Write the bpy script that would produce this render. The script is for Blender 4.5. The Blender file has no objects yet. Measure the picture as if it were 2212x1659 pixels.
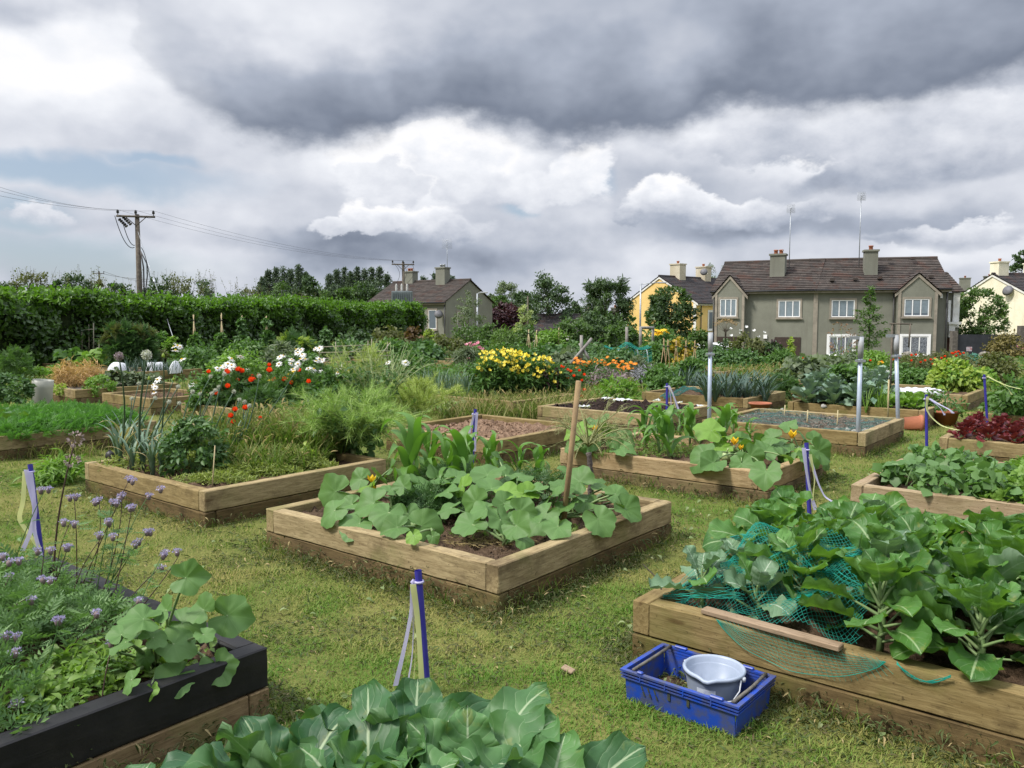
import bpy, math, random
import numpy as np
from mathutils import Vector, Matrix

rng = np.random.default_rng(11)
random.seed(11)
SC = bpy.context.scene
COL = SC.collection
R = math.radians

# ------------------------------------------------------------------ survey: turning sightings into ground positions
F, CX, CY, EYE = 1740.0, 1106.0, 829.5, 1.65
PITCH = math.atan(139.5 / F)
_cp, _sp = math.cos(PITCH), math.sin(PITCH)
def ray(x, y):
    a, b = (x - CX) / F, -(y - CY) / F
    return (a, _cp + b * _sp, -_sp + b * _cp)
def G(x, y, z=0.0):
    r = ray(x, y); t = (z - EYE) / r[2]
    return Vector((r[0] * t, r[1] * t, z))
def V(x, y, Y):
    r = ray(x, y); t = Y / r[1]
    return Vector((r[0] * t, Y, EYE + r[2] * t))
BU = np.array((0.62548, 0.78024)); AV = np.array((-0.78024, 0.62548))   # the two directions of the garden grid
def UV(u, v, z=0.0):
    p = BU * u + AV * v
    return Vector((p[0], p[1], z))
def toUV(p): return (p[0] * BU[0] + p[1] * BU[1], p[0] * AV[0] + p[1] * AV[1])
GRID_ROT = math.atan2(BU[1], BU[0])
BEDH = 0.29
def ground_z(y):
    t = min(max((y - 30.0) / 18.0, 0), 1)
    return -1.25 * t * t * (3 - 2 * t)

# ------------------------------------------------------------------ objects
def tag(o, label=None, cat=None, group=None, kind=None):
    if label: o['label'] = label
    if cat: o['category'] = cat
    if group: o['group'] = group
    if kind: o['kind'] = kind
    return o
def empty(name, loc, label=None, cat=None, group=None, rz=0.0):
    o = bpy.data.objects.new(name, None); COL.objects.link(o)
    o.location = loc; o.rotation_euler = (0, 0, rz); o.empty_display_size = 0.2
    return tag(o, label, cat, group)
def copy_tree(o, parent=None, loc=None, rz=None, sc=None):
    c = o.copy(); COL.objects.link(c)
    if parent is not None: c.parent = parent
    if loc is not None: c.location = loc
    if rz is not None: c.rotation_euler = (0, 0, rz)
    if sc is not None: c.scale = (sc, sc, sc) if not hasattr(sc, '__len__') else sc
    for ch in list(o.children): copy_tree(ch, c)
    return c

class MB:
    """collects geometry and links it as ONE mesh object"""
    def __init__(s): s.v = []; s.a = []; s.f = []; s.n = 0
    def add(s, v, f, m=0, leaf=None):
        v = np.asarray(v, dtype=np.float32).reshape(-1, 3)
        fs = f if isinstance(f, list) and len(f) and isinstance(f[0], np.ndarray) else [np.asarray(f, dtype=np.int64)]
        for q in fs:
            if q.size: s.f.append((q + s.n, m))
        if leaf is None: leaf = np.zeros((len(v), 3), dtype=np.float32)
        elif np.isscalar(leaf):
            l = np.zeros((len(v), 3), dtype=np.float32); l[:, 2] = leaf; leaf = l
        s.v.append(v); s.a.append(np.asarray(leaf, dtype=np.float32)); s.n += len(v)
    def arrays(s): return np.concatenate(s.v)
    def build(s, name, mats, parent=None, loc=None, smooth=True, rz=0.0):
        me = bpy.data.meshes.new(name)
        v = np.concatenate(s.v); a = np.concatenate(s.a)
        loops = np.concatenate([q.ravel() for q, m in s.f]).astype(np.int32)
        sizes = np.concatenate([np.full(len(q), q.shape[1]) for q, m in s.f])
        mi = np.concatenate([np.full(len(q), m) for q, m in s.f]).astype(np.int32)
        starts = np.concatenate([[0], np.cumsum(sizes)[:-1]]).astype(np.int32)
        me.vertices.add(len(v)); me.vertices.foreach_set('co', v.ravel())
        me.loops.add(len(loops)); me.loops.foreach_set('vertex_index', loops)
        me.polygons.add(len(sizes)); me.polygons.foreach_set('loop_start', starts)
        me.polygons.foreach_set('material_index', mi)
        me.polygons.foreach_set('use_smooth', np.full(len(sizes), smooth))
        at = me.attributes.new('leaf', 'FLOAT_VECTOR', 'POINT'); at.data.foreach_set('vector', a.ravel())
        me.update(calc_edges=True)
        if not isinstance(mats, (list, tuple)): mats = [mats]
        for m in mats: me.materials.append(m)
        o = bpy.data.objects.new(name, me); COL.objects.link(o)
        if parent is not None: o.parent = parent
        if loc is not None: o.location = loc
        if rz: o.rotation_euler = (0, 0, rz)
        return o
    # ---- solids
    def box(s, x0, x1, y0, y1, z0, z1, m=0, ch=0.0, leaf=None):
        if ch <= 0:
            v = [(x, y, z) for z in (z0, z1) for y in (y0, y1) for x in (x0, x1)]
            s.add(v, [(0, 2, 3, 1), (4, 5, 7, 6), (0, 1, 5, 4), (2, 6, 7, 3), (0, 4, 6, 2), (1, 3, 7, 5)], m, leaf)
            return
        # chamfered box: every corner gives three vertices
        V_, idx = [], {}
        for ix, x in enumerate((x0, x1)):
            for iy, y in enumerate((y0, y1)):
                for iz, z in enumerate((z0, z1)):
                    sx, sy, sz = (1 if ix == 0 else -1), (1 if iy == 0 else -1), (1 if iz == 0 else -1)
                    idx[ix, iy, iz, 0] = len(V_); V_.append((x, y + sy * ch, z + sz * ch))
                    idx[ix, iy, iz, 1] = len(V_); V_.append((x + sx * ch, y, z + sz * ch))
                    idx[ix, iy, iz, 2] = len(V_); V_.append((x + sx * ch, y + sy * ch, z))
        q = []; t = []
        for e in (0, 1):
            a = [(e, 0, 0, 0), (e, 1, 0, 0), (e, 1, 1, 0), (e, 0, 1, 0)]; q.append([idx[k] for k in (a if e else a[::-1])])
            a = [(0, e, 0, 1), (0, e, 1, 1), (1, e, 1, 1), (1, e, 0, 1)]; q.append([idx[k] for k in (a if e else a[::-1])])
            a = [(0, 0, e, 2), (1, 0, e, 2), (1, 1, e, 2), (0, 1, e, 2)]; q.append([idx[k] for k in (a if e else a[::-1])])
            for g in (0, 1):
                q.append([idx[0, e, g, 1], idx[1, e, g, 1], idx[1, e, g, 2], idx[0, e, g, 2]])
                q.append([idx[e, 0, g, 0], idx[e, 1, g, 0], idx[e, 1, g, 2], idx[e, 0, g, 2]])
                q.append([idx[e, g, 0, 0], idx[e, g, 1, 0], idx[e, g, 1, 1], idx[e, g, 0, 1]])
                for h in (0, 1): t.append([idx[e, g, h, 0], idx[e, g, h, 1], idx[e, g, h, 2]])
        s.add(V_, [np.array(q), np.array(t)], m, leaf)
    def tube(s, pts, rad, k=6, m=0, leaf=None, cap=True):
        p = np.asarray(pts, dtype=float); n = len(p)
        r = np.full(n, rad) if np.isscalar(rad) else np.asarray(rad, dtype=float)
        t = np.gradient(p, axis=0); t /= (np.linalg.norm(t, axis=1, keepdims=True) + 1e-9)
        ref = np.array((0, 0, 1.0)) if abs(t[:, 2]).mean() < .8 else np.array((1.0, 0, 0))
        a = np.cross(t, ref); a /= (np.linalg.norm(a, axis=1, keepdims=True) + 1e-9); b = np.cross(t, a)
        ang = np.arange(k) * 2 * math.pi / k
        v = p[:, None, :] + r[:, None, None] * (a[:, None, :] * np.cos(ang)[None, :, None] + b[:, None, :] * np.sin(ang)[None, :, None])
        i = np.arange(n - 1)[:, None] * k; j = np.arange(k)[None, :]; j2 = (j + 1) % k
        q = np.stack([i + j, i + j2, i + k + j2, i + k + j], -1).reshape(-1, 4)
        fs = [q]
        if cap: fs += [np.arange(k)[::-1][None, :].copy(), (np.arange(k) + (n - 1) * k)[None, :]]
        s.add(v.reshape(-1, 3), fs, m, leaf)
    def lathe(s, prof, k=24, m=0, c=(0, 0, 0), leaf=None):
        pr = np.asarray(prof, dtype=float); n = len(pr)
        ang = np.arange(k) * 2 * math.pi / k
        v = np.stack([pr[:, 0, None] * np.cos(ang), pr[:, 0, None] * np.sin(ang), np.repeat(pr[:, 1, None], k, 1)], -1) + np.asarray(c)
        i = np.arange(n - 1)[:, None] * k; j = np.arange(k)[None, :]; j2 = (j + 1) % k
        q = np.stack([i + j, i + j2, i + k + j2, i + k + j], -1).reshape(-1, 4)
        s.add(v.reshape(-1, 3), q, m, leaf)
    def strip(s, pts, w, side, m=0, rnd=0.5, fold=0.0):
        """a band along pts, half-widths w, across 'side'"""
        p = np.asarray(pts, float); n = len(p); w = np.full(n, w) if np.isscalar(w) else np.asarray(w, float)
        sd = np.asarray(side, float); sd = np.broadcast_to(sd, p.shape)
        l = p - sd * w[:, None]; r = p + sd * w[:, None]; c = p.copy(); c[:, 2] -= fold * w
        v = np.stack([l, c, r], 1).reshape(-1, 3)
        i = np.arange(n - 1)[:, None] * 3; j = np.arange(2)[None, :]
        q = np.stack([i + j, i + j + 1, i + 3 + j + 1, i + 3 + j], -1).reshape(-1, 4)
        lf = np.zeros((n, 3, 3)); lf[:, :, 0] = np.array((0, .5, 1)); lf[:, :, 1] = np.linspace(0, 1, n)[:, None]; lf[:, :, 2] = rnd
        s.add(v, q, m, lf.reshape(-1, 3))
    # ---- many copies of a small template
    def scatter(s, T, pos, rot, scale, rnd=None, m=0):
        v, f, uv = T
        pos = np.asarray(pos, float); K = len(pos)
        if K == 0: return
        scale = np.asarray(scale, float)
        if scale.ndim == 0: scale = np.full(K, float(scale))
        sv = v[None] * (scale[:, None, None] if scale.ndim == 1 else scale[:, None, :])
        w = np.einsum('kij,knj->kni', rot, sv) + pos[:, None, :]
        if rnd is None: rnd = rng.random(K)
        lf = np.zeros((K, len(v), 3)); lf[:, :, :2] = uv[None]; lf[:, :, 2] = np.asarray(rnd)[:, None]
        off = (np.arange(K) * len(v))[:, None, None]
        fs = [(q[None] + off).reshape(-1, q.shape[1]) for q in (f if isinstance(f, list) else [f])]
        s.add(w.reshape(-1, 3), fs, m, lf.reshape(-1, 3))

def unit(v): return v / (np.linalg.norm(v, axis=-1, keepdims=True) + 1e-9)
def rnd_dirs(k, zmin=-1.0, zmax=1.0):
    z = rng.uniform(zmin, zmax, k); a = rng.uniform(0, 2 * math.pi, k); r = np.sqrt(np.maximum(0, 1 - z * z))
    return np.stack([r * np.cos(a), r * np.sin(a), z], -1)
def frames(y, up):
    """rotation matrices whose columns are x, y(dir), z(normal nearest 'up')"""
    y = unit(np.asarray(y, float)); up = np.broadcast_to(np.asarray(up, float), y.shape)
    x = unit(np.cross(y, up)); z = np.cross(x, y)
    return np.stack([x, y, z], -1)

# ------------------------------------------------------------------ small leaf templates (verts, faces, uv)
def T_leaf(w=.5, fold=.12, droop=.15):
    v = np.array([(0, 0, 0), (w * .42, .3, fold), (w * .46, .6, fold * .8), (0, 1, -droop), (-w * .46, .6, fold * .8), (-w * .42, .3, fold), (0, .45, 0)], float)
    v[:, 2] -= droop * v[:, 1] ** 2 * .5
    f = [np.array([(0, 1, 6), (6, 1, 2), (6, 2, 3), (6, 3, 4), (6, 4, 5), (6, 5, 0)])]
    uv = np.array([(.5, 0), (1, .3), (1, .6), (.5, 1), (0, .6), (0, .3), (.5, .45)])
    return v, f, uv
def T_diamond(w=.5, fold=.1):
    v = np.array([(0, 0, 0), (w * .5, .45, fold), (0, 1, -.06), (-w * .5, .45, fold)], float)
    return v, [np.array([(0, 1, 2), (0, 2, 3)])], np.array([(.5, 0), (1, .5), (.5, 1), (0, .5)])
def T_blade(nseg=2, w=.04, bend=.35):
    t = np.linspace(0, 1, nseg + 1); V_ = []; uv = []
    for a in t[:-1]:
        ww = w * (1 - a * .6)
        V_ += [(-ww, bend * a * a, a * (1 - .15 * a)), (ww, bend * a * a, a * (1 - .15 * a))]; uv += [(0, a), (1, a)]
    V_.append((0, bend, .85)); uv.append((.5, 1))
    f4 = [(2 * i, 2 * i + 1, 2 * i + 3, 2 * i + 2) for i in range(nseg - 1)]
    k = 2 * nseg
    fs = ([np.array(f4)] if f4 else []) + [np.array([(k - 2, k - 1, k)])]
    return np.array(V_, float), fs, np.array(uv, float)
def merge_T(parts):
    V_, f3, f4, uv, n = [], [], [], [], 0
    for (v, f, u), M, off in parts:
        V_.append(v @ np.asarray(M).T + np.asarray(off)); uv.append(u)
        for q in f: (f3 if q.shape[1] == 3 else f4).append(q + n)
        n += len(v)
    fs = []
    if f3: fs.append(np.concatenate(f3))
    if f4: fs.append(np.concatenate(f4))
    return np.concatenate(V_), fs, np.concatenate(uv)
def rot_axis(axis, a): return np.array(Matrix.Rotation(a, 3, axis))
def T_feather(pairs=6, lw=.34, ll=.34, taper=True):
    """pinnate leaf: leaflets along a midrib, 1 long"""
    parts = []; d = T_diamond(lw)
    for i in range(pairs):
        t = .2 + .72 * i / (pairs - 1) if pairs > 1 else .5
        L = ll * (math.sin(math.pi * (t * .85 + .12)) if taper else 1)
        for sgn in (-1, 1):
            M = rot_axis('Z', -sgn * R(58 - 14 * t)) @ rot_axis('Y', sgn * .25) * L
            parts.append((d, M, (0, t, -.18 * t * t)))
    parts.append((d, np.eye(3) * .25, (0, .86, -.14)))
    s = (np.array([(-.012, 0, 0), (.012, 0, 0), (.006, .95, -.17), (-.006, .95, -.17)]), [np.array([(0, 1, 2, 3)])], np.array([(.5, 0)] * 4))
    parts.append((s, np.eye(3), (0, 0, -.005)))
    return merge_T(parts)
def T_trifol(w=.7):
    """three leaflets on a stalk"""
    l = T_leaf(w, .08, .2); parts = []
    for a in (-72, 0, 72):
        parts.append((l, rot_axis('Z', R(a)) * .55, (0, .42, 0)))
    s = (np.array([(-.015, 0, 0), (.015, 0, 0), (.01, .45, 0), (-.01, .45, 0)]), [np.array([(0, 1, 2, 3)])], np.array([(.5, 0)] * 4))
    parts.append((s, np.eye(3), (0, 0, -.004)))
    return merge_T(parts)
LEAF, DIAM, FEATHER, TRIF = T_leaf(.55), T_diamond(.55), T_feather(), T_trifol()
NARROW = T_leaf(.22, .05, .2)
ROUND = T_leaf(.95, .06, .12)

# ------------------------------------------------------------------ larger leaves, each one grown with its own bend
def big_leaf(mb, base, heading, elev, L, W, petiole=.3, bend=1.2, cup=.25, wave=.06, nw=6, nl=12, m=0, mst=1, shape='oval', rnd=None, roll=0.0, stalk_r=.006, crinkle=0.0):
    """heading (radians, plan), elev: start elevation, bend: total downward turn along the leaf"""
    rnd = rng.random() if rnd is None else rnd
    n = nl + 4
    s = np.linspace(0, 1, n); el = elev - bend * np.clip(s - .12, 0, 1) ** 1.5 / .83
    ds = L / (n - 1)
    r = np.concatenate([[0], np.cumsum(np.cos(el[:-1]) * ds)]); z = np.concatenate([[0], np.cumsum(np.sin(el[:-1]) * ds)])
    wob = (rng.random() - .5) * .25 * L * s * s
    h = np.array((math.cos(heading), math.sin(heading), 0)); sd0 = np.array((-math.sin(heading), math.cos(heading), 0))
    P = np.asarray(base)[None] + h[None] * r[:, None] + sd0[None] * wob[:, None]; P[:, 2] += z
    k = max(2, int(round(petiole * (n - 1))))
    mb.tube(P[:k + 2], np.linspace(stalk_r * 1.3, stalk_r * .7, k + 2), 5, mst, rnd)
    B = P[k:]; nb = len(B); t = np.linspace(0, 1, nb)
    T = unit(np.gradient(B, axis=0)); Nn = unit(np.cross(T, np.cross(np.array((0, 0, 1.0)), T)))
    S = unit(np.cross(T, Nn))
    if roll: 
        cr, sr = math.cos(roll), math.sin(roll); S, Nn = S * cr + Nn * sr, Nn * cr - S * sr
    if shape == 'oval': w = np.sin(math.pi * np.clip(t, 0, 1) ** .75) ** .55
    elif shape == 'round': w = np.clip(1 - np.abs(2 * t - 1) ** 2.6, 0, 1) ** .5 * (.75 + .3 * t)
    elif shape == 'heart': w = np.clip(np.sin(math.pi * t ** .5), 0, 1) ** .75
    else: w = np.sin(math.pi * np.clip(t, 0, 1) ** .55) ** .8
    w = np.maximum(w, .03); w[-1] = .02
    u = np.linspace(-1, 1, nw + 1)
    ph1, ph2 = rng.random(2) * 6.28; fr = rng.uniform(2.2, 3.6)
    au = np.abs(u)[None, :]; tt = t[:, None]
    ww = W * .5 * w[:, None] * (1 + .07 * np.sin(fr * 9 * tt + ph2 + u[None] * 2) * au ** 2)
    side_ang = cup * au ** 1.2
    lift = ww * au * np.sin(side_ang) + wave * W * (au ** 2.2) * np.sin(fr * 6.28 * tt + np.where(u > 0, ph1, ph2)[None, :])
    if crinkle: lift = lift + crinkle * W * np.sin(22 * tt - 9 * au + ph1) * np.sin(au * 5.5) * (1 - .4 * au)
    v = B[:, None, :] + S[:, None, :] * (u[None, :] * ww * np.cos(side_ang))[..., None] + Nn[:, None, :] * lift[..., None]
    i = np.arange(nb - 1)[:, None] * (nw + 1); j = np.arange(nw)[None, :]
    q = np.stack([i + j, i + j + 1, i + nw + 1 + j + 1, i + nw + 1 + j], -1).reshape(-1, 4)
    lf = np.zeros((nb, nw + 1, 3)); lf[..., 0] = (u * .5 + .5)[None]; lf[..., 1] = tt; lf[..., 2] = rnd
    mb.add(v.reshape(-1, 3), q, m, lf.reshape(-1, 3))

def lobed_leaf(mb, base, top, normal, heading, Rr, m=0, mst=1, rnd=None, lobes=5, depth=.14, stalk_r=.006, cup=.18, notch=.8, droop=.25, nr=6, na=44):
    """squash leaf: a stalk from base to top carrying a round lobed blade"""
    rnd = rng.random() if rnd is None else rnd
    base = np.asarray(base, float); top = np.asarray(top, float)
    mid = (base + top) * .5 + np.array((0, 0, .12 * np.linalg.norm(top - base)))
    t = np.linspace(0, 1, 6)[:, None]
    mb.tube((1 - t) ** 2 * base + 2 * t * (1 - t) * mid + t * t * top, np.linspace(stalk_r * 1.3, stalk_r * .8, 6), 5, mst, rnd)
    nrm = unit(np.asarray(normal, float)); h = np.array((math.cos(heading), math.sin(heading), 0.0))
    y = unit(h - nrm * (h @ nrm)); x = np.cross(y, nrm)
    a = np.linspace(0, 2 * math.pi, na, endpoint=False)          # 0 = tip direction
    ph = rng.random() * 6.28
    rad = 1 - depth * np.abs(np.sin(lobes * a / 2)) ** 1.5 + .03 * np.sin(11 * a + ph) + .028 * np.abs(np.sin(16 * a + ph))
    d = np.abs(np.angle(np.exp(1j * (a - math.pi))))               # distance from the notch
    rad *= 1 - notch * np.exp(-(d / .17) ** 2)
    rr = np.linspace(0, 1, nr + 1)[1:]
    X = np.outer(rr, rad * np.sin(a)); Y = np.outer(rr, rad * np.cos(a)) + .12 * rr[:, None]
    ph2 = rng.random() * 6.28
    fv = rng.uniform(-.05, .42)
    Z = fv * np.abs(X) + cup * rr[:, None] ** 1.5 * .5 - droop * np.maximum(Y, 0) ** 2 - .16 * X ** 2 + .085 * rr[:, None] ** 2.5 * np.sin(4 * a + ph2)[None] + .035 * rr[:, None] ** 2 * np.sin(9 * a + ph)[None] + .018 * np.sin(X * 11 + ph) * np.sin(Y * 12 + ph2)
    pts = np.stack([X, Y, Z], -1).reshape(-1, 3)
    pts = np.concatenate([[(0, 0, 0)], pts]) * Rr
    w = top + pts[:, :1] * x + pts[:, 1:2] * y + pts[:, 2:] * nrm
    i = np.arange(na); i2 = (i + 1) % na
    tri = np.stack([np.zeros(na, int), 1 + i, 1 + i2], -1)
    q = np.concatenate([np.stack([1 + k * na + i, 1 + (k + 1) * na + i, 1 + (k + 1) * na + i2, 1 + k * na + i2], -1) for k in range(nr - 1)])
    lf = np.zeros((len(w), 3)); lf[0, :2] = .5
    lf[1:, 0] = np.outer(rr, np.sin(a)).ravel() * .5 + .5; lf[1:, 1] = np.outer(rr, np.cos(a)).ravel() * .5 + .5; lf[:, 2] = rnd
    mb.add(w, [tri, q], m, lf)

# ------------------------------------------------------------------ materials
def N(t, typ, ins=None, **pr):
    n = t.nodes.new(typ)
    for k, v in pr.items(): setattr(n, k, v)
    for k, v in (ins or {}).items():
        s = n.inputs[k]
        if isinstance(v, bpy.types.NodeSocket): t.links.new(v, s)
        else:
            if hasattr(v, '__len__') and len(v) == 3 and s.type == 'RGBA': v = (*v, 1)
            s.default_value = v
    return n
def mth(t, op, a, b=0.0, c=0.0, clamp=False):
    return N(t, 'ShaderNodeMath', {0: a, 1: b, 2: c}, operation=op, use_clamp=clamp).outputs[0]
def mixc(t, f, a, b, blend='MIX'):
    n = N(t, 'ShaderNodeMix', {0: f, 6: a, 7: b}, data_type='RGBA', blend_type=blend); return n.outputs[2]
def ramp(t, f, stops, interp='LINEAR'):
    n = N(t, 'ShaderNodeValToRGB', {0: f}); e = n.color_ramp.elements; n.color_ramp.interpolation = interp
    while len(e) < len(stops): e.new(.5)
    for q, (p, c) in zip(e, stops):
        q.position = p; q.color = (*c, 1) if len(c) == 3 else c
    return n.outputs[0]
def sstep(t, x, a, b):
    return N(t, 'ShaderNodeMapRange', {0: x, 1: a, 2: b, 3: 0.0, 4: 1.0}, interpolation_type='SMOOTHSTEP').outputs[0]
def noise(t, vec, scale, detail=4, rough=.55, dist=0.0):
    ins = {'Scale': scale, 'Detail': detail, 'Roughness': rough, 'Distortion': dist}
    if vec is not None: ins['Vector'] = vec
    return N(t, 'ShaderNodeTexNoise', ins).outputs[0]
def objco(t, sc=(1, 1, 1), rnd=False):
    c = N(t, 'ShaderNodeTexCoord').outputs['Object']
    if rnd:
        r = N(t, 'ShaderNodeObjectInfo').outputs['Random']
        c = N(t, 'ShaderNodeVectorMath', {0: c, 1: N(t, 'ShaderNodeCombineXYZ', {0: mth(t, 'MULTIPLY', r, 37.0), 1: mth(t, 'MULTIPLY', r, 91.0), 2: mth(t, 'MULTIPLY', r, 13.0)}).outputs[0]}, operation='ADD').outputs[0]
    if sc == (1, 1, 1): return c
    return N(t, 'ShaderNodeMapping', {'Vector': c, 'Scale': sc}).outputs[0]
MATS = {}
def new_mat(name):
    m = bpy.data.materials.new(name); m.use_nodes = True; t = m.node_tree; t.nodes.clear()
    out = N(t, 'ShaderNodeOutputMaterial')
    return m, t, out
def principled(t, out, col, rough=.6, bump=None, bstr=.3, bdist=.01, spec=.4, **kw):
    b = N(t, 'ShaderNodeBsdfPrincipled', {'Base Color': col, 'Roughness': rough, 'Specular IOR Level': spec})
    for k, v in kw.items(): 
        s = b.inputs[k.replace('_', ' ')]
        if isinstance(v, bpy.types.NodeSocket): t.links.new(v, s)
        else: s.default_value = v
    if bump is not None:
        bn = N(t, 'ShaderNodeBump', {'Height': bump, 'Strength': bstr, 'Distance': bdist}); t.links.new(bn.outputs[0], b.inputs['Normal'])
    if out: t.links.new(b.outputs[0], out.inputs[0])
    return b
def m_plain(name, c1, c2=None, scale=6.0, rough=.6, bscale=None, bstr=.3, bdist=.01, spec=.4, metallic=0.0, detail=5):
    if name in MATS: return MATS[name]
    m, t, out = new_mat(name); co = objco(t)
    col = (*c1, 1)
    if c2 is not None: col = mixc(t, sstep(t, noise(t, co, scale, detail, .6), .35, .68), (*c1, 1), (*c2, 1))
    bp = noise(t, co, bscale, 5, .6) if bscale else None
    principled(t, out, col, rough, bp, bstr, bdist, spec, Metallic=metallic)
    MATS[name] = m; return m
def m_leaf(name, c1, c2, trans=.3, rough=.5, vein=None, vcol=None, under=None, mott=0.0, mscale=30.0, spec=.35, bstr=.0, tcol=None, dead=None, spots=0.0):
    """c1..c2: spread of leaf colours from leaf to leaf; vein: None | 'pinnate' | 'palmate'"""
    if name in MATS: return MATS[name]
    m, t, out = new_mat(name)
    at = N(t, 'ShaderNodeAttribute', attribute_name='leaf').outputs['Vector']
    sp = N(t, 'ShaderNodeSeparateXYZ', {0: at}); u, v, r = sp.outputs[0], sp.outputs[1], sp.outputs[2]
    col = mixc(t, r, (*c1, 1), (*c2, 1))
    if dead: col = mixc(t, sstep(t, r, .93, .97), col, (*dead, 1))
    bump = None
    if mott:
        nz = noise(t, objco(t), mscale, 3, .5)
        hs = N(t, 'ShaderNodeHueSaturation', {'Color': col, 'Value': N(t, 'ShaderNodeMapRange', {0: nz, 1: .25, 2: .75, 3: 1 - mott, 4: 1 + mott}).outputs[0]}); col = hs.outputs[0]
    if spots: col = mixc(t, mth(t, 'MULTIPLY', sstep(t, noise(t, objco(t, rnd=True), 16.0, 3, .6), .60, .72), spots), col, (.26, .25, .05, 1))
    if vein:
        if vein == 'pinnate':
            a = mth(t, 'ABSOLUTE', mth(t, 'SUBTRACT', u, .5))
            mid = mth(t, 'SUBTRACT', 1.0, sstep(t, a, .008, .034))
            wv = noise(t, objco(t), 9.0, 2, .5); k = mth(t, 'SUBTRACT', mth(t, 'MULTIPLY', v, mth(t, 'MULTIPLY_ADD', r, 4.0, 4.5)), mth(t, 'MULTIPLY', a, mth(t, 'MULTIPLY_ADD', r, -3.0, 6.5))); k = mth(t, 'MULTIPLY_ADD', wv, 1.6, k)
            tri = mth(t, 'ABSOLUTE', mth(t, 'SUBTRACT', mth(t, 'FRACT', k), .5))
            w = mth(t, 'ADD', .030, mth(t, 'MULTIPLY', a, -.045))
            sidev = mth(t, 'MULTIPLY', mth(t, 'SUBTRACT', 1.0, sstep(t, mth(t, 'DIVIDE', tri, w), .4, 1.8)), .38)
            bump = mth(t, 'SMOOTH_MIN', mth(t, 'MULTIPLY', tri, 2.0), .5, .3)
        else:
            x = mth(t, 'SUBTRACT', u, .5); y = mth(t, 'SUBTRACT', v, .5)
            ang = mth(t, 'ARCTAN2', x, y); rad = mth(t, 'SQRT', mth(t, 'ADD', mth(t, 'MULTIPLY', x, x), mth(t, 'MULTIPLY', y, y)))
            k = mth(t, 'ABSOLUTE', mth(t, 'SUBTRACT', mth(t, 'FRACT', mth(t, 'ADD', mth(t, 'MULTIPLY', ang, 7 / 6.2832), .5)), .5))
            arc = mth(t, 'MULTIPLY', k, mth(t, 'MULTIPLY', rad, 1.8))
            mid = mth(t, 'SUBTRACT', 1.0, sstep(t, arc, .008, .03))
            k2 = mth(t, 'FRACT', mth(t, 'SUBTRACT', mth(t, 'MULTIPLY', rad, 13.0), mth(t, 'MULTIPLY', k, 9.0)))
            sidev = mth(t, 'MULTIPLY', mth(t, 'SUBTRACT', 1.0, sstep(t, mth(t, 'ABSOLUTE', mth(t, 'SUBTRACT', k2, .5)), .04, .12)), .35)
            bump = mth(t, 'SUBTRACT', 1.0, mth(t, 'MAXIMUM', mid, sidev))
        vf = mth(t, 'MULTIPLY', mth(t, 'MAXIMUM', mid, sidev), .8 if vein == 'pinnate' else .45)
        vc = vcol or tuple(min(1, x * 2.2 + .05) for x in c2)
        col = mixc(t, vf, col, (*vc, 1))
    geo = N(t, 'ShaderNodeNewGeometry')
    uc = under or tuple(x * 1.25 + .01 for x in c2)
    col2 = mixc(t, mth(t, 'MULTIPLY', geo.outputs['Backfacing'], .6), col, (*uc, 1))
    b = principled(t, None, col2, rough, bump, bstr if bstr else .3, .004, spec)
    tr = N(t, 'ShaderNodeBsdfTranslucent', {'Color': mixc(t, .7, col, (*(tcol or (c2[0] * 1.3, c2[1] * 1.6, c2[2] * .6)), 1))})
    mx = N(t, 'ShaderNodeMixShader', {0: trans, 1: b.outputs[0], 2: tr.outputs[0]})
    t.links.new(mx.outputs[0], out.inputs[0])
    MATS[name] = m; return m

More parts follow.
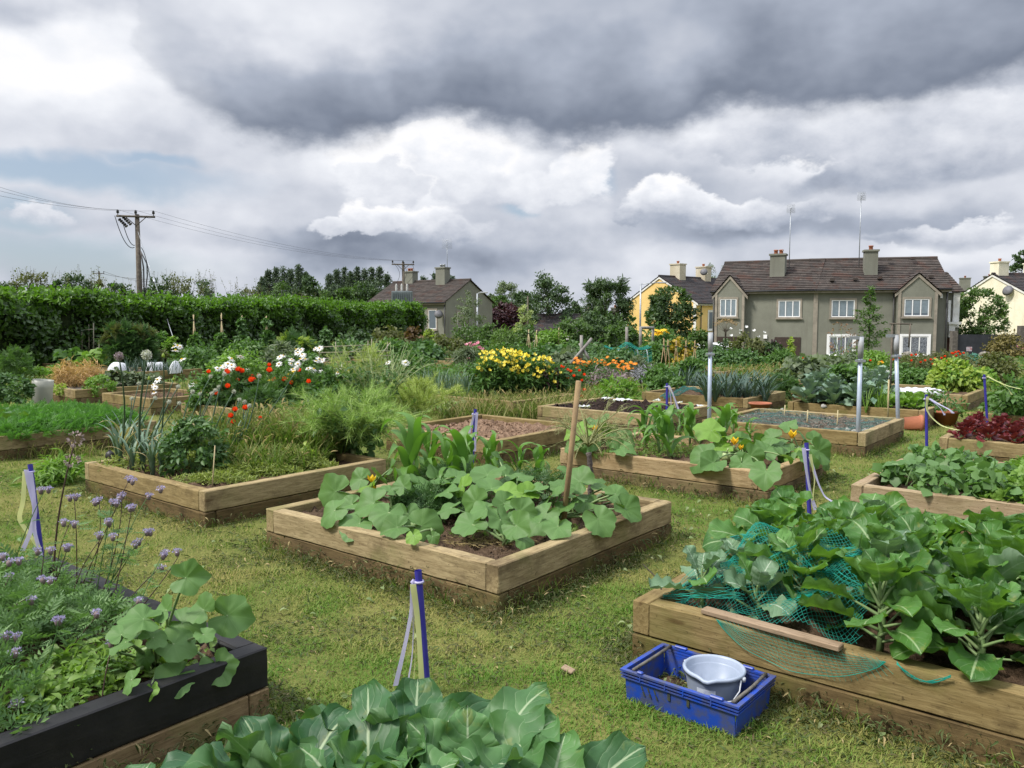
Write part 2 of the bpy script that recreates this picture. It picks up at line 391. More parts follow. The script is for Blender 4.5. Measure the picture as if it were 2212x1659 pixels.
def m_wood(name, ca, cb, dirt, dirt_amt=.45, green=.25, rough=.85):
    if name in MATS: return MATS[name]
    m, t, out = new_mat(name)
    co = objco(t, rnd=True)
    g = N(t, 'ShaderNodeMapping', {'Vector': co, 'Scale': (2.0, 17, 17)}).outputs[0]
    grain = noise(t, g, 3.0, 6, .65, .6)
    fine = noise(t, N(t, 'ShaderNodeMapping', {'Vector': co, 'Scale': (6, 80, 80)}).outputs[0], 2.0, 4, .6)
    col = mixc(t, sstep(t, grain, .3, .7), (*ca, 1), (*cb, 1))
    col = mixc(t, mth(t, 'MULTIPLY', sstep(t, fine, .52, .72), .6), col, tuple(x * .4 for x in ca) + (1,))
    blot = noise(t, co, 3.2, 5, .65)
    col = mixc(t, mth(t, 'MULTIPLY', sstep(t, blot, .48, .72), dirt_amt), col, (*dirt, 1))
    blot2 = noise(t, N(t, 'ShaderNodeMapping', {'Vector': co, 'Location': (7, 3, 1)}).outputs[0], 2.1, 4, .6)
    col = mixc(t, mth(t, 'MULTIPLY', sstep(t, blot2, .5, .7), green), col, (.14, .145, .045, 1))
    # speckle: splashes of soil and stuck grass clippings
    sp = noise(t, co, 55.0, 3, .6)
    col = mixc(t, mth(t, 'MULTIPLY', sstep(t, sp, .62, .72), .65), col, tuple(x * .55 for x in dirt) + (1,))
    # knots
    vo = N(t, 'ShaderNodeTexVoronoi', {'Vector': N(t, 'ShaderNodeMapping', {'Vector': co, 'Scale': (1.6, 6, 6)}).outputs[0], 'Scale': 1.0})
    kn = mth(t, 'SUBTRACT', 1.0, sstep(t, vo.outputs['Distance'], .04, .11))
    col = mixc(t, mth(t, 'MULTIPLY', kn, .6), col, (.07, .038, .018, 1))
    rv = N(t, 'ShaderNodeObjectInfo').outputs['Random']; col = N(t, 'ShaderNodeHueSaturation', {'Color': col, 'Value': mth(t, 'MULTIPLY_ADD', rv, .36, .74), 'Saturation': mth(t, 'MULTIPLY_ADD', rv, -.2, 1.15)}).outputs[0]
    bh = mth(t, 'ADD', mth(t, 'MULTIPLY', grain, .6), mth(t, 'MULTIPLY', fine, .4))
    principled(t, out, col, rough, bh, .55, .006, .2)
    MATS[name] = m; return m
# ================================================================== camera, light, sky
cam = bpy.data.cameras.new('camera'); camo = bpy.data.objects.new('camera', cam); COL.objects.link(camo)
cam.sensor_width = 36; cam.lens = F / 2212 * 36; cam.clip_end = 3000; cam.clip_start = .05
camo.location = (0, 0, EYE); camo.rotation_euler = (R(90) - PITCH, 0, 0)
SC.camera = camo
SC.view_settings.view_transform = 'Standard'; SC.view_settings.look = 'None'
SC.view_settings.exposure = EXPOSURE = 0.35; SC.view_settings.gamma = 1

SUN_EL, SUN_AZ = R(52), R(-112)      # azimuth from +Y towards +X: the sun stands high on the left, a little behind
sd = Vector((math.sin(SUN_AZ) * math.cos(SUN_EL), math.cos(SUN_AZ) * math.cos(SUN_EL), math.sin(SUN_EL)))
sl = bpy.data.lights.new('sun', 'SUN'); sl.energy = 3.8; sl.angle = R(11); sl.color = (1, .95, .87)
so = bpy.data.objects.new('sun', sl); COL.objects.link(so); so.rotation_euler = (-sd).to_track_quat('-Z', 'Y').to_euler()
so.location = (-20, -10, 30)

def azel(px, py):
    x, y, z = ray(px, py); return math.atan2(x, y), math.atan2(z, math.hypot(x, y))
W = bpy.data.worlds.new('World'); SC.world = W; W.use_nodes = True
t = W.node_tree; t.nodes.clear()
sky = N(t, 'ShaderNodeTexSky', sky_type='NISHITA', sun_disc=False, sun_elevation=SUN_EL, sun_rotation=SUN_AZ, air_density=1.1, dust_density=1.5, ozone_density=1.5)
d = N(t, 'ShaderNodeTexCoord').outputs['Generated']
sp = N(t, 'ShaderNodeSeparateXYZ', {0: d}); dx, dy, dz = sp.outputs
AZ = mth(t, 'ARCTAN2', dx, dy)
EL = mth(t, 'ARCTAN2', dz, mth(t, 'SQRT', mth(t, 'ADD', mth(t, 'MULTIPLY', dx, dx), mth(t, 'MULTIPLY', dy, dy))))
P = N(t, 'ShaderNodeCombineXYZ', {0: AZ, 1: mth(t, 'MULTIPLY', EL, 1.5), 2: 0.0}).outputs[0]
def skynoise(scale, detail, rough, seed, stretch=1.0):
    v = N(t, 'ShaderNodeMapping', {'Vector': P, 'Location': (seed, seed * .37, seed * 1.7), 'Scale': (1, stretch, 1)}).outputs[0]
    return N(t, 'ShaderNodeTexNoise', {'Vector': v, 'Scale': scale, 'Detail': detail, 'Roughness': rough})
big = skynoise(3.2, 1, .5, 4.1); med = skynoise(9.0, 3, .58, 2.3); fin = skynoise(28.0, 4, .62, 9.7)
def sep(n): return N(t, 'ShaderNodeSeparateColor', {0: n.outputs['Color']}).outputs
b_, m_, f_ = sep(big), sep(med), sep(fin)
def warp(c, i, a, b, e):
    s = mth(t, 'ADD', mth(t, 'MULTIPLY', mth(t, 'SUBTRACT', b_[i], .5), a), mth(t, 'MULTIPLY', mth(t, 'SUBTRACT', m_[i], .5), b))
    s = mth(t, 'ADD', s, mth(t, 'MULTIPLY', mth(t, 'SUBTRACT', f_[i], .5), e))
    return mth(t, 'ADD', c, s)
WX, WY = warp(AZ, 0, .05, .11, .05), warp(EL, 1, .02, .06, .034)     # billowed
SX, SY = warp(AZ, 0, .10, .10, .02), warp(EL, 1, .05, .05, .012)     # soft
SP = N(t, 'ShaderNodeCombineXYZ', {0: SX, 1: SY, 2: 0.0}).outputs[0]; WP = N(t, 'ShaderNodeCombineXYZ', {0: WX, 1: WY, 2: 0.0}).outputs[0]
def blob(px, py, rx, ry, inner=.15, soft=True):
    a, e = azel(px, py); kx, ky = F / rx, F / ry
    v = N(t, 'ShaderNodeVectorMath', {0: SP if soft else WP, 1: (kx, ky, 0.0), 2: (-a * kx, -e * ky, 0.0)}, operation='MULTIPLY_ADD').outputs[0]
    dd = N(t, 'ShaderNodeVectorMath', {0: v}, operation='LENGTH').outputs['Value']
    return N(t, 'ShaderNodeMapRange', {0: dd, 1: 1.0, 2: inner, 3: 0.0, 4: 1.0}, interpolation_type='SMOOTHSTEP').outputs[0]
# brightness of the general cloud sheet
br = mth(t, 'MULTIPLY_ADD', mth(t, 'SUBTRACT', m_[2], .5), .45, .67)
br = mth(t, 'MULTIPLY_ADD', mth(t, 'SUBTRACT', b_[2], .5), .35, br)
br = mth(t, 'MULTIPLY_ADD', mth(t, 'SUBTRACT', f_[2], .5), .14, br)
for (px, py, rx, ry, amp) in ((170, 120, 330, 150, .33), (20, 260, 260, 200, .12), (230, 20, 130, 60, -.1), (60, 30, 110, 40, -.22),
                              (420, 240, 360, 90, .08), (950, 360, 330, 110, .46), (640, 360, 260, 60, .06), (300, 420, 330, 60, .10),
                              (1700, 300, 520, 80, .30), (1950, 350, 340, 60, .10), (820, 550, 380, 62, -.30), (700, 505, 260, 40, -.22), (1900, 480, 460, 45, -.27),
                              (1560, 505, 200, 36, -.17), (1150, 560, 220, 40, -.08), (1200, 470, 160, 60, .10), (430, 545, 300, 70, .16), (1420, 560, 160, 40, .14), (2080, 545, 220, 30, .16),
                              (500, 470, 120, 60, .05), (1300, 620, 500, 60, .05)):
    br = mth(t, 'MULTIPLY_ADD', blob(px, py, rx, ry), amp, br)
CR = [(0.0, (.095, .108, .14)), (.25, (.215, .25, .325)), (.5, (.42, .465, .56)), (.72, (.68, .71, .785)), (.92, (.90, .92, .97)), (1.0, (1.0, 1.0, 1.02))]
col = ramp(t, br, CR)
# gaps of blue sky
gap = blob(140, 372, 430, 42, .25)
for g in ((330, 355, 120, 20), (1290, 400, 70, 34), (200, 560, 330, 66), (60, 470, 130, 60), (1560, 600, 100, 20), (1110, 470, 60, 20)):
    gap = mth(t, 'MAXIMUM', gap, blob(*g, .2))
blue = N(t, 'ShaderNodeVectorMath', {0: sky.outputs[0], 1: (.0, .0, .0)}, operation='ADD').outputs[0]
blue = mixc(t, .45, N(t, 'ShaderNodeVectorMath', {0: blue, 'Scale': .10}, operation='SCALE').outputs[0], (.58, .70, .88, 1))
col = mixc(t, mth(t, 'MULTIPLY', gap, .95), col, blue)
# separate cumulus heaps: crisp lit heads over grey undersides
def cumulus(col, parts, ybase, ytop, lo=.38, hi=.98):
    mk = None
    for (px, py, rx, ry) in parts:
        b = blob(px, py, rx, ry, .72, False); mk = b if mk is None else mth(t, 'MAXIMUM', mk, b)
    e0, e1 = azel(CX, ybase)[1], azel(CX, ytop)[1]
    h = N(t, 'ShaderNodeMapRange', {0: WY, 1: e0, 2: e1, 3: lo, 4: hi}).outputs[0]
    h = mth(t, 'MULTIPLY_ADD', mth(t, 'SUBTRACT', m_[0], .5), .55, h)
    h = mth(t, 'MULTIPLY_ADD', mth(t, 'SUBTRACT', f_[2], .5), .30, h)
    bottom = sstep(t, SY, azel(CX, ybase + 14)[1], azel(CX, ybase - 18)[1])
    return mixc(t, mth(t, 'MULTIPLY', mk, bottom), col, ramp(t, h, CR))
col = cumulus(col, ((1600, 300, 250, 60), (1840, 290, 230, 60), (2080, 310, 230, 90), (2000, 380, 280, 60)), 430, 240, .5, .9)
col = cumulus(col, ((960, 330, 120, 60), (900, 300, 70, 36), (1010, 395, 90, 50), (1130, 420, 110, 50), (1250, 380, 90, 70), (840, 400, 110, 40)), 470, 280, .66, 1.12)
col = cumulus(col, ((880, 470, 130, 38), (960, 505, 100, 34), (780, 490, 100, 24)), 545, 432, .42, 1.1)
col = cumulus(col, ((1440, 445, 110, 48), (1550, 460, 170, 40), (1360, 470, 60, 30), (1700, 470, 130, 36)), 515, 400, .36, 1.12)
col = cumulus(col, ((90, 470, 70, 34), (130, 478, 50, 24), (30, 485, 60, 20)), 508, 432, .62, 1.1)
col = cumulus(col, ((2120, 500, 150, 30), (1980, 520, 100, 24)), 548, 470, .5, .95)
# the big dark rain cloud: its ragged lower edge, found by bearing
fc = N(t, 'ShaderNodeFloatCurve', {0: 1.0, 1: N(t, 'ShaderNodeMapRange', {0: SX, 1: -.80, 2: .80, 3: 0.0, 4: 1.0}).outputs[0]})
pts = [(250, -260), (330, 60), (400, 230), (520, 300), (640, 328), (760, 330), (835, 318), (870, 276), (960, 280), (1060, 300), (1180, 330), (1330, 322), (1470, 300), (1530, 262), (1700, 258), (1880, 250), (2050, 225), (2212, 190), (2600, 60)]
cv = fc.mapping.curves[0]; fc.mapping.use_clip = False
cl = [((azel(px, max(py, -500))[0] + .80) / 1.60, azel(px, py)[1]) for px, py in pts]
cv.points[0].location = (0.0, 1.2); cv.points[1].location = (1.0, .6)
for x, y in cl: cv.points.new(x, y)
fc.mapping.update()
over = mth(t, 'SUBTRACT', WY, fc.outputs[0])
dmask = sstep(t, over, -.012, .030)
dsh = N(t, 'ShaderNodeMapRange', {0: over, 1: 0.0, 2: .15, 3: .20, 4: .60}).outputs[0]
dsh = mth(t, 'MULTIPLY_ADD', mth(t, 'SUBTRACT', b_[1], .5), .28, dsh)
dsh = mth(t, 'MULTIPLY_ADD', mth(t, 'SUBTRACT', m_[1], .5), .32, dsh)
dsh = mth(t, 'ADD', dsh, mth(t, 'MULTIPLY', mth(t, 'SUBTRACT', 1.0, sstep(t, over, .0, .03)), .16))
dsh = mth(t, 'ADD', dsh, mth(t, 'MULTIPLY', blob(330, 60, 300, 240), .22))
dsh = mth(t, 'ADD', dsh, mth(t, 'MULTIPLY', blob(1480, 120, 150, 90), .10))
dsh = mth(t, 'ADD', dsh, mth(t, 'MULTIPLY', blob(680, 30, 420, 130), .22))
edge_l = sstep(t, SX, azel(270, 100)[0], azel(520, 100)[0])
dmask = mth(t, 'MULTIPLY', dmask, edge_l)
high = mth(t, 'SUBTRACT', 1.0, sstep(t, EL, .50, .72))
dmask = mth(t, 'MULTIPLY', dmask, high)
col = mixc(t, dmask, col, ramp(t, dsh, CR))
# unseen sky overhead, made brighter than the visible part to light the ground
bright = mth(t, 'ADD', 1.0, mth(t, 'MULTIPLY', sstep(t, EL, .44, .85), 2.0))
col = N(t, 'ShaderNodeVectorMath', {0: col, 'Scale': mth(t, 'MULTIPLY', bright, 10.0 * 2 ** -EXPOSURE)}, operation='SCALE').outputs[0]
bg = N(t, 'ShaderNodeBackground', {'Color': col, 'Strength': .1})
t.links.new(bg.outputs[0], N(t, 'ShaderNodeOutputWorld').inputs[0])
W.cycles.sampling_method = 'MANUAL'; W.cycles.sample_map_resolution = 512
SC.cycles.use_denoising = True
SC.cycles.max_bounces = 6; SC.cycles.diffuse_bounces = 3; SC.cycles.glossy_bounces = 2; SC.cycles.transmission_bounces = 4; SC.cycles.transparent_max_bounces = 8
SC.cycles.caustics_reflective = False; SC.cycles.caustics_refractive = False

# ================================================================== palette
WOOD = m_wood('pine_sleeper', (.205, .152, .075), (.335, .262, .140), (.085, .058, .030), .8, .5)
WOODL = m_wood('damp_pine_sleeper', (.105, .075, .038), (.185, .135, .07), (.045, .032, .018), .85, .6)
WOODK = m_plain('black_stain', (.006, .006, .007), (.013, .012, .012), 9, .6, 40, .4, .004, .35)
WOODG = m_wood('dirty_sleeper', (.15, .10, .05), (.23, .165, .085), (.075, .048, .025), .8, .6)
SOIL = m_plain('garden_soil', (.060, .038, .024), (.115, .078, .050), 14, .95, 40, .9, .03, .1)
SOILD = m_plain('black_compost', (.018, .012, .010), (.040, .027, .022), 18, .95, 50, .9, .03, .1)
SOILB = m_plain('dry_brown_soil', (.135, .085, .055), (.25, .165, .11), 16, .95, 45, .9, .03, .1)
SOILG = m_plain('grey_stony_soil', (.07, .058, .045), (.15, .13, .105), 22, .95, 60, .9, .03, .1)

# ================================================================== ground
def build_ground():
    m, t, out = new_mat('mown_ground')
    co = objco(t)
    n1 = noise(t, co, .9, 5, .6); n2 = noise(t, co, 7.0, 4, .6); n3 = noise(t, co, 60.0, 3, .6)
    c = mixc(t, sstep(t, n1, .38, .64), (.10, .12, .028, 1), (.16, .155, .048, 1))
    c = mixc(t, mth(t, 'MULTIPLY', sstep(t, n2, .5, .7), .6), c, (.075, .095, .022, 1))
    c = mixc(t, mth(t, 'MULTIPLY', sstep(t, n3, .48, .7), .55), c, (.055, .045, .020, 1))
    principled(t, out, c, .95, n3, .7, .02, .1)
    mb = MB()
    ys = np.concatenate([np.linspace(-40, 0, 5)[:-1], np.linspace(0, 60, 61)[:-1], np.linspace(60, 160, 11)[:-1], np.array((160, 250, 400, 700, 1200, 2000.))])
    xs = np.concatenate([-np.array((2000, 1000, 500, 250, 120.)), np.linspace(-60, 60, 25), np.array((120, 250, 500, 1000, 2000.))])
    v = [(x, y, ground_z(y)) for y in ys for x in xs]
    nx = len(xs); i = np.arange(len(ys) - 1)[:, None] * nx; j = np.arange(nx - 1)[None, :]
    q = np.stack([i + j, i + j + 1, i + nx + j + 1, i + nx + j], -1).reshape(-1, 4)
    mb.add(v, q)
    tag(mb.build('ground', m), kind='structure')
build_ground()

# ================================================================== raised beds
BEDS = []        # (u0, u1, v0, v1)
WARP = bpy.data.textures.new('plank_warp', 'CLOUDS'); WARP.noise_scale = .16; WARP.noise_depth = 3
def bed(u0, u1, v0, v1, label, soil=None, black=False, h=BEDH, wood=None, soil_h=None, rough=.02):
    BEDS.append((u0, u1, v0, v1))
    root = empty('raised_bed', UV(u0, v0), label, 'raised bed', 'raised beds of the garden', GRID_ROT)
    L, Wd, th = u1 - u0, v1 - v0, .092
    mid = h - .165; near = BU[1] * u0 + AV[1] * v0 < 8.5
    def plank(cx, cy, ln, turn, z0, z1, mat):
        mb = MB(); j = rng.uniform(-.003, .003)
        mb.box(-ln / 2, ln / 2, -th / 2, th / 2, 0, z1 - z0, 0, .006)
        o = mb.build('plank', mat, root, (cx + j, cy + j, z0), smooth=False, rz=turn + rng.uniform(-.004, .004))
        if near:
            sm = o.modifiers.new('cut', 'SUBSURF'); sm.subdivision_type = 'SIMPLE'; sm.levels = sm.render_levels = 4
            dm = o.modifiers.new('warp', 'DISPLACE'); dm.texture = WARP; dm.strength = .014; dm.texture_coords = 'GLOBAL'
    w1 = WOODK if black else (wood or WOOD); w2 = WOODG if black else WOODL
    # upper course: the u planks run through; lower course: the v planks run through
    for y in (th / 2, Wd - th / 2): plank(L / 2, y, L, 0, mid, h + rng.uniform(-.003, .003), w1)
    for x in (th / 2, L - th / 2): plank(x, Wd / 2, Wd - 2 * th - .006, R(90), mid, h + rng.uniform(-.003, .003), w1)
    for y in (th / 2, Wd - th / 2): plank(L / 2, y, L - 2 * th - .006, 0, -.06, mid - .006, w2)
    for x in (th / 2, L - th / 2): plank(x, Wd / 2, Wd, R(90), -.06, mid - .006, w2)
    n = 40 if BU[1] * u0 + AV[1] * v0 < 14 else 12
    sh = h - .07 if soil_h is None else soil_h
    xs = np.linspace(th - .01, L - th + .01, n); ys = np.linspace(th - .01, Wd - th + .01, n)
    X, Y = np.meshgrid(xs, ys); Z = sh + rng.normal(0, rough, X.shape) + .015 * np.sin(X * 7 + u0) * np.cos(Y * 6 + v0)
    i = np.arange(n - 1)[:, None] * n; j = np.arange(n - 1)[None, :]
    q = np.stack([i + j, i + j + 1, i + n + j + 1, i + n + j], -1).reshape(-1, 4)
    mb = MB(); mb.add(np.stack([X, Y, Z], -1).reshape(-1, 3), q)
    mb.build('soil', soil or SOIL, root)
    return root
bed(3.36, 5.40, 2.79, 4.98, 'raised bed in the middle of the foreground full of squash, sweetcorn and a leaning stake')
bed(3.36, 5.10, -.20, 1.94, 'raised bed behind the blue crate, filled with tall sprout plants and green netting')
bed(6.93, 8.55, 2.64, 4.90, 'raised bed with sweetcorn and courgettes, the one behind the leaning wooden stake', wood=m_wood('clean_pine_sleeper', (.27, .19, .10), (.40, .30, .175), (.14, .09, .045), .45, .15))
bed(6.90, 8.74, 5.74, 7.58, 'raised bed of bare dry brown soil behind the tall corn leaves', SOILB, rough=.022)
bed(10.12, 11.95, 5.50, 7.60, 'raised bed of bare black compost with scraps of white plastic', SOILD, soil_h=.25, rough=.03)
bed(13.30, 15.10, 5.46, 7.54, 'raised bed of dark green leeks behind the black compost bed')
bed(10.12, 12.00, 2.68, 4.80, 'raised bed of stony soil under green netting between the metal posts', SOILG, soil_h=.24)
bed(13.20, 15.10, 2.67, 4.73, 'raised bed with blue-green cabbages, scallions and lettuce behind the netted bed')
bed(16.35, 18.3, 2.62, 4.70, 'raised bed under a yellow-green bean bush near the right edge')
bed(10.29, 12.13, -.15, 1.92, 'raised bed of dark red lettuce at the right edge')
bed(13.31, 15.10, -.15, 1.88, 'small looking raised bed with straw and leafy potatoes at the far right edge')
bed(6.88, 8.88, -.15, 1.92, 'raised bed of strawberry plants and parsley right of the blue post', wood=m_wood('grey_pine_sleeper', (.25, .18, .11), (.36, .275, .18), (.14, .09, .05), .5, .2))
bed(3.38, 5.30, 5.82, 7.95, 'raised bed of overgrown leeks and weeds left of the central bed')
bed(3.5, 5.40, 10.45, 12.60, 'raised bed with a carpet of bright green carrot tops at the left edge')
bed(0.02, 1.90, 2.82, 4.95, 'black stained raised bed in the near left corner of the picture', black=True)
bed(-.1, 1.62, -.2, 1.78, 'raised bed of cauliflowers nearest the viewer', soil_h=.2)
bed(6.82, 8.95, 16.3, 18.4, 'raised bed with a dry orange grass clump at the left', SOILG)
bed(6.85, 8.2, 13.44, 15.25, 'weathered raised bed with bare soil left of the poppies')
bed(6.85, 8.8, 10.32, 12.45, 'raised bed crammed with poppies, daisies and yellow yarrow')
bed(9.95, 12.0, 20.6, 22.7, 'raised bed with white fleece hoops far back on the left', SOILG)
bed(10.42, 12.2, 26.6, 28.6, 'far raised bed with climbing beans before the hedge at the left')
bed(10.15, 12.1, 23.4, 25.4, 'far raised bed of low marrow leaves left of the fleece hoops')
bed(10.40, 12.2, 8.3, 10.25, 'raised bed with blue-green scallions behind the feathery weeds')
bed(19.3, 21.2, 17.4, 19.45, 'far raised bed of strawberry leaves behind the scallions')
bed(16.5, 18.4, 9.4, 11.6, 'far raised bed below the orange marigolds')
bed(19.8, 21.6, 8.8, 10.9, 'far raised bed behind the bamboo wigwams')
bed(16.4, 18.4, 5.4, 7.5, 'far raised bed behind the leeks')
bed(13.4, 15.3, 16.4, 18.4, 'raised bed edged in black plastic far behind the daisies', black=True)
bed(16.4, 18.3, 20.4, 22.5, 'far raised bed of peas on canes before the hedge')
# ================================================================== houses
def m_render(name, c1, c2, stain):
    if name in MATS: return MATS[name]
    m, t, out = new_mat(name); co = objco(t)
    c = mixc(t, sstep(t, noise(t, co, .7, 5, .65), .35, .68), (*c1, 1), (*c2, 1))
    st = noise(t, N(t, 'ShaderNodeMapping', {'Vector': co, 'Scale': (2.2, 2.2, .25)}).outputs[0], 1.0, 4, .6)
    c = mixc(t, mth(t, 'MULTIPLY', sstep(t, st, .52, .75), .5), c, (*stain, 1))
    dash = noise(t, co, 26.0, 2, .6)
    c = mixc(t, mth(t, 'MULTIPLY', sstep(t, dash, .45, .7), .25), c, tuple(x * .55 for x in c1) + (1,))
    principled(t, out, c, .95, dash, .5, .02, .1)
    MATS[name] = m; return m
def m_roof(name, c1, c2, lichen=.3):
    if name in MATS: return MATS[name]
    m, t, out = new_mat(name)
    at = N(t, 'ShaderNodeAttribute', attribute_name='leaf').outputs['Vector']
    sp = N(t, 'ShaderNodeSeparateXYZ', {0: at})
    k = mth(t, 'FLOOR', mth(t, 'ADD', mth(t, 'MULTIPLY', sp.outputs[0], 3.1), mth(t, 'MULTIPLY', sp.outputs[1], .5)))
    wn = N(t, 'ShaderNodeTexWhiteNoise', {'Vector': N(t, 'ShaderNodeCombineXYZ', {0: k, 1: sp.outputs[1], 2: 0.0}).outputs[0]})
    c = mixc(t, wn.outputs['Value'], (*c1, 1), (*c2, 1))
    co = objco(t)
    c = mixc(t, mth(t, 'MULTIPLY', sstep(t, noise(t, co, 1.1, 5, .65), .5, .68), .65), c, (.075, .036, .026, 1))
    c = mixc(t, mth(t, 'MULTIPLY', sstep(t, noise(t, co, 5.0, 5, .7), .58, .72), lichen), c, (.24, .225, .185, 1))
    principled(t, out, c, .9, mth(t, 'FRACT', mth(t, 'MULTIPLY', sp.outputs[0], 3.1)), .5, .02, .2)
    MATS[name] = m; return m
GREYW = m_render('grey_pebbledash', (.18, .182, .15), (.215, .218, .18), (.145, .14, .115))
YELW = m_render('yellow_render', (.68, .47, .17), (.75, .54, .22), (.60, .42, .17))
CREAMW = m_render('cream_render', (.70, .65, .50), (.77, .73, .59), (.52, .48, .36))
WHITEW = m_plain('white_paint', (.70, .70, .68), (.58, .57, .53), 3, .6)
CONC = m_plain('concrete_trim', (.30, .265, .215), (.22, .195, .16), 3, .9, 30, .3)
UPVC = m_plain('white_window_frame', (.82, .82, .82), (.75, .75, .76), 2, .35)
ROOFT = m_roof('brown_concrete_tiles', (.040, .034, .031), (.075, .062, .054))
ROOFD = m_roof('dark_slate_tiles', (.030, .028, .030), (.050, .045, .046), .15)
POT = m_plain('terracotta', (.34, .12, .06), (.26, .09, .05), 6, .8, 30, .2)
BLACKP = m_plain('black_plastic', (.018, .018, .02), (.035, .033, .033), 8, .5)
GALV = m_plain('galvanised_steel', (.36, .38, .40), (.28, .30, .32), 9, .45, metallic=.6)
CURT = m_plain('net_curtain', (.19, .235, .27), (.15, .19, .22), 4, .7)
LACE = m_plain('lace_curtain', (.22, .24, .27), (.05, .055, .07), 16, .7)
BOARD = m_plain('brown_boarded_shutter', (.035, .022, .018), (.05, .032, .026), 5, .5)
gm, gt, go_ = new_mat('window_glass'); gb = principled(gt, go_, (.10, .125, .15, 1), .08, spec=.6); GLASS = gm

def roof_slope(mb, e0, e1, r0, r1, n=14, lip=.045, m=0):
    """courses of tiles from the eaves edge e0-e1 up to the ridge edge r0-r1"""
    e0, e1, r0, r1 = (np.asarray(p, float) for p in (e0, e1, r0, r1))
    nr = unit(np.cross(e1 - e0, r0 - e0)); nr = nr if nr[2] > 0 else -nr
    Lx = np.linalg.norm(e1 - e0)
    for k in range(n):
        a, b = k / n, (k + 1) / n
        A0, A1 = e0 + (r0 - e0) * a, e1 + (r1 - e1) * a
        B0, B1 = e0 + (r0 - e0) * b, e1 + (r1 - e1) * b
        h = lip * rng.uniform(.8, 1.2)
        v = [A0 - nr * .01, A1 - nr * .01, A0 + nr * h, A1 + nr * h, B0 + nr * .004, B1 + nr * .004]
        x0, x1 = 0 + np.linalg.norm(A0 - e0) * 0, Lx
        lf = [(x0, k, 0), (x1, k, 0), (x0, k, 0), (x1, k, 0), (x0, k, 0), (x1, k, 0)]
        mb.add(v, [(0, 1, 3, 2), (2, 3, 5, 4)], m, lf)
def gable_block(root, L, D, H, rise, wall, roofm, over=.25, z0=0, n=14, fascia=True, name_wall='wall', name_roof='roof', hip0=0.0, hip1=0.0, trim=None):
    """x along the front (y=0), y into the depth, ridge along x"""
    mb = MB()
    v = [(0, 0, z0), (L, 0, z0), (L, D, z0), (0, D, z0), (0, 0, H), (L, 0, H), (L, D, H), (0, D, H)]
    mb.add(v, [(0, 1, 5, 4), (1, 2, 6, 5), (2, 3, 7, 6), (3, 0, 4, 7)], 0)
    if not hip0: mb.add([(0, 0, H), (0, D, H), (0, D / 2, H + rise)], [(0, 2, 1)], 0)
    if not hip1: mb.add([(L, 0, H), (L, D, H), (L, D / 2, H + rise)], [(0, 1, 2)], 0)
    w = mb.build(name_wall, wall, root, smooth=False)
    mr = MB(); sl = rise / (D / 2); o = over; lift = .10
    xe0, xe1 = -.12 - (.15 if hip0 else 0), L + .12 + (.15 if hip1 else 0)
    xr0, xr1 = (hip0 if hip0 else -.12), (L - hip1 if hip1 else L + .12)
    E = lambda x, y: (x, y, H - o * sl + lift)
    Rg = lambda x: (x, D / 2, H + rise + lift)
    roof_slope(mr, E(xe0, -o), E(xe1, -o), Rg(xr0), Rg(xr1), n)
    roof_slope(mr, E(xe1, D + o), E(xe0, D + o), Rg(xr1), Rg(xr0), n)
    if hip0: roof_slope(mr, E(xe0, D + o), E(xe0, -o), Rg(xr0), Rg(xr0), n)
    if hip1: roof_slope(mr, E(xe1, -o), E(xe1, D + o), Rg(xr1), Rg(xr1), n)
    # underside and ridge tiles
    mr.add([(xe0, -o, H - o * sl + lift - .03), (xe1, -o, H - o * sl + lift - .03), (xr1, D / 2, H + rise + lift - .05), (xr0, D / 2, H + rise + lift - .05)], [(0, 3, 2, 1)], 0)
    mr.add([(xe0, D + o, H - o * sl + lift - .03), (xe1, D + o, H - o * sl + lift - .03), (xr1, D / 2, H + rise + lift - .05), (xr0, D / 2, H + rise + lift - .05)], [(0, 1, 2, 3)], 0)
    mr.tube([(xr0, D / 2, H + rise + lift + .02), (xr1, D / 2, H + rise + lift + .02)], .11, 8, 0, .4)
    r = mr.build(name_roof, roofm, root, smooth=False)
    if fascia:
        mf = MB(); zf = H - o * sl + lift
        mf.box(xe0 + .05, xe1 - .05, -o + .03, -o + .07, zf - .22, zf - .04)
        mf.build('fascia', trim or CONC, root, smooth=False)
        mg = MB(); mg.tube([(xe0, -o - .04, zf - .06), (xe1, -o - .04, zf - .06)], .055, 6, 0)
        mg.build('gutter', BLACKP, root)
    if trim is not None and not hip0:
        mv = MB()
        for y0, y1 in ((-o, D / 2), (D + o, D / 2)):
            a = np.array((xe0 + .03, y0, H - o * sl + lift - .06)); b = np.array((xe0 + .03, y1, H + rise + lift - .06))
            dn = np.array((0, 0, -.2)); bx = np.array((.06, 0, 0))
            mv.add([a, b, b + dn, a + dn, a + bx, b + bx, b + dn + bx, a + dn + bx], [(0, 1, 2, 3), (7, 6, 5, 4), (0, 4, 5, 1), (3, 2, 6, 7)], 0)
        mv.build('bargeboard', trim, root, smooth=False)
    return w, r
def ring(mb, x0, x1, z0, z1, w, y0, y1, m=0):
    mb.box(x0, x0 + w, y0, y1, z0, z1, m); mb.box(x1 - w, x1, y0, y1, z0, z1, m)
    mb.box(x0 + w, x1 - w, y0, y1, z0, z0 + w, m); mb.box(x0 + w, x1 - w, y0, y1, z1 - w, z1, m)
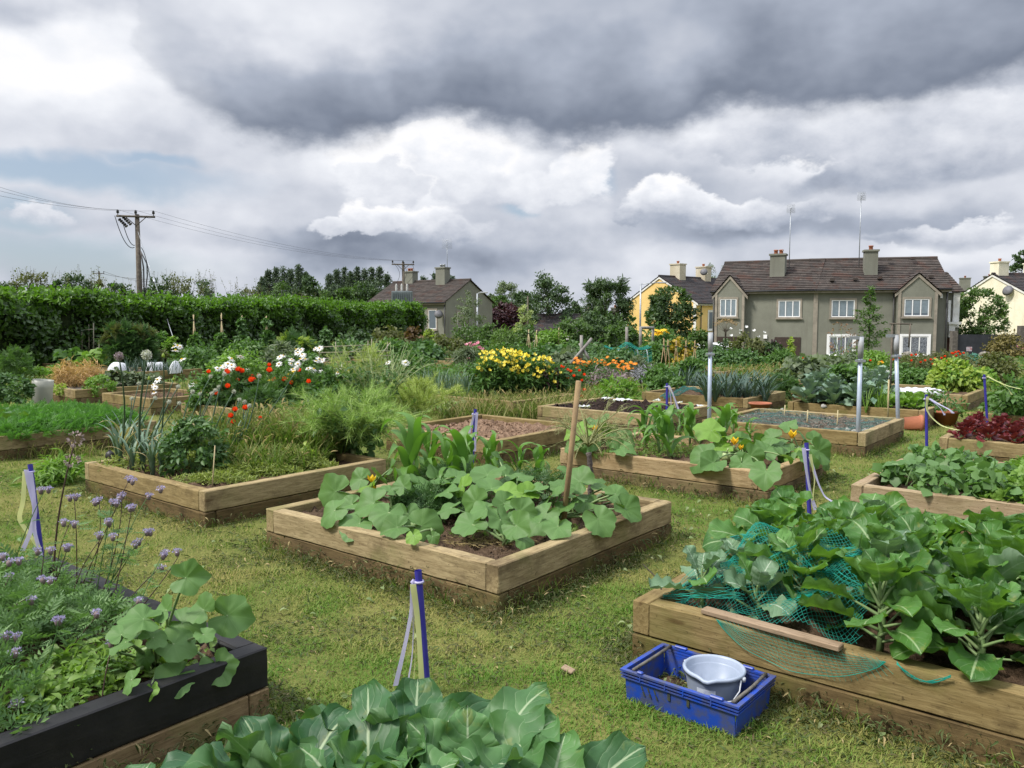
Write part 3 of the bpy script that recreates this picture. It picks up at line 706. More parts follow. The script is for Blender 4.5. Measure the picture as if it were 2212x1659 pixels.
def window(root, x0, x1, z0, z1, y=0.0, lights=3, band=.12, bandm=None, glass=None, curtain=None, turn=None, fw=.07, sill=True):
    fw = .055
    """a casement in the wall plane y (facing -y); turn = (origin, angle) for other walls"""
    holder = root
    fr = MB(); ring(fr, x0, x1, z0, z1, fw, y - .03, y + .05)
    for k in range(1, lights):
        xc = x0 + (x1 - x0) * k / lights; fr.box(xc - fw * .55, xc + fw * .55, y - .026, y + .05, z0 + fw, z1 - fw)
    w = fr.build('window', UPVC, holder, smooth=False)
    if turn: w.location = turn[0]; w.rotation_euler = (0, 0, turn[1])
    gl = MB(); gl.box(x0 + fw, x1 - fw, y - .004, y + .02, z0 + fw, z1 - fw); gl.build('pane', glass or GLASS, w, smooth=False)
    if curtain:
        cu = MB(); zz = z0 + (z1 - z0) * curtain[1]
        for k in range(lights):
            a = x0 + (x1 - x0) * k / lights + fw; b = x0 + (x1 - x0) * (k + 1) / lights - fw
            cu.box(a, b, y - .008, y - .004, curtain[2] if len(curtain) > 2 and curtain[2] else zz, z1 - fw if len(curtain) < 4 else curtain[3])
        cu.build('curtain', curtain[0], w, smooth=False)
    if band:
        bb = MB(); ring(bb, x0 - band, x1 + band, z0 - band, z1 + band, band - .004, y - .05, y + .02); bb.build('surround', bandm or CONC, w, smooth=False)
    if sill:
        sl_ = MB(); sl_.box(x0 - band - .05, x1 + band + .05, y - .13, y - .052, z0 - band - .02, z0 - band + .06); sl_.build('sill', bandm or CONC, w, smooth=False)
    return w
def chimney(root, x, y, zb, zt, w=.75, d=.55, mat=None, pots=1, potm=None, name='chimney'):
    mb = MB(); mb.box(x - w / 2, x + w / 2, y - d / 2, y + d / 2, zb, zt); mb.box(x - w / 2 - .07, x + w / 2 + .07, y - d / 2 - .07, y + d / 2 + .07, zt + .001, zt + .12)
    c = mb.build(name, mat or GREYW, root, smooth=False)
    for k in range(pots):
        mp = MB(); px = x + (k - (pots - 1) / 2) * .34
        mp.lathe([(.13, zt + .12), (.12, zt + .32), (.15, zt + .33), (.15, zt + .40), (.10, zt + .40), (.09, zt + .2)], 12, 0, (px, y, 0))
        mp.build('chimney_pot', potm or POT, c)
    return c
def downpipe(root, x, y, z0, z1, mat=None):
    mb = MB(); mb.tube([(x, y, z0), (x, y, z1)], .045, 6); return mb.build('downpipe', mat or BLACKP, root)
def aerial(root_name, loc, h, label, grid=True, gh=.55, gw=.55):
    root = empty(root_name, loc, label, 'aerial')
    mb = MB(); mb.tube([(0, 0, 0), (0, 0, h)], .028, 6); mb.build('mast', GALV, root)
    mg = MB()
    if grid:
        for k in range(9):
            x = -gw / 2 + gw * k / 8; mg.tube([(x, -.05, h - gh / 2), (x, -.05, h + gh / 2)], .006, 3)
            z = h - gh / 2 + gh * k / 8; mg.tube([(-gw / 2, -.05, z), (gw / 2, -.05, z)], .006, 3)
        for k in range(4):
            z = h - gh * .36 + gh * .24 * k; mg.tube([(-.12, -.2, z - .05), (0, -.2, z), (.12, -.2, z - .05)], .012, 4)
        mg.tube([(0, 0, h), (0, -.22, h)], .02, 4)
    mg.build('antenna_grid', GALV, root)
    return root
def at_house(root, x, y, z):
    a = root.rotation_euler[2]; c, s = math.cos(a), math.sin(a); o = root.location
    return (o[0] + c * x - s * y, o[1] + s * x + c * y, o[2] + z)

# ---- the pair of grey houses on the right; they stand at a slight angle to each other
def bay(root, x0, x1, H, rise, n=7):
    """a shallow gabled bay standing .35 m proud of the front"""
    y0 = -.46; xm = (x0 + x1) / 2
    mb = MB()
    mb.add([(x0, y0, -.5), (x1, y0, -.5), (x1, y0, H), (xm, y0, H + rise), (x0, y0, H), (x0, .1, -.5), (x1, .1, -.5), (x1, .1, H), (x0, .1, H)],
           [np.array([(0, 1, 2, 4), (0, 4, 8, 5), (1, 6, 7, 2)]), np.array([(4, 2, 3)])], 0)
    b = mb.build('gabled_bay', GREYW, root, smooth=False)
    mr = MB(); dpt = 2.6; o = .18; s_ = rise / ((x1 - x0) / 2)
    for a, c in ((x0 - o, 1), (x1 + o, -1)):
        e0, e1 = np.array((a, y0 - .12, H - o * s_ + .08)), np.array((a, dpt, H - o * s_ + .08))
        r0, r1 = np.array((xm, y0 - .12, H + rise + .08)), np.array((xm, dpt, H + rise + .08))
        roof_slope(mr, e0, e1, r0, r1, n) if c == -1 else roof_slope(mr, e1, e0, r1, r0, n)
    mr.build('bay_roof', ROOFT, b, smooth=False)
    mt = MB()
    for a in (x0 - o, x1 + o):
        p, q = np.array((a, y0 - .06, H - o * s_ + .02)), np.array((xm, y0 - .06, H + rise + .02)); dn = np.array((0, 0, -.2)); bx = np.array((0, .05, 0))
        mt.add([p, q, q + dn, p + dn, p + bx, q + bx, q + dn + bx, p + dn + bx], [(0, 1, 2, 3), (7, 6, 5, 4), (3, 2, 6, 7)], 0)
    mt.build('bargeboard', CONC, b, smooth=False)
    for x in (x0 + .02, x1 - .18):
        mp = MB(); mp.box(x, x + .16, y0 - .05, y0 - .002, -.5, H - .05); mp.build('pilaster', CONC, b, smooth=False)
    return b
GZ = -1.25
def facing(p, q): return math.atan2(q[1] - p[1], q[0] - p[0])
J = (19.35, 51.6); RT = (26.75, 49.6); LF = (13.55, 54.6)
a2 = facing(J, RT); L2 = math.hypot(RT[0] - J[0], RT[1] - J[1])
hr = empty('grey_house', (J[0], J[1], GZ), 'right half of the grey pebbledash pair, with a white outside stair at its end', 'house', 'grey semi-detached pair', a2)
gable_block(hr, L2, 7.6, 4.85, 1.95, GREYW, ROOFT, .3, z0=-.5, n=17)
s2 = L2 / (2044 - 1757)
X2 = lambda px: (px - 1757) * s2
bay(hr, X2(1934), X2(2018), 4.62, 1.05)
window(hr, X2(1793), X2(1844), 3.05, 4.12, 0, 3, .12, None, None, (CURT, .12))
window(hr, X2(1948), X2(2000), 3.1, 4.15, -.46, 3, .12, None, None, (CURT, .18))
window(hr, X2(1790), X2(1844), .68, 1.82, 0, 3, .14, UPVC, None, (LACE, .05))
window(hr, X2(1946), X2(2001), .72, 1.86, -.46, 3, .14, UPVC, None, (LACE, .05))
mb = MB(); mb.box(X2(1757) - .12, X2(1757) + .14, -.06, -.002, -.5, 4.75); mb.build('pilaster', CONC, hr, smooth=False)
downpipe(hr, X2(1928), -.10, -.4, 4.7); downpipe(hr, X2(2040), -.08, -.4, 4.7)
chimney(hr, X2(1886), 1.9, 5.3, 7.25, .78, .8)
mb = MB(); mb.box(X2(2026), X2(2031), -.06, -.003, 4.2, 4.45); mb.build('alarm_box', UPVC, hr, smooth=False)
mb = MB()
for px, k in ((1795, .22), (1847, .25), (1901, .27), (2012, .3), (1988, .8), (1934, .78)):
    z = 4.85 - .3 * .59 + .1 + 2.5 * k; mb.box(X2(px) - .13, X2(px) + .13, -.3 + 4.1 * k - .2, -.3 + 4.1 * k + .1, z + .02, z + .16)
mb.build('roof_vent', ROOFT, hr, smooth=False)
# set back end with the entrance and the outside stair
mb = MB(); mb.add([(L2 + .002, 1.6, -.5), (L2 + 1.0, 1.6, -.5), (L2 + 1.0, 6, -.5), (L2 + .002, 6, -.5), (L2 + .002, 1.6, 4.6), (L2 + 1.0, 1.6, 4.6), (L2 + 1.0, 6, 4.6), (L2 + .002, 6, 4.6)], [(0, 1, 5, 4), (1, 2, 6, 5), (2, 3, 7, 6), (4, 5, 6, 7)])
e_ = mb.build('porch_block', GREYW, hr, smooth=False)
mr = MB(); roof_slope(mr, (L2 + .15, 1.3, 4.62), (L2 + 1.2, 1.3, 4.62), (L2 + .15, 3.9, 6.0), (L2 + .75, 3.9, 6.0), 9); mr.build('porch_roof', ROOFT, e_, smooth=False)
mb = MB(); mb.box(L2 + .12, L2 + .5, 1.52, 1.598, 1.9, 4.1); mb.build('door', UPVC, e_, smooth=False)
mb = MB(); mb.box(L2 + .62, L2 + .98, 1.45, 1.597, 2.4, 4.55); mb.build('corner_post', WHITEW, e_, smooth=False)
mb = MB(); mb.box(L2 + .25, L2 + .6, .7, 1.45, 1.8, 2.6); mb.box(L2 + .2, L2 + .92, .6, 1.44, 2.602, 2.75)
mb.build('landing_wall', WHITEW, e_, smooth=False)
mb = MB(); mb.add([(L2 + .28, .6, 2.2), (L2 + .28, 1.0, 2.2), (L2 + 1.55, .6, -.4), (L2 + 1.55, 1.0, -.4), (L2 + .6, .6, 2.2), (L2 + .6, 1.0, 2.2), (L2 + 1.9, .6, -.4), (L2 + 1.9, 1.0, -.4)], [(0, 2, 6, 4), (1, 5, 7, 3), (0, 1, 3, 2), (4, 6, 7, 5)])
mb.build('stair_parapet', WHITEW, e_, smooth=False)
mb = MB(); mb.box(L2 + .05, L2 + 1.4, 1.02, 1.58, -.5, 1.75); mb.build('stair', m_plain('dark_brick', (.06, .03, .025), (.09, .045, .035), 5, .9), e_, smooth=False)
a1 = facing(LF, J); L1 = math.hypot(J[0] - LF[0], J[1] - LF[1])
hl = empty('grey_house', (LF[0], LF[1], GZ), 'left half of the grey pebbledash pair, with a boarded dark ground floor window', 'house', 'grey semi-detached pair', a1)
gable_block(hl, L1 - .03, 7.6, 4.85, 1.95, GREYW, ROOFT, .3, z0=-.5, n=17)
X1 = lambda px: (px - 1538) * L1 / (1757 - 1538)
bay(hl, X1(1546), X1(1612), 4.6, 1.15)
window(hl, X1(1558), X1(1594), 3.1, 4.25, -.46, 3, .12, None, None, (CURT, .05))
window(hl, X1(1681), X1(1726), 3.05, 4.12, 0, 3, .12, None, None, (CURT, .05))
mb = MB(); mb.box(X1(1675), X1(1729), -.05, .02, .45, 1.75); mb.build('boarded_window', BOARD, hl, smooth=False)
mb = MB(); mb.box(X1(1552), X1(1600), -.51, -.44, .45, 1.75); mb.build('boarded_window', BOARD, hl, smooth=False)
mb = MB(); mb.box(X1(1651), X1(1659), -.1, -.003, 1.65, 1.9); mb.build('alarm_box', UPVC, hl, smooth=False)
downpipe(hl, X1(1541), -.08, -.4, 4.6)
chimney(hl, X1(1668), 1.9, 5.3, 7.15, .95, .8, pots=2)
aerial('tv_aerial', at_house(hl, X1(1688), 2.6, 5.9), 4.4, 'tall television aerial beside the left chimney of the grey pair')
aerial('tv_aerial', at_house(hr, X2(1864), 2.6, 5.9), 5.0, 'tall television aerial beside the right chimney of the grey pair')
# low garden wall in front of them
wl = MB(); p, q = V(1640, 770, 46), V(2100, 770, 44.5)
dv = (q - p); ln = dv.length; wl.box(0, ln, 0, .3, -.6, .62, 0, .02); wl.box(-.03, ln + .03, -.04, .34, .622, .70, 0)
o = wl.build('garden_wall', m_plain('dark_stone_wall', (.08, .07, .06), (.13, .115, .1), 8, .95, 20, .6, .03), None, (p.x, p.y, ground_z(46)), smooth=False, rz=math.atan2(dv.y, dv.x))
tag(o, 'low dark garden wall in front of the grey pair', 'wall')

# ---- yellow house
yl, yr = (11.6, 83.0), (17.4, 76.4)
W_ = math.hypot(yr[0] - yl[0], yr[1] - yl[1]); ang = facing(yl, yr)
hy = empty('yellow_house', (yr[0], yr[1], -1.9), 'yellow gable-ended house behind the round dark tree', 'house', None, ang + R(90))
gable_block(hy, 10.0, W_, 5.15, 2.55, YELW, ROOFD, .25, z0=-.5, n=18, trim=WHITEW)
mb = MB()
mb.box(-.05, -.002, -.02, .3, -.5, 5.05); mb.build('corner_quoin', WHITEW, hy, smooth=False)
mb = MB(); mb.box(-.05, -.002, W_ - .3, W_ + .02, -.5, 5.05); mb.build('corner_quoin', WHITEW, hy, smooth=False)
window(hy, 2.0, 2.9, 2.6, 4.3, 0, 1, .15, WHITEW); window(hy, 5.0, 6.4, 2.8, 4.2, 0, 2, .15, WHITEW); window(hy, 2.0, 2.9, .2, 1.6, 0, 1, .15, WHITEW)
downpipe(hy, .7, -.08, -.4, 5.0)
CHIMY = m_render('old_cream_chimney', (.46, .41, .30), (.56, .51, .40), (.28, .25, .19))
chimney(hy, 2.9, W_ / 2, 7.0, 9.0, 1.0, 1.2, CHIMY, 1); chimney(hy, 7.2, W_ / 2, 7.0, 8.9, 1.0, 1.2, CHIMY, 1)
mb = MB(); mb.lathe([(.0, .12), (.2, .08), (.36, 0), (.37, .01), (.2, .1), (.0, .14)], 16); o = mb.build('satellite_dish', m_plain('grey_dish', (.12, .12, .13), None), hy); o.location = (6.3, W_ / 2 - .7, 8.4); o.rotation_euler = (R(70), 0, R(-60))

# ---- mid grey house on the left
c0 = V(963, 690, 72); dirL = np.array((-.82, .57)); gdir = np.array((.57, .82))
hm = empty('grey_house', (c0.x + dirL[0] * 9.5, c0.y + dirL[1] * 9.5, -1.8), 'grey pebbledash house behind the right end of the long hedge', 'house', None, math.atan2(-dirL[1], -dirL[0]))
gable_block(hm, 9.5, 7.0, 5.05, 1.95, GREYW, ROOFT, .3, z0=-.5, n=16, trim=CONC)
window(hm, 7.5, 8.4, 2.6, 4.3, 0, 1, .14); window(hm, 5.8, 6.7, 2.9, 4.2, 0, 1, .14)
window(hm, 1.6, 2.7, 2.7, 4.1, 0, 1, .14, turn=((9.5, 0, 0), R(90)))
downpipe(hm, 9.42, -.1, -.4, 5.0); downpipe(hm, 5.4, -.1, -.4, 5.0)
chimney(hm, 2.2, 3.5, 6.2, 8.0, 1.2, .8, None, 2); chimney(hm, 6.6, 3.1, 6.2, 8.2, 1.1, .8, None, 2, GALV)
mb = MB(); mb.lathe([(.0, .1), (.2, .07), (.38, 0), (.39, .01), (.2, .09), (.0, .12)], 16); o = mb.build('satellite_dish', m_plain('grey_dish', (.12, .12, .13), None), hm); o.location = (9.0, -.4, 3.9); o.rotation_euler = (R(75), 0, R(40))
mb = MB(); mb.add([(5.0, -.3, -.5), (8.4, -.3, -.5), (8.4, -2.4, -.5), (5.0, -2.4, -.5), (5.2, -.3, 2.6), (5.0, -2.4, 1.2), (8.4, -2.4, .2), (7.9, -.3, .4)], [(3, 2, 6, 5), (5, 6, 7, 4), (2, 1, 7, 6), (0, 3, 5, 4)])
o = mb.build('shed_roof', m_plain('dark_shed', (.05, .035, .03), (.09, .065, .05), 6, .9), hm, smooth=False)
aerial('tv_aerial', at_house(hm, 6.9, 3.4, 7.9), 2.6, 'television aerial on the chimney of the grey house behind the hedge', gw=.9, gh=.9)

# ---- bungalow far in the middle, cream house on the right edge, distant roofs
hb = empty('bungalow', (*V(1152, 690, 92)[:2], -2.0), 'small white bungalow with a dark roof far off between the trees', 'house', None, R(-12))
gable_block(hb, 9.5, 6.0, 2.4, 1.7, m_plain('white_render', (.66, .63, .52), (.6, .57, .46), 1), ROOFD, .3, z0=-.5, n=12, trim=WHITEW)
window(hb, 1.2, 2.4, .8, 1.9, 0, 2, .1, WHITEW); window(hb, 5.0, 6.2, .8, 1.9, 0, 2, .1, WHITEW)
mb = MB(); mb.box(3.2, 4.3, -.6, -.002, -.3, 2.2); mb.build('porch', WHITEW, hb, smooth=False)
chimney(hb, 6.1, 3.0, 3.6, 4.9, .9, .7, CHIMY, 1); chimney(hb, 9.0, 3.2, 3.6, 4.9, .9, .7, None, 1)
cl, cr = V(2068, 690, 78), V(2225, 690, 70)
W_ = (cr - cl).length * 1.02
hc = empty('cream_house', (cr.x, cr.y, -1.7), 'cream gable-ended house at the right edge with a satellite dish', 'house', None, math.atan2(cr.y - cl.y, cr.x - cl.x) + R(90))
gable_block(hc, 9.0, W_, 5.4, 2.0, CREAMW, ROOFD, .2, z0=-.5, n=14, trim=WHITEW)
chimney(hc, .75, W_ / 2 + .1, 7.0, 8.5, 1.1, 1.0, CREAMW, 1); chimney(hc, 4.0, W_ / 2 - .3, 7.0, 8.4, 1.0, 1.0, CREAMW, 1)
mb = MB(); mb.lathe([(.0, .14), (.25, .1), (.46, 0), (.47, .01), (.25, .12), (.0, .16)], 18); o = mb.build('satellite_dish', m_plain('grey_dish', (.12, .12, .13), None), hc); o.location = (-.3, W_ / 2 - 2.0, 5.9); o.rotation_euler = (R(72), 0, R(-75))
hf = empty('far_house', (*V(2066, 690, 112)[:2], -2.2), 'distant grey roof with two chimneys behind the white stair', 'house', None, R(-20))
gable_block(hf, 9, 7, 5.6, 2.2, GREYW, ROOFD, .3, z0=-.5, n=10)
chimney(hf, 1.4, 3.5, 6.6, 9.6, 1.3, .9, None, 1); chimney(hf, 4.4, 3.5, 6.6, 9.8, 1.3, .9, None, 1)
# dark gates and stone piers beside the stair
gr = empty('dark_gate', (*V(2068, 740, 46)[:2], ground_z(46)), 'dark double gate between the white stair and the cream house', 'gate', None, R(-6))
mb = MB(); mb.box(0, 1.7, 0, .08, .1, 2.0); mb.box(1.74, 3.3, 0, .08, .1, 2.0); mb.build('gate_leaf', m_plain('dark_gate_paint', (.018, .02, .026), (.03, .032, .04), 3, .5), gr, smooth=False)
for a_, b_2, h_2 in ((-.3, -.02, 2.2), (3.32, 3.7, 2.5)):
    mb = MB(); mb.box(a_, b_2, -.1, .3, -.2, h_2); mb.build('pier', m_plain('dark_stone_wall', (.08, .07, .06), None), gr, smooth=False)
mb = MB(); mb.box(.5, .8, -.02, -.002, 1.05, 1.3); mb.build('notice', m_plain('notice_plate', (.45, .45, .5), (.3, .1, .1), 9, .5), gr, smooth=False)
for i, (px, py, lab) in enumerate(((1962, 748, 'rounded stone pier nearest the white stair'), (2178, 735, 'square stone pier among pink flowers at the right edge'), (2128, 752, 'rounded stone pier in front of the dark gate'))):
    mb = MB(); mb.lathe([(.34, -.3), (.34, .62), (.30, .78), (.18, .88), (0, .92)], 14); b = V(px, py, 42)
    o = mb.build('stone_pier', m_plain('weathered_stone', (.13, .12, .10), (.22, .20, .17), 6, .95, 20, .6, .02), None, (b.x, b.y, ground_z(42))); tag(o, lab, 'pier')

# ================================================================== hedge, trees and shrubs
TWIG = m_plain('bark', (.10, .085, .065), (.055, .045, .035), 12, .95, 30, .8, .02, .1)
TWIGD = m_plain('dark_bark', (.045, .036, .028), (.08, .065, .05), 12, .95, 30, .8, .02, .1)
L_HEDGE = m_leaf('laurel_leaf', (.020, .050, .008), (.060, .125, .016), .22, .38, spec=.45)
L_HEDGT = m_leaf('young_laurel_leaf', (.048, .118, .012), (.115, .22, .026), .32, .4)
L_DARK = m_leaf('dark_tree_leaf', (.022, .050, .016), (.065, .112, .036), .2, .5)
L_MID = m_leaf('mid_tree_leaf', (.035, .075, .016), (.085, .15, .034), .28, .5)
L_LITE = m_leaf('light_tree_leaf', (.06, .115, .022), (.13, .21, .05), .3, .5)
L_GREY = m_leaf('grey_green_leaf', (.075, .105, .055), (.15, .19, .105), .28, .55)
L_PURP = m_leaf('purple_leaf', (.030, .010, .016), (.060, .020, .026), .2, .5)
L_VAR = m_leaf('variegated_leaf', (.12, .19, .05), (.42, .46, .22), .3, .5)
L_POP = m_leaf('poplar_leaf', (.032, .058, .030), (.082, .118, .066), .2, .55)
L_OLIVE = m_leaf('olive_leaf', (.06, .075, .020), (.13, .14, .045), .28, .55)

def crown(mb, shape, Wd, z0, z1, ncl, nl, ls, m=0, T=DIAM, cr=.2, hollow=.35, droop=0.0, rndbias=None):
    """leaves in clumps through the crown; returns the clump centres for the limbs"""
    H = z1 - z0; C = []
    k = 0
    while len(C) < ncl:
        t = rng.random(); a = rng.random() * 6.283; q = rng.random() ** .5 * (1 - hollow) + hollow * rng.random() ** .3
        if shape == 'round': r = math.sqrt(max(0, 1 - (2 * t - .95) ** 2 * .95))
        elif shape == 'poplar': r = (min(1, t / .18) ** .7) * (1 - t) ** .55 * 1.0
        elif shape == 'cone': r = (1 - t) ** .9 * min(1, t / .07 + .25)
        elif shape == 'dome': r = math.sqrt(max(0, 1 - t ** 2.2))
        elif shape == 'vase': r = .45 + .55 * math.sin(math.pi * min(1, t * .75 + .1))
        elif shape == 'column': r = min(1, t / .1 + .5) * (1 - max(0, t - .8) / .2 * .6)
        else: r = 1 - abs(2 * t - 1) ** 3
        if rng.random() > (r + (.5 if shape == 'poplar' else .15)): continue
        C.append((math.cos(a) * q * r * Wd / 2, math.sin(a) * q * r * Wd / 2, z0 + t * H))
    C = np.array(C)
    per = max(4, nl // ncl)
    crr = cr * Wd * rng.uniform(.6, 1.25, ncl)
    d = rnd_dirs(ncl * per); rad = rng.random(ncl * per) ** .45
    ctr = np.repeat(C, per, 0); rr = np.repeat(crr, per)
    pos = ctr + d * (rr * rad)[:, None] * np.array((1, 1, .75))
    out = unit(pos - np.array((0, 0, z0 + H * .35)))
    nrm = unit(d * .8 + out * .6 + np.array((0, 0, .55)) + rng.normal(0, .45, d.shape))
    y = unit(rng.normal(0, 1, d.shape) * .8 + out + np.array((0, 0, -.35 - droop)))
    rn = np.clip(np.repeat(rng.random(ncl), per) * .55 + rng.random(ncl * per) * .45, 0, 1)
    mb.scatter(T, pos, frames(y, nrm), ls * rng.uniform(.65, 1.35, len(pos)), rn, m)
    return C
def limbs(mb, C, base_h, top, r0, n=14, lean=(0, 0), zmin=None):
    tz = np.linspace(0, 1, 9); wob = rng.normal(0, .02 * top, (9, 2)) * tz[:, None]
    tr = np.stack([lean[0] * tz + wob[:, 0], lean[1] * tz + wob[:, 1], -.1 + (top + .1) * tz], -1)
    mb.tube(tr, r0 * (1 - .85 * tz) + .006, 8)
    for c in C[rng.permutation(len(C))[:n]]:
        s = np.clip((c[2] * .55) / top + rng.uniform(-.05, .1), base_h / top * .8, .92); b = np.array([np.interp(s, tz, tr[:, k]) for k in range(3)])
        mid = (b + c) / 2 + np.array((0, 0, -.06 * np.linalg.norm(c - b))) + rng.normal(0, .03, 3)
        u = np.linspace(0, 1, 5)[:, None]; rr = r0 * (1 - .85 * s) * .5
        mb.tube((1 - u) ** 2 * b + 2 * u * (1 - u) * mid + u * u * c, np.linspace(rr, rr * .25, 5), 5)
def tree(name, loc, label, cat, shape, Wd, H, trunk_h, nl, ls, leaf, ncl=60, cr=.17, hollow=.4, T=DIAM, group=None, r0=None, bark=None, droop=0.0, nlimb=14, leaf2=None, n2=0):
    root = empty(name, loc, label, cat, group)
    mb = MB(); C = crown(mb, shape, Wd, trunk_h, H, ncl, nl, ls, 0, T, cr, hollow, droop)
    if leaf2 is not None: crown(mb, shape, Wd * 1.02, trunk_h + (H - trunk_h) * .3, H, max(6, ncl // 3), n2, ls, 1, T, cr * .8, .7, droop)
    mb.build('crown', [leaf] + ([leaf2] if leaf2 is not None else []), root)
    mt = MB(); limbs(mt, C, trunk_h, trunk_h + (H - trunk_h) * .72, r0 or H * .022, nlimb); mt.build('trunk', bark or TWIG, root)
    return root

def build_hedge():
    p0, p1 = np.array((-19.5, 13.0)), np.array((-5.0, 47.6))
    # the front foot line of the hedge; it is 2.4 m thick
    dirv = (p1 - p0) / np.linalg.norm(p1 - p0); nv = np.array((dirv[1], -dirv[0]))      # towards the garden
    Ln = np.linalg.norm(p1 - p0); th = 2.6
    root = empty('laurel_hedge', (p0[0], p0[1], 0), 'long clipped dark green laurel hedge with bright new growth on top, left', 'hedge')
    hgt = lambda s: 2.46 + .07 * np.sin(s * .55) + .05 * np.sin(s * 1.7 + 1) - np.array([ground_z(p0[1] + dirv[1] * q) for q in np.atleast_1d(s)])
    gz = lambda s: np.array([ground_z(p0[1] + dirv[1] * q) for q in np.atleast_1d(s)])
    def P(s, off, z): return np.stack([dirv[0] * s + nv[0] * off, dirv[1] * s + nv[1] * off, z], -1)
    # solid core that blocks the view through, inner shade put into its dark colour
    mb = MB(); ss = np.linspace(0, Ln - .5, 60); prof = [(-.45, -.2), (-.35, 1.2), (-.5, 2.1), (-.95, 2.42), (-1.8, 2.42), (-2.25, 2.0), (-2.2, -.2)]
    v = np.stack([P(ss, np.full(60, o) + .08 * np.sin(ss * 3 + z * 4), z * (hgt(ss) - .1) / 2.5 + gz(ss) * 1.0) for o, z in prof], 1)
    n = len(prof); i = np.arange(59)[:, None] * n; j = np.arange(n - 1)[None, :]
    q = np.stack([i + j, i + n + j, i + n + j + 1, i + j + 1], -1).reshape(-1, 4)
    mb.add(v.reshape(-1, 3), [q, np.arange(n)[None, :] + 59 * n]); mb.build('inner_core', m_plain('hedge_inside', (.012, .020, .007), (.022, .030, .010), 5, .95, 8, 1, .1, .05), root)
    mb = MB()
    def leaves(s, off, z, nrm, size, m, hang=.25):
        k = len(s); pos = P(s, off, z + gz(s))
        N3 = np.stack([nv[0] * nrm[:, 0] + dirv[0] * nrm[:, 1], nv[1] * nrm[:, 0] + dirv[1] * nrm[:, 1], nrm[:, 2]], -1)
        nn = unit(N3 + rng.normal(0, .42, (k, 3)))
        y = unit(rng.normal(0, .8, (k, 3)) + np.array((0, 0, .55)) + N3 * .35)
        mb.scatter(LEAF, pos, frames(y, nn), size * rng.uniform(.6, 1.4, k), np.clip(.5 * rng.random(k) + .5 * np.abs(np.sin(s * 1.3 + z * 2) * np.sin(s * .47 - z * 3 + off)), 0, 1), m)  # patchy leaf tone puts the shade of darker hollows into the colour
    bump = lambda s, z: .20 * np.sin(s * 1.9 + z * 2.1) + .12 * np.sin(s * 4.3 - z * 3.7) + .1 * np.sin(z * 5 + s)
    K = 26000; s = Ln * rng.random(K); zz = rng.random(K); z = zz * (hgt(s) - .1)
    off = -.12 + bump(s, z) - rng.random(K) * .35 - np.clip(z / hgt(s) - .8, 0, 1) * 1.2
    leaves(s, off, z, np.stack([np.ones(K), np.zeros(K), np.full(K, .5)], -1), .17, 0)
    K = 15000; s = Ln * rng.random(K); off = -rng.random(K) * th; z = hgt(s) - .12 + .12 * rng.random(K) + .07 * np.sin(s * 5 + off * 4) - .22 * np.clip(-off / th * 2 - 1, -1, 1) ** 4 * 1.3
    leaves(s, off, z, np.stack([np.zeros(K), np.zeros(K), np.ones(K)], -1), .17, 1)
    K = 7000; s = Ln * rng.random(K); z = hgt(s) * rng.uniform(.70, .97, K); off = -.2 + bump(s, z) - np.clip(z / hgt(s) - .8, 0, 1) * 1.4
    leaves(s, off, z, np.stack([np.ones(K), np.zeros(K), np.full(K, .9)], -1), .17, 1)
    K = 4200; a = rng.random(K); z = rng.random(K) * (hgt(np.full(K, Ln)) - .1); off = -a * th
    s = Ln + .25 * np.sin(a * math.pi) + bump(off * 2, z) * .8 - .35 * (z / 2.5) ** 4
    leaves(s, off, z, np.stack([np.zeros(K), np.ones(K), np.full(K, .5)], -1), .17, 0)
    K = 900; s = Ln * rng.random(K); off = -th * rng.random(K); z = hgt(s) + rng.random(K) * .22
    leaves(s, off, z, np.stack([np.zeros(K), np.zeros(K), np.ones(K)], -1), .15, 1)
    mb.build('foliage', [L_HEDGE, L_HEDGT], root)
build_hedge()

def zat(Y): return ground_z(Y)
def tree_px(name, px, ytop, Y, wpx, label, cat, shape, trunk=.15, base=None, **k):
    p = V(px, ytop, Y); zb = zat(Y) if base is None else base
    H = p.z - zb
    return tree(name, (p.x, p.y, zb), label, cat, shape, wpx / F * Y, H, H * trunk, leaf=k.pop('leaf'), nl=k.pop('nl'), ls=k.pop('ls'), **k)
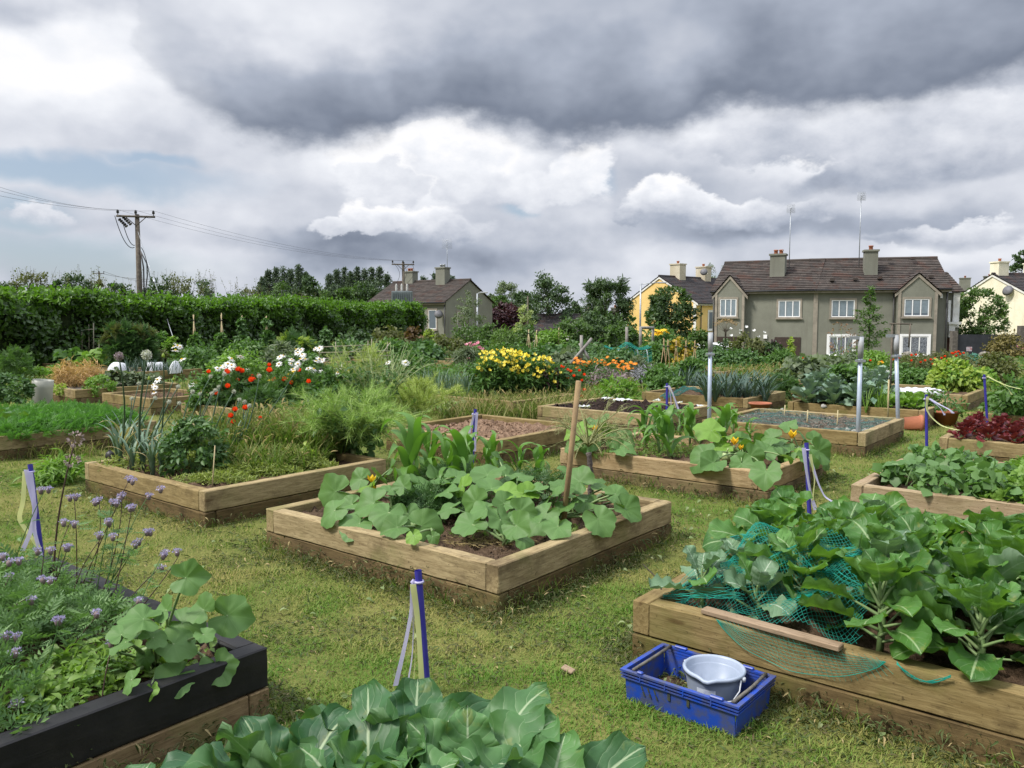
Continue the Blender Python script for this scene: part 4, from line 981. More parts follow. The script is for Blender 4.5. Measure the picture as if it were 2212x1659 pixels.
# the poplar rows far off
pop = [(566, 600), (580, 586), (596, 580), (612, 578), (628, 582), (645, 575), (660, 590), (712, 592), (728, 584), (744, 580), (758, 586), (772, 580), (788, 584), (803, 582), (820, 580), (836, 590), (915, 600), (938, 594), (955, 592), (976, 600), (890, 604)]
for i, (px, yt) in enumerate(pop):
    where = 'behind the left stretch of hedge' if px < 680 else ('left of the transformer pole' if px < 850 else 'behind the roof of the hedge house')
    Y = 128 + (i * 7) % 17
    tree_px('poplar_tree', px, yt, Y, 30 + (i * 5) % 9, 'tall dark poplar in the far row %s' % where, 'tree', 'poplar', .06, leaf=L_POP, nl=5200, ls=.3, ncl=150, cr=.2, group='far poplars ' + where, nlimb=6)
for px, yt, Y, w, nm, lab, lf, sh in ((664, 598, 95, 58, 'round_tree', 'rounded dark tree in front of the far poplars', L_DARK, 'round'),
        (745, 624, 88, 60, 'round_tree', 'middling green tree behind the hedge left of the transformer', L_MID, 'round'),
        (790, 612, 98, 70, 'leafy_tree', 'wide dark green tree left of the transformer pole', L_DARK, 'dome'),
        (700, 635, 76, 60, 'round_tree', 'low pale green tree just above the hedge', L_MID, 'dome'),
        (1185, 592, 95, 112, 'lime_tree', 'tall full dark green tree in the middle distance', L_DARK, 'dome'),
        (1130, 632, 100, 64, 'round_tree', 'darker lower tree at the left foot of the tall full tree', L_DARK, 'round'),
        (1238, 655, 99, 50, 'round_tree', 'low tree at the right foot of the tall full tree', L_DARK, 'dome'),
        (1092, 612, 125, 74, 'willow_tree', 'pale grey willow far off behind the purple tree', L_GREY, 'round'),
        (1060, 640, 118, 44, 'willow_tree', 'small grey-green tree by the right corner of the hedge house', L_GREY, 'round'),
        (1090, 660, 82, 88, 'purple_tree', 'dark purple-leaved tree in the middle distance', L_PURP, 'round'),
        (1080, 640, 105, 60, 'leafy_tree', 'mid green tree rising behind the purple tree', L_MID, 'round')):
    tree_px(nm, px, yt, Y, w, lab, 'tree', sh, .12, leaf=lf, nl=5200, ls=.34, ncl=70, cr=.15, r0=.25)
for i, (px, yt, w) in enumerate(((562, 618, 60), (605, 612, 70), (636, 622, 60), (690, 615, 66), (722, 618, 60), (765, 612, 70), (815, 610, 66), (845, 622, 50))):
    tree_px('leafy_tree', px, yt, 112 + i, w, 'mid green tree filling the foot of the far poplar row', 'tree', 'dome', .05, leaf=[L_POP, L_MID][i % 2], nl=3200, ls=.34, ncl=60, cr=.16, group='trees at the foot of the poplars')
tree_px('cypress_tree', 1310, 606, 75, 104, 'spreading feathery dark conifer left of the yellow house', 'tree', 'vase', .1, leaf=L_DARK, nl=6000, ls=.42, ncl=80, cr=.13, T=NARROW, droop=.4, r0=.25, leaf2=L_MID, n2=1500)
tree_px('rounded_tree', 1449, 622, 56, 108, 'rounded dark tree in front of the yellow gable', 'tree', 'round', .2, leaf=L_DARK, nl=5500, ls=.24, ncl=75, cr=.13, r0=.16, leaf2=L_MID, n2=1200)
tree_px('birch_tree', 1012, 632, 60, 76, 'wispy grey-green birch before the gable of the hedge house', 'tree', 'round', .1, leaf=L_GREY, nl=2600, ls=.15, ncl=90, cr=.12, T=LEAF, droop=.6, r0=.08)
tree_px('variegated_shrub', 1132, 664, 46, 60, 'pale variegated shrub in front of the purple tree', 'shrub', 'dome', .08, leaf=L_VAR, nl=3000, ls=.13, ncl=60, cr=.13)
tree_px('apple_tree', 2118, 622, 54, 104, 'leafy green tree before the cream house', 'tree', 'round', .2, leaf=L_MID, nl=5200, ls=.19, ncl=80, cr=.12, r0=.12, leaf2=L_LITE, n2=900)
tree_px('dark_conifer', 2206, 545, 92, 50, 'dark conifer above the cream house at the right edge', 'tree', 'round', .1, leaf=L_DARK, nl=2500, ls=.36, ncl=50, cr=.16)
tree_px('blue_conifer', 1535, 575, 100, 44, 'thin grey conifer left of the grey pair', 'tree', 'poplar', .1, leaf=L_GREY, nl=900, ls=.4, ncl=40, cr=.2, T=NARROW)
tree_px('blue_conifer', 1572, 572, 104, 40, 'grey conifer tip just above the roof end of the grey pair', 'tree', 'poplar', .1, leaf=L_GREY, nl=900, ls=.4, ncl=40, cr=.2, T=NARROW)
def slender_tree():
    b = V(1878, 690, 36); root = empty('slender_tree', (b.x, b.y, zat(36)), 'slender young tree with tiers of green branches before the grey pair', 'tree')
    zt = V(1880, 616, 36).z - zat(36); mb = MB(); mt = MB(); mt.tube([(0, 0, -.1), (.02, 0, zt * .5), (0, 0, zt * .97)], [.035, .025, .008], 6)
    for k in range(64):
        t = .16 + .82 * (k / 64); L = (.72 * (1 - t) ** .8 + .08) * rng.uniform(.45, 1.15) * (1.25 if .2 < t < .7 else 1); a = rng.random() * 6.28
        e = np.array((math.cos(a) * L, math.sin(a) * L, zt * t + L * .25)); s = np.array((0, 0, zt * t))
        mt.tube([s, (s + e) / 2 - (0, 0, .02), e], [.008, .005, .003], 4)
        n = int(16 + 46 * L); u = rng.random(n) ** .7; pos = s + (e - s) * u[:, None] + rng.normal(0, .045, (n, 3))
        y = unit(np.array((math.cos(a), math.sin(a), .1)) + rng.normal(0, .5, (n, 3)))
        mb.scatter(LEAF, pos, frames(y, np.array((0, 0, 1)) + rng.normal(0, .4, (n, 3))), .10 * rng.uniform(.7, 1.3, n), None, 0)
    mb.build('foliage', m_leaf('hornbeam_leaf', (.035, .085, .012), (.09, .17, .03), .3, .5), root); mt.build('trunk', TWIG, root)
slender_tree()
# scrub with thin shoots behind the hedge
scr = [(-20, 604, 120), (70, 600, 100), (120, 612, 80), (165, 596, 100), (205, 612, 70), (255, 615, 90), (345, 602, 80), (395, 600, 120), (430, 606, 90), (490, 620, 110), (540, 628, 90), (590, 636, 100), (330, 624, 60), (650, 646, 80)]
for i, (px, yt, w) in enumerate(scr):
    yt -= 6
    Y = 34 + i * 1.6 if px > 0 else 32
    o = tree_px('hawthorn_shrub', px, yt + 6, Y, w, ['dark', 'loose', 'twiggy', 'bushy'][i % 4] + ' hawthorn scrub with thin shoots above the hedge, ' + ('left of the near pole' if px < 290 else 'right of the near pole'), 'shrub', 'column', .1, leaf=[L_DARK, L_OLIVE, L_DARK][i % 3], nl=3600, ls=.14, ncl=80, cr=.13, group='hawthorn scrub ' + ('left' if px < 290 else 'right') + ' of the near pole ' + 'abcd'[i % 4])
    mt = MB(); ml = MB(); Hh = V(px, yt, Y).z - zat(Y); wd = w / F * Y
    for k in range(12):
        x = rng.uniform(-.5, .5) * wd; h = Hh + rng.uniform(.0, .45) ; b0 = np.array((x, rng.uniform(-.4, .4), Hh * .7)); e = np.array((x + rng.normal(0, .25), b0[1], h))
        mt.tube([b0, (b0 + e) / 2 + rng.normal(0, .03, 3), e], [.012, .008, .004], 3)
        n = 16; u = rng.random(n)[:, None]; ml.scatter(LEAF, b0 + (e - b0) * u + rng.normal(0, .05, (n, 3)), frames(rng.normal(0, 1, (n, 3)), np.array((0, 0, 1.0)) + rng.normal(0, .3, (n, 3))), .09)
    mt.build('shoots', TWIGD, o); ml.build('shoot_leaves', [L_OLIVE], o)
# far-off wooded horizon
def far_wood():
    mb = MB()
    for px in np.arange(-900, 3100, 22):
        Y = rng.uniform(150, 260); p = V(px, 690 - rng.uniform(2, 30), Y); zb = -2.5
        n = 160; c = np.array((p.x, p.y, (p.z + zb) / 2)); Wd = 34 / F * Y; d = rnd_dirs(n); pos = c + d * np.array((Wd * .7, Wd * .5, (p.z - zb) / 2)) * (rng.random(n) ** .35)[:, None]
        mb.scatter(DIAM, pos, frames(rng.normal(0, 1, (n, 3)), d + np.array((0, 0, .5))), Y * .006 * rng.uniform(.7, 1.4, n))
    tag(mb.build('distant_wood', m_leaf('far_wood_leaf', (.022, .042, .022), (.06, .09, .05), .15, .7)), kind='stuff', label='far-off line of woodland on the horizon behind the houses', cat='wood')
far_wood()

# ================================================================== poles and wires
PW = m_plain('old_pole_wood', (.13, .11, .085), (.075, .062, .05), 8, .95, 25, .6, .02)
INS = m_plain('brown_porcelain', (.05, .045, .045), (.02, .02, .02), 8, .3)
def pole(px, ytop, Y, label, arm_px, tilt=0.0, arm_dy=.3, r=.13):
    p = V(px, ytop, Y); zb = zat(Y); H = p.z - zb
    root = empty('utility_pole', (p.x, p.y, zb), label, 'utility pole')
    mb = MB(); mb.tube([(tilt * H, 0, -.3), (0, 0, H)], [r * 1.25, r * .8], 10); mb.build('pole', PW, root)
    L = arm_px / F * Y; ca, sa = math.cos(.25), math.sin(.25)
    ma = MB(); ma.tube([(-L / 2 * ca, -.14 - L / 2 * sa, H - arm_dy), (L / 2 * ca, -.14 + L / 2 * sa, H - arm_dy)], .055, 6)
    for s in (-1, 1): ma.tube([(s * L * .28 * ca, -.14 + s * L * .28 * sa, H - arm_dy), (0, -.14, H - arm_dy - .45)], .02, 4)
    ma.build('crossarm', PW, root); tips = []
    for s in (-.46, .12 if False else 0.0, .46):
        x, y = s * L * ca, -.14 + s * L * sa; mi = MB()
        mi.lathe([(.02, 0), (.02, .08), (.07, .09), (.06, .13), (.075, .15), (.05, .2), (.06, .23), (.0, .27)], 8, 0, (x, y, H - arm_dy + .05)); mi.build('insulator', INS, root)
        tips.append(Vector((p.x + x, p.y + y, zb + H - arm_dy + .30)))
    return root, tips, H
def wire(a, b, sag, label, name='overhead_wire', r=.005, group=None, n=24):
    mb = MB(); a, b = np.array(a), np.array(b); u = np.linspace(0, 1, n)[:, None]
    p = a + (b - a) * u; p[:, 2] -= (sag * 4 * u * (1 - u))[:, 0]; c = p[0].copy()
    mb.tube(p - c, r, 4); return tag(mb.build(name, BLACKP, None, c), label, 'wire', group)
p1, t1, h1 = pole(296, 463, 40, 'weathered utility pole with a cable box rising behind the hedge', 76, -.004, .12)
p2, t2, h2 = pole(871, 566, 64, 'distant utility pole carrying a grey transformer', 48, 0, .2)
p3, t3, h3 = pole(214, 586, 112, 'small far utility pole on the left skyline', 22, 0, .3)
# jumpers, strain insulators, pipes and stay on the near pole
mb = MB()
for a, b, s in (((-.95, -.3, h1 - .1), (-.18, 0, h1 - 1.6), .5), ((-.6, -.3, h1 - .3), (-.16, 0, h1 - 1.5), .35), ((.1, .1, h1 - 1.6), (.5, .1, h1 - 3.2), -.3)):
    a, b = np.array(a), np.array(b); u = np.linspace(0, 1, 10)[:, None]; q = a + (b - a) * u; q[:, 2] -= (s * 4 * u * (1 - u))[:, 0]; mb.tube(q, .018, 4)
mb.tube([(.14, -.05, h1 - 1.8), (.25, -.05, h1 - 2.6), (.20, -.05, 0)], .035, 5); mb.tube([(.14, -.05, h1 - 1.8), (.42, -.05, h1 - 2.4), (.42, -.05, h1 - 3.0), (.24, -.05, h1 - 4.2), (.24, -.05, 0)], .03, 5)
mb.build('cables', BLACKP, p1)
for k, (x, z) in enumerate(((-.62, h1 - .42), (-.42, h1 - .32))):
    mb = MB(); mb.tube([(x - .18, -.2, z + .18), (x + .18, -.2, z - .18)], [.05, .05], 8); [mb.tube([(x - .16 + .08 * i, -.2, z + .16 - .08 * i), (x - .13 + .08 * i, -.2, z + .13 - .08 * i)], .085, 8) for i in range(5)]
    mb.build('strain_insulator', INS, p1)
pb = Vector(p1.location) + Vector((0, 0, h1 - .8)); ge = V(395, 760, 25.6); ge.z = 0.1
stay = MB(); a = np.array(pb); b = np.array(ge); c = b.copy()
stay.tube([a - c, (a - c) * .55], .012, 4); stay.tube([(a - c) * .55, (a - c) * .52], .05, 6); stay.tube([(a - c) * .52, (a - c) * 0], .012, 4)
o = stay.build('stay_wire', GALV, None, c); tag(o, 'slanting stay wire of the near utility pole with a yellow guard', 'wire')
st2 = MB(); st2.tube([(a - c) * .16, (a - c) * .01], .028, 6); st2.build('stay_guard', m_plain('yellow_guard', (.45, .42, .08), None), o)
for k in range(3):
    wire(t1[k], t2[k], .55, 'thin overhead wire between the near pole and the transformer pole', group='wires between the two poles')
    e = V([-60, -60, -60][k], [384, 396, 410][k], 30); wire(t1[k], e, .25, 'thin overhead wire running from the near pole out at the left', group='wires leaving at the left')
for k in (0, 2): wire(t3[k], V(330, 603 + 3 * k, 98), .3, 'faint far wire from the small skyline pole', r=.02, group='wires of the far pole')
# transformer on the second pole
mb = MB(); mb.box(-.85, .75, -.75, -.2, h2 - 3.3, h2 - 2.3, 0, .03)
for k in range(9): mb.box(-.75 + k * .17, -.69 + k * .17, -.82, -.752, h2 - 3.2, h2 - 2.42)
tr = mb.build('transformer', m_plain('grey_green_tank', (.10, .125, .13), (.14, .165, .17), 3, .5), p2, smooth=False)
for k in range(3):
    mi = MB(); mi.lathe([(.06, h2 - 2.3), (.11, h2 - 2.2), (.06, h2 - 2.15), (.11, h2 - 2.05), (.06, h2 - 2.0), (.10, h2 - 1.9), (.04, h2 - 1.75), (0, h2 - 1.7)], 8, 0, (-.5 + .42 * k, -.45, 0)); mi.build('bushing', m_plain('pale_porcelain', (.4, .4, .38), None, 1, .3), tr)
mb = MB()
for k in range(3):
    a, b = np.array((-.7 + .7 * k, -.2, h2 - .1)), np.array((-.5 + .42 * k, -.45, h2 - 1.7)); u = np.linspace(0, 1, 8)[:, None]; q = a + (b - a) * u + np.array((.35, 0, 0)) * np.sin(u * 3.14); mb.tube(q, .014, 4)
mb.build('cables', BLACKP, p2)
def lamp(px, ytop, Y, arm, label):
    p = V(px, ytop, Y); zb = zat(Y); H = p.z - zb; root = empty('street_lamp', (p.x, p.y, zb), label, 'street lamp')
    mb = MB(); mb.tube([(0, 0, -.2), (0, 0, H)], [.09, .06], 8); mb.build('post', GALV, root)
    mb = MB(); mb.tube([(0, 0, H - .02), (arm, 0, H + .08)], .035, 6); mb.build('arm', GALV, root)
    mb = MB(); mb.box(arm - .1, arm + .55, -.13, .13, H + .02, H + .14, 0, .03); mb.build('lamp_head', m_plain('lamp_grey', (.35, .36, .37), None), root, smooth=False)
lamp(1031, 634, 66, .3, 'grey street lamp in front of the hedge house gable'); lamp(1384, 613, 62, 1.4, 'grey street lamp with a long arm before the yellow gable')
tp = V(1140, 640, 70); mb = MB(); mb.tube([(0, 0, zat(70)), (0, 0, tp.z)], [.09, .07], 6); tag(mb.build('telegraph_post', PW, None, (tp.x, tp.y, 0)), 'thin telegraph post beside the variegated shrub', 'post')
wire(tp, V(1325, 664, 74), .3, 'wire from the thin telegraph post to the dark conifer')
# ================================================================== lawn
_vt = rng.random((64, 64))
def vnoise(x, y, s, seed=0):
    x = np.asarray(x) * s + seed * 7.3; y = np.asarray(y) * s + seed * 3.1
    xi, yi = np.floor(x).astype(int), np.floor(y).astype(int); fx, fy = x - xi, y - yi
    fx, fy = fx * fx * (3 - 2 * fx), fy * fy * (3 - 2 * fy)
    g = lambda a, b: _vt[a % 64, b % 64]
    return (g(xi, yi) * (1 - fx) + g(xi + 1, yi) * fx) * (1 - fy) + (g(xi, yi + 1) * (1 - fx) + g(xi + 1, yi + 1) * fx) * fy
_bz = np.array(BEDS)
def bed_dist(x, y):
    """distance outside the nearest bed (negative inside)"""
    u = x * BU[0] + y * BU[1]; v = x * AV[0] + y * AV[1]; best = np.full(len(u), 9.0)
    for a, b, c, d_ in _bz:
        best = np.minimum(best, np.maximum(np.maximum(a - u, u - b), np.maximum(c - v, v - d_)))
    return best
def gsample(n, y0, y1, xm=None):
    """points on the ground in the wedge the photograph looks over, evenly by area"""
    y = np.sqrt(rng.random(n) * (y1 * y1 - y0 * y0) + y0 * y0); x = (rng.random(n) * 2 - 1) * (y * .68 + .3)
    k = bed_dist(x, y) > .012
    return x[k], y[k]
M_GRASS = m_leaf('lawn_blade', (.29, .25, .08), (.10, .20, .024), .3, .6, spec=.2)
M_CLIP = m_leaf('grass_clipping', (.085, .068, .030), (.065, .105, .032), .2, .7, spec=.2, dead=(.34, .27, .13))
M_LONG = m_leaf('long_grass_blade', (.27, .21, .085), (.10, .17, .03), .3, .6, spec=.2)
M_PALE = m_leaf('wilted_leaf', (.12, .18, .06), (.24, .28, .13), .25, .7)
def lawn():
    mb = MB(); B2, B1 = T_blade(2, .055, .45), T_blade(1, .06, .3)
    for n, y0, y1, ln, T in ((200000, 2.0, 5.2, .036, B2), (190000, 5.2, 9.5, .042, B1), (130000, 9.5, 18, .06, B1), (50000, 18, 34, .09, B1)):
        x, y = gsample(n, y0, y1); k = len(x)
        green = np.clip((vnoise(x, y, 1.1, 1) - .38) * 1.5 + (vnoise(x, y, 4.3, 2) - .5) * .8 + .43 + rng.normal(0, .22, k), 0, 1)
        tuft = .6 + .9 * vnoise(x, y, 6.0, 3)
        a = rng.random(k) * 6.283; tilt = rng.uniform(.15, 1.1, k)
        h = np.stack([np.cos(a), np.sin(a), np.zeros(k)], -1)
        up = unit(np.stack([np.cos(a) * np.sin(tilt), np.sin(a) * np.sin(tilt), np.cos(tilt)], -1))
        yv = unit(np.cross(up, np.cross(h, up))); xv = np.cross(yv, up)
        rot = np.stack([xv, yv, up], -1)
        z = np.array([0.0] * k) if y1 <= 30 else np.array([ground_z(q) for q in y])
        mb.scatter(T, np.stack([x, y, z - .004], -1), rot, ln * tuft * rng.uniform(.6, 1.3, k), green)
    tag(mb.build('lawn_grass', M_GRASS), 'mown green and straw coloured grass of the paths between the beds', 'grass', kind='stuff')
    # clippings raked against the planks and scattered about
    mb = MB(); T = T_leaf(.2, .04, .35)
    for n, y0, y1, s in ((110000, 2.0, 5.5, .032), (80000, 5.5, 10, .04), (36000, 10, 20, .06)):
        x, y = gsample(n, y0, y1); dd = bed_dist(x, y); p = 1.4 * np.clip(1.0 - dd / .24, 0, 1) ** 1.2 + .22 * (vnoise(x, y, 2.3, 5) > .56) + .07
        k = rng.random(len(x)) < p; x, y, dd = x[k], y[k], dd[k]; k = len(x)
        pile = np.clip(1 - dd / .17, 0, 1) ** 1.5 * .16 * (.3 + 1.2 * vnoise(x, y, 3.0, 8))
        yv = unit(np.stack([rng.normal(0, 1, k), rng.normal(0, 1, k), rng.normal(0, .3, k)], -1))
        mb.scatter(T, np.stack([x, y, .012 + pile * rng.random(k) * 1.0], -1), frames(yv, np.array((0, 0, 1.0)) + rng.normal(0, .35, (k, 3))), s * rng.uniform(.5, 1.6, k), rng.random(k))
    tag(mb.build('grass_clippings', M_CLIP), 'dry grass clippings strewn on the paths and heaped along the planks', 'clippings', kind='stuff')
    mb = MB(); x, y = gsample(300000, 2.0, 12.0); dd = bed_dist(x, y); k = (dd < .05) & (vnoise(x, y, 5.0, 9) > .36); x, y = x[k], y[k]; k = len(x); a = rng.random(k) * 6.283; tl = rng.uniform(.1, .8, k)
    up = np.stack([np.cos(a) * np.sin(tl), np.sin(a) * np.sin(tl), np.cos(tl)], -1); yv = unit(np.cross(up, rng.normal(0, 1, (k, 3)))); mb.scatter(T_blade(2, .03, .5), np.stack([x, y, np.zeros(k)], -1), np.stack([np.cross(yv, up), yv, up], -1), rng.uniform(.04, .13, k) * (.5 + vnoise(x, y, 2.0, 6)), np.clip(rng.normal(.45, .3, k), 0, 1))
    tag(mb.build('edge_grass', M_GRASS), 'longer uncut grass left standing along the foot of the planks', 'grass', kind='stuff')
    # torn wilting leaves
    mb = MB(); x, y = gsample(900, 2.4, 9.0); k = rng.random(len(x)) < (.12 + .9 * np.exp(-np.clip(bed_dist(x, y), 0, 9) / .35)); x, y = x[k], y[k]; k = len(x)
    yv = unit(np.stack([rng.normal(0, 1, k), rng.normal(0, 1, k), rng.normal(0, .2, k)], -1))
    mb.scatter(T_leaf(.7, .14, .35), np.stack([x, y, np.full(k, .026)], -1), frames(yv, np.array((0, 0, 1.0)) + rng.normal(0, .45, (k, 3))), rng.uniform(.018, .058, k), rng.random(k))
    tag(mb.build('fallen_leaves', M_PALE), 'torn pale green leaves dropped on the grass', 'leaves', kind='stuff')
lawn()
def long_grass(name, label, spots, seed_head=True):
    """spots: (x, y, radius_x, radius_y, count, height, dryness, z)"""
    mb = MB(); T = T_blade(3, .022, .5)
    for (cx, cy, rx, ry, n, h, dry, z) in spots:
        a = rng.random(n) * 6.283; q = np.sqrt(rng.random(n)); x = cx + np.cos(a) * q * rx; y = cy + np.sin(a) * q * ry
        a = rng.random(n) * 6.283; tilt = rng.uniform(0, .5, n)
        hh = np.stack([np.cos(a), np.sin(a), np.zeros(n)], -1); up = unit(np.stack([np.cos(a) * np.sin(tilt), np.sin(a) * np.sin(tilt), np.cos(tilt)], -1))
        yv = unit(np.cross(up, np.cross(hh, up))); rot = np.stack([np.cross(yv, up), yv, up], -1)
        L = h * rng.uniform(.4, 1.15, n)
        mb.scatter(T, np.stack([x, y, np.full(n, z)], -1), rot, L, np.clip(1 - dry + rng.normal(0, .25, n), 0, 1))
        if seed_head:
            k = rng.random(n) < .16; tip = np.stack([x, y, np.full(n, z)], -1)[k] + up[k] * (L[k] * .82)[:, None] + yv[k] * (L[k] * .42)[:, None]
            mb.scatter(T_leaf(.22, .05, .3), tip, frames(up[k] + yv[k] * .6, rng.normal(0, 1, (k.sum(), 3))), .045 + .25 * L[k] * rng.uniform(.3, .6, k.sum()), np.zeros(k.sum()))
    return tag(mb.build(name, M_LONG), label, 'grass', kind='stuff')
g = lambda px, py: G(px, py, 0)
sp_ = []
for px, py, rx, ry, n, h, dry in ((60, 985, .9, .25, 700, .22, .7), (190, 968, .8, .2, 600, .22, .75), (1000, 880, .8, .35, 900, .30, .55), (1100, 870, .7, .4, 1000, .32, .5), (1180, 850, 1.1, .5, 900, .38, .65), (640, 950, .5, .5, 900, .3, .5),
                                  (1240, 850, 1.0, .4, 700, .35, .65), (1330, 835, 1.0, .4, 700, .35, .6), (600, 930, .7, .3, 500, .3, .45), (1560, 1075, 1.2, .1, 200, .06, .5), (120, 822, 1.6, .3, 700, .35, .35), (480, 905, .9, .3, 500, .25, .4), (1700, 905, .4, .2, 150, .15, .4)):
    p = g(px, py); sp_.append((p.x, p.y, rx, ry, n, h, dry, 0.0))
long_grass('long_grass', 'unmown seeding grass along the sides of the beds', sp_)

# ================================================================== blue marker posts with ribbons
BLUE = m_plain('blue_plastic_pipe', (.030, .026, .235), (.042, .036, .27), 8, .35, spec=.5)
RIBW = m_leaf('lilac_ribbon', (.60, .56, .80), (.68, .65, .84), .35, .35, under=(.58, .55, .76), tcol=(.6, .56, .75))
RIBY = m_leaf('pale_yellow_ribbon', (.70, .74, .30), (.78, .80, .38), .4, .35, under=(.68, .72, .3), tcol=(.75, .75, .3))
def ribbon(mb, pts, w, ang=0.0, twist=.6):
    p = np.array(pts, float); n = 18; t0 = np.linspace(0, 1, len(p)); t_ = np.linspace(0, 1, n)
    q = np.stack([np.interp(t_, t0, p[:, k]) for k in range(3)], -1)
    for _ in range(2): q[1:-1] = (q[:-2] + q[2:] + 2 * q[1:-1]) / 4
    a = ang + twist * np.sin(t_ * 3.0) ; sd = np.stack([np.cos(a), np.sin(a), np.zeros(n)], -1)
    mb.strip(q, w, sd, 0, .5, 0)
def marker(top, base, label, ribs, r=.016):
    top, base = Vector(top), Vector(base); root = empty('marker_post', base, label, 'post', 'blue marker posts tied with ribbons')
    d_ = top - base; mb = MB(); mb.tube([(0, 0, 0), tuple(d_)], r, 12, cap=False)
    mb.tube([tuple(d_ * .9), tuple(d_)], r * .8, 12, cap=False)
    ang = np.arange(12) * math.pi / 6
    mb.build('pipe', BLUE, root)
    for kind, pts, w, a in ribs:
        m = MB(); ribbon(m, [(d_.x * f + x, d_.y * f + y, d_.z + dz) for f, x, y, dz in pts], w, a)
        m.build('ribbon', RIBW if kind == 'w' else RIBY, root)
    m = MB(); kz = d_ * (1 - .05 / d_.length); m.tube([kz + Vector((math.cos(a) * (r + .003), math.sin(a) * (r + .003), 0)) for a in np.linspace(0, 6.283, 12)], .006, 5); m.lathe([(0, -.015), (.014, 0), (0, .015)], 8, 0, tuple(kz + Vector((-r - .008, -.006, 0)))); m.build('knot', RIBW, root)
def post_px(xt, yt, xb, Y, label, ribs, lean_y=0.0, r=.016):
    t_, b_k = V(xt, yt, Y), V(xb, 1200, Y); b = Vector((b_k.x, Y + lean_y, -.02)); marker(t_, b, label, ribs, r)
post_px(903, 1232, 922, 3.42, 'blue post with lilac and yellow ribbons rising from the front cauliflower leaves',
        [('w', [(1, -.02, -.03, -.05), (.7, -.035, -.03, -.16), (.5, -.075, -.03, -.32), (.3, -.125, -.04, -.50)], .011, .2),
         ('y', [(1, -.018, -.035, -.05), (.7, -.012, -.03, -.2), (.4, -.012, -.03, -.4), (.2, -.014, -.03, -.54)], .013, .1),
         ('w', [(1, -.022, -.02, -.05), (.7, -.03, -.02, -.24), (.5, -.045, -.03, -.38), (.2, -.085, -.04, -.54)], .006, .6),
         ('y', [(1, -.02, -.02, -.06), (.8, -.028, -.02, -.2), (.5, -.03, -.02, -.34), (.3, -.05, -.03, -.52)], .006, .9)])
post_px(65, 1003, 92, 5.35, 'blue post with long curling ribbons behind the purple flowers at the left edge',
        [('w', [(1, -.01, -.03, -.03), (.8, .0, -.03, -.16), (.6, .02, -.03, -.3), (.3, -.03, -.04, -.45), (.1, -.10, -.05, -.58)], .015, .2),
         ('y', [(1, -.02, -.03, -.04), (.7, -.05, -.04, -.25), (.5, -.10, -.04, -.36), (.3, -.07, -.03, -.44), (.1, .0, -.03, -.56)], .014, .1),
         ('w', [(1, .02, -.03, -.05), (.7, .02, -.03, -.25), (.4, -.01, -.03, -.45), (.2, .02, -.03, -.62)], .012, .4)])
post_px(1027, 884, 1018, 8.0, 'blue post with white ribbons behind the tall corn of the central bed',
        [('w', [(1, .015, -.02, -.03), (.6, .02, -.03, -.25), (.4, .02, -.03, -.42)], .014, .1), ('w', [(1, -.01, -.02, -.04), (.6, -.045, -.03, -.25), (.4, -.05, -.03, -.40)], .014, .3),
         ('y', [(1, -.01, -.02, -.04), (.6, -.06, -.03, -.22), (.3, -.075, -.03, -.36)], .008, .3)])
post_px(1742, 957, 1750, 5.95, 'blue post with two wide white ribbons behind the tall sprout plants',
        [('w', [(1, -.03, -.03, -.03), (.7, -.022, -.03, -.2), (.4, .0, -.03, -.38), (.2, .03, -.03, -.5)], .017, .1), ('w', [(1, .02, -.02, -.1), (.7, .07, -.03, -.3), (.5, .11, -.03, -.4), (.4, .17, -.03, -.44)], .013, .2),
         ('y', [(1, .02, -.03, -.08), (.7, .045, -.03, -.27), (.5, .025, -.03, -.36), (.3, .01, -.03, -.46)], .013, .3)])
post_px(2001, 852, 1995, 8.6, 'blue post with yellow and lilac ribbons blowing right, before the flower pots',
        [('y', [(1, .0, -.03, -.02), (.8, -.02, -.03, -.15), (.7, .03, -.03, -.24), (.6, .14, -.04, -.34), (.5, .32, -.05, -.38)], .018, .1), ('w', [(1, .02, -.02, -.04), (1, .12, -.03, -.10), (1, .24, -.03, -.16), (1, .28, -.03, -.2)], .02, .1), ('w', [(1, .02, -.02, -.04), (1, .14, -.03, -.14), (1, .19, -.03, -.22)], .016, .3)], r=.015)
post_px(2126, 809, 2123, 11.2, 'blue post with a yellow ribbon streaming right at the right edge',
        [('y', [(1, .03, -.02, -.02), (1, .18, -.03, -.10), (1, .32, -.04, -.16), (1, .5, -.04, -.2)], .022, .1), ('y', [(1, .2, -.02, -.1), (1, .33, -.03, -.2), (1, .38, -.03, -.28)], .02, .3)], r=.016)
post_px(1441, 828, 1436, 11.75, 'blue post with drooping white ribbons standing in the black compost bed',
        [('w', [(1, .02, -.02, -.03), (.8, .1, -.03, -.2), (.6, .17, -.03, -.4)], .018, .1), ('w', [(1, .02, -.02, -.04), (.8, .05, -.03, -.2), (.5, .06, -.03, -.42)], .012, .3), ('y', [(1, .03, -.02, -.05), (.8, .08, -.03, -.16), (.5, .12, -.03, -.36)], .012, .3)], r=.018)

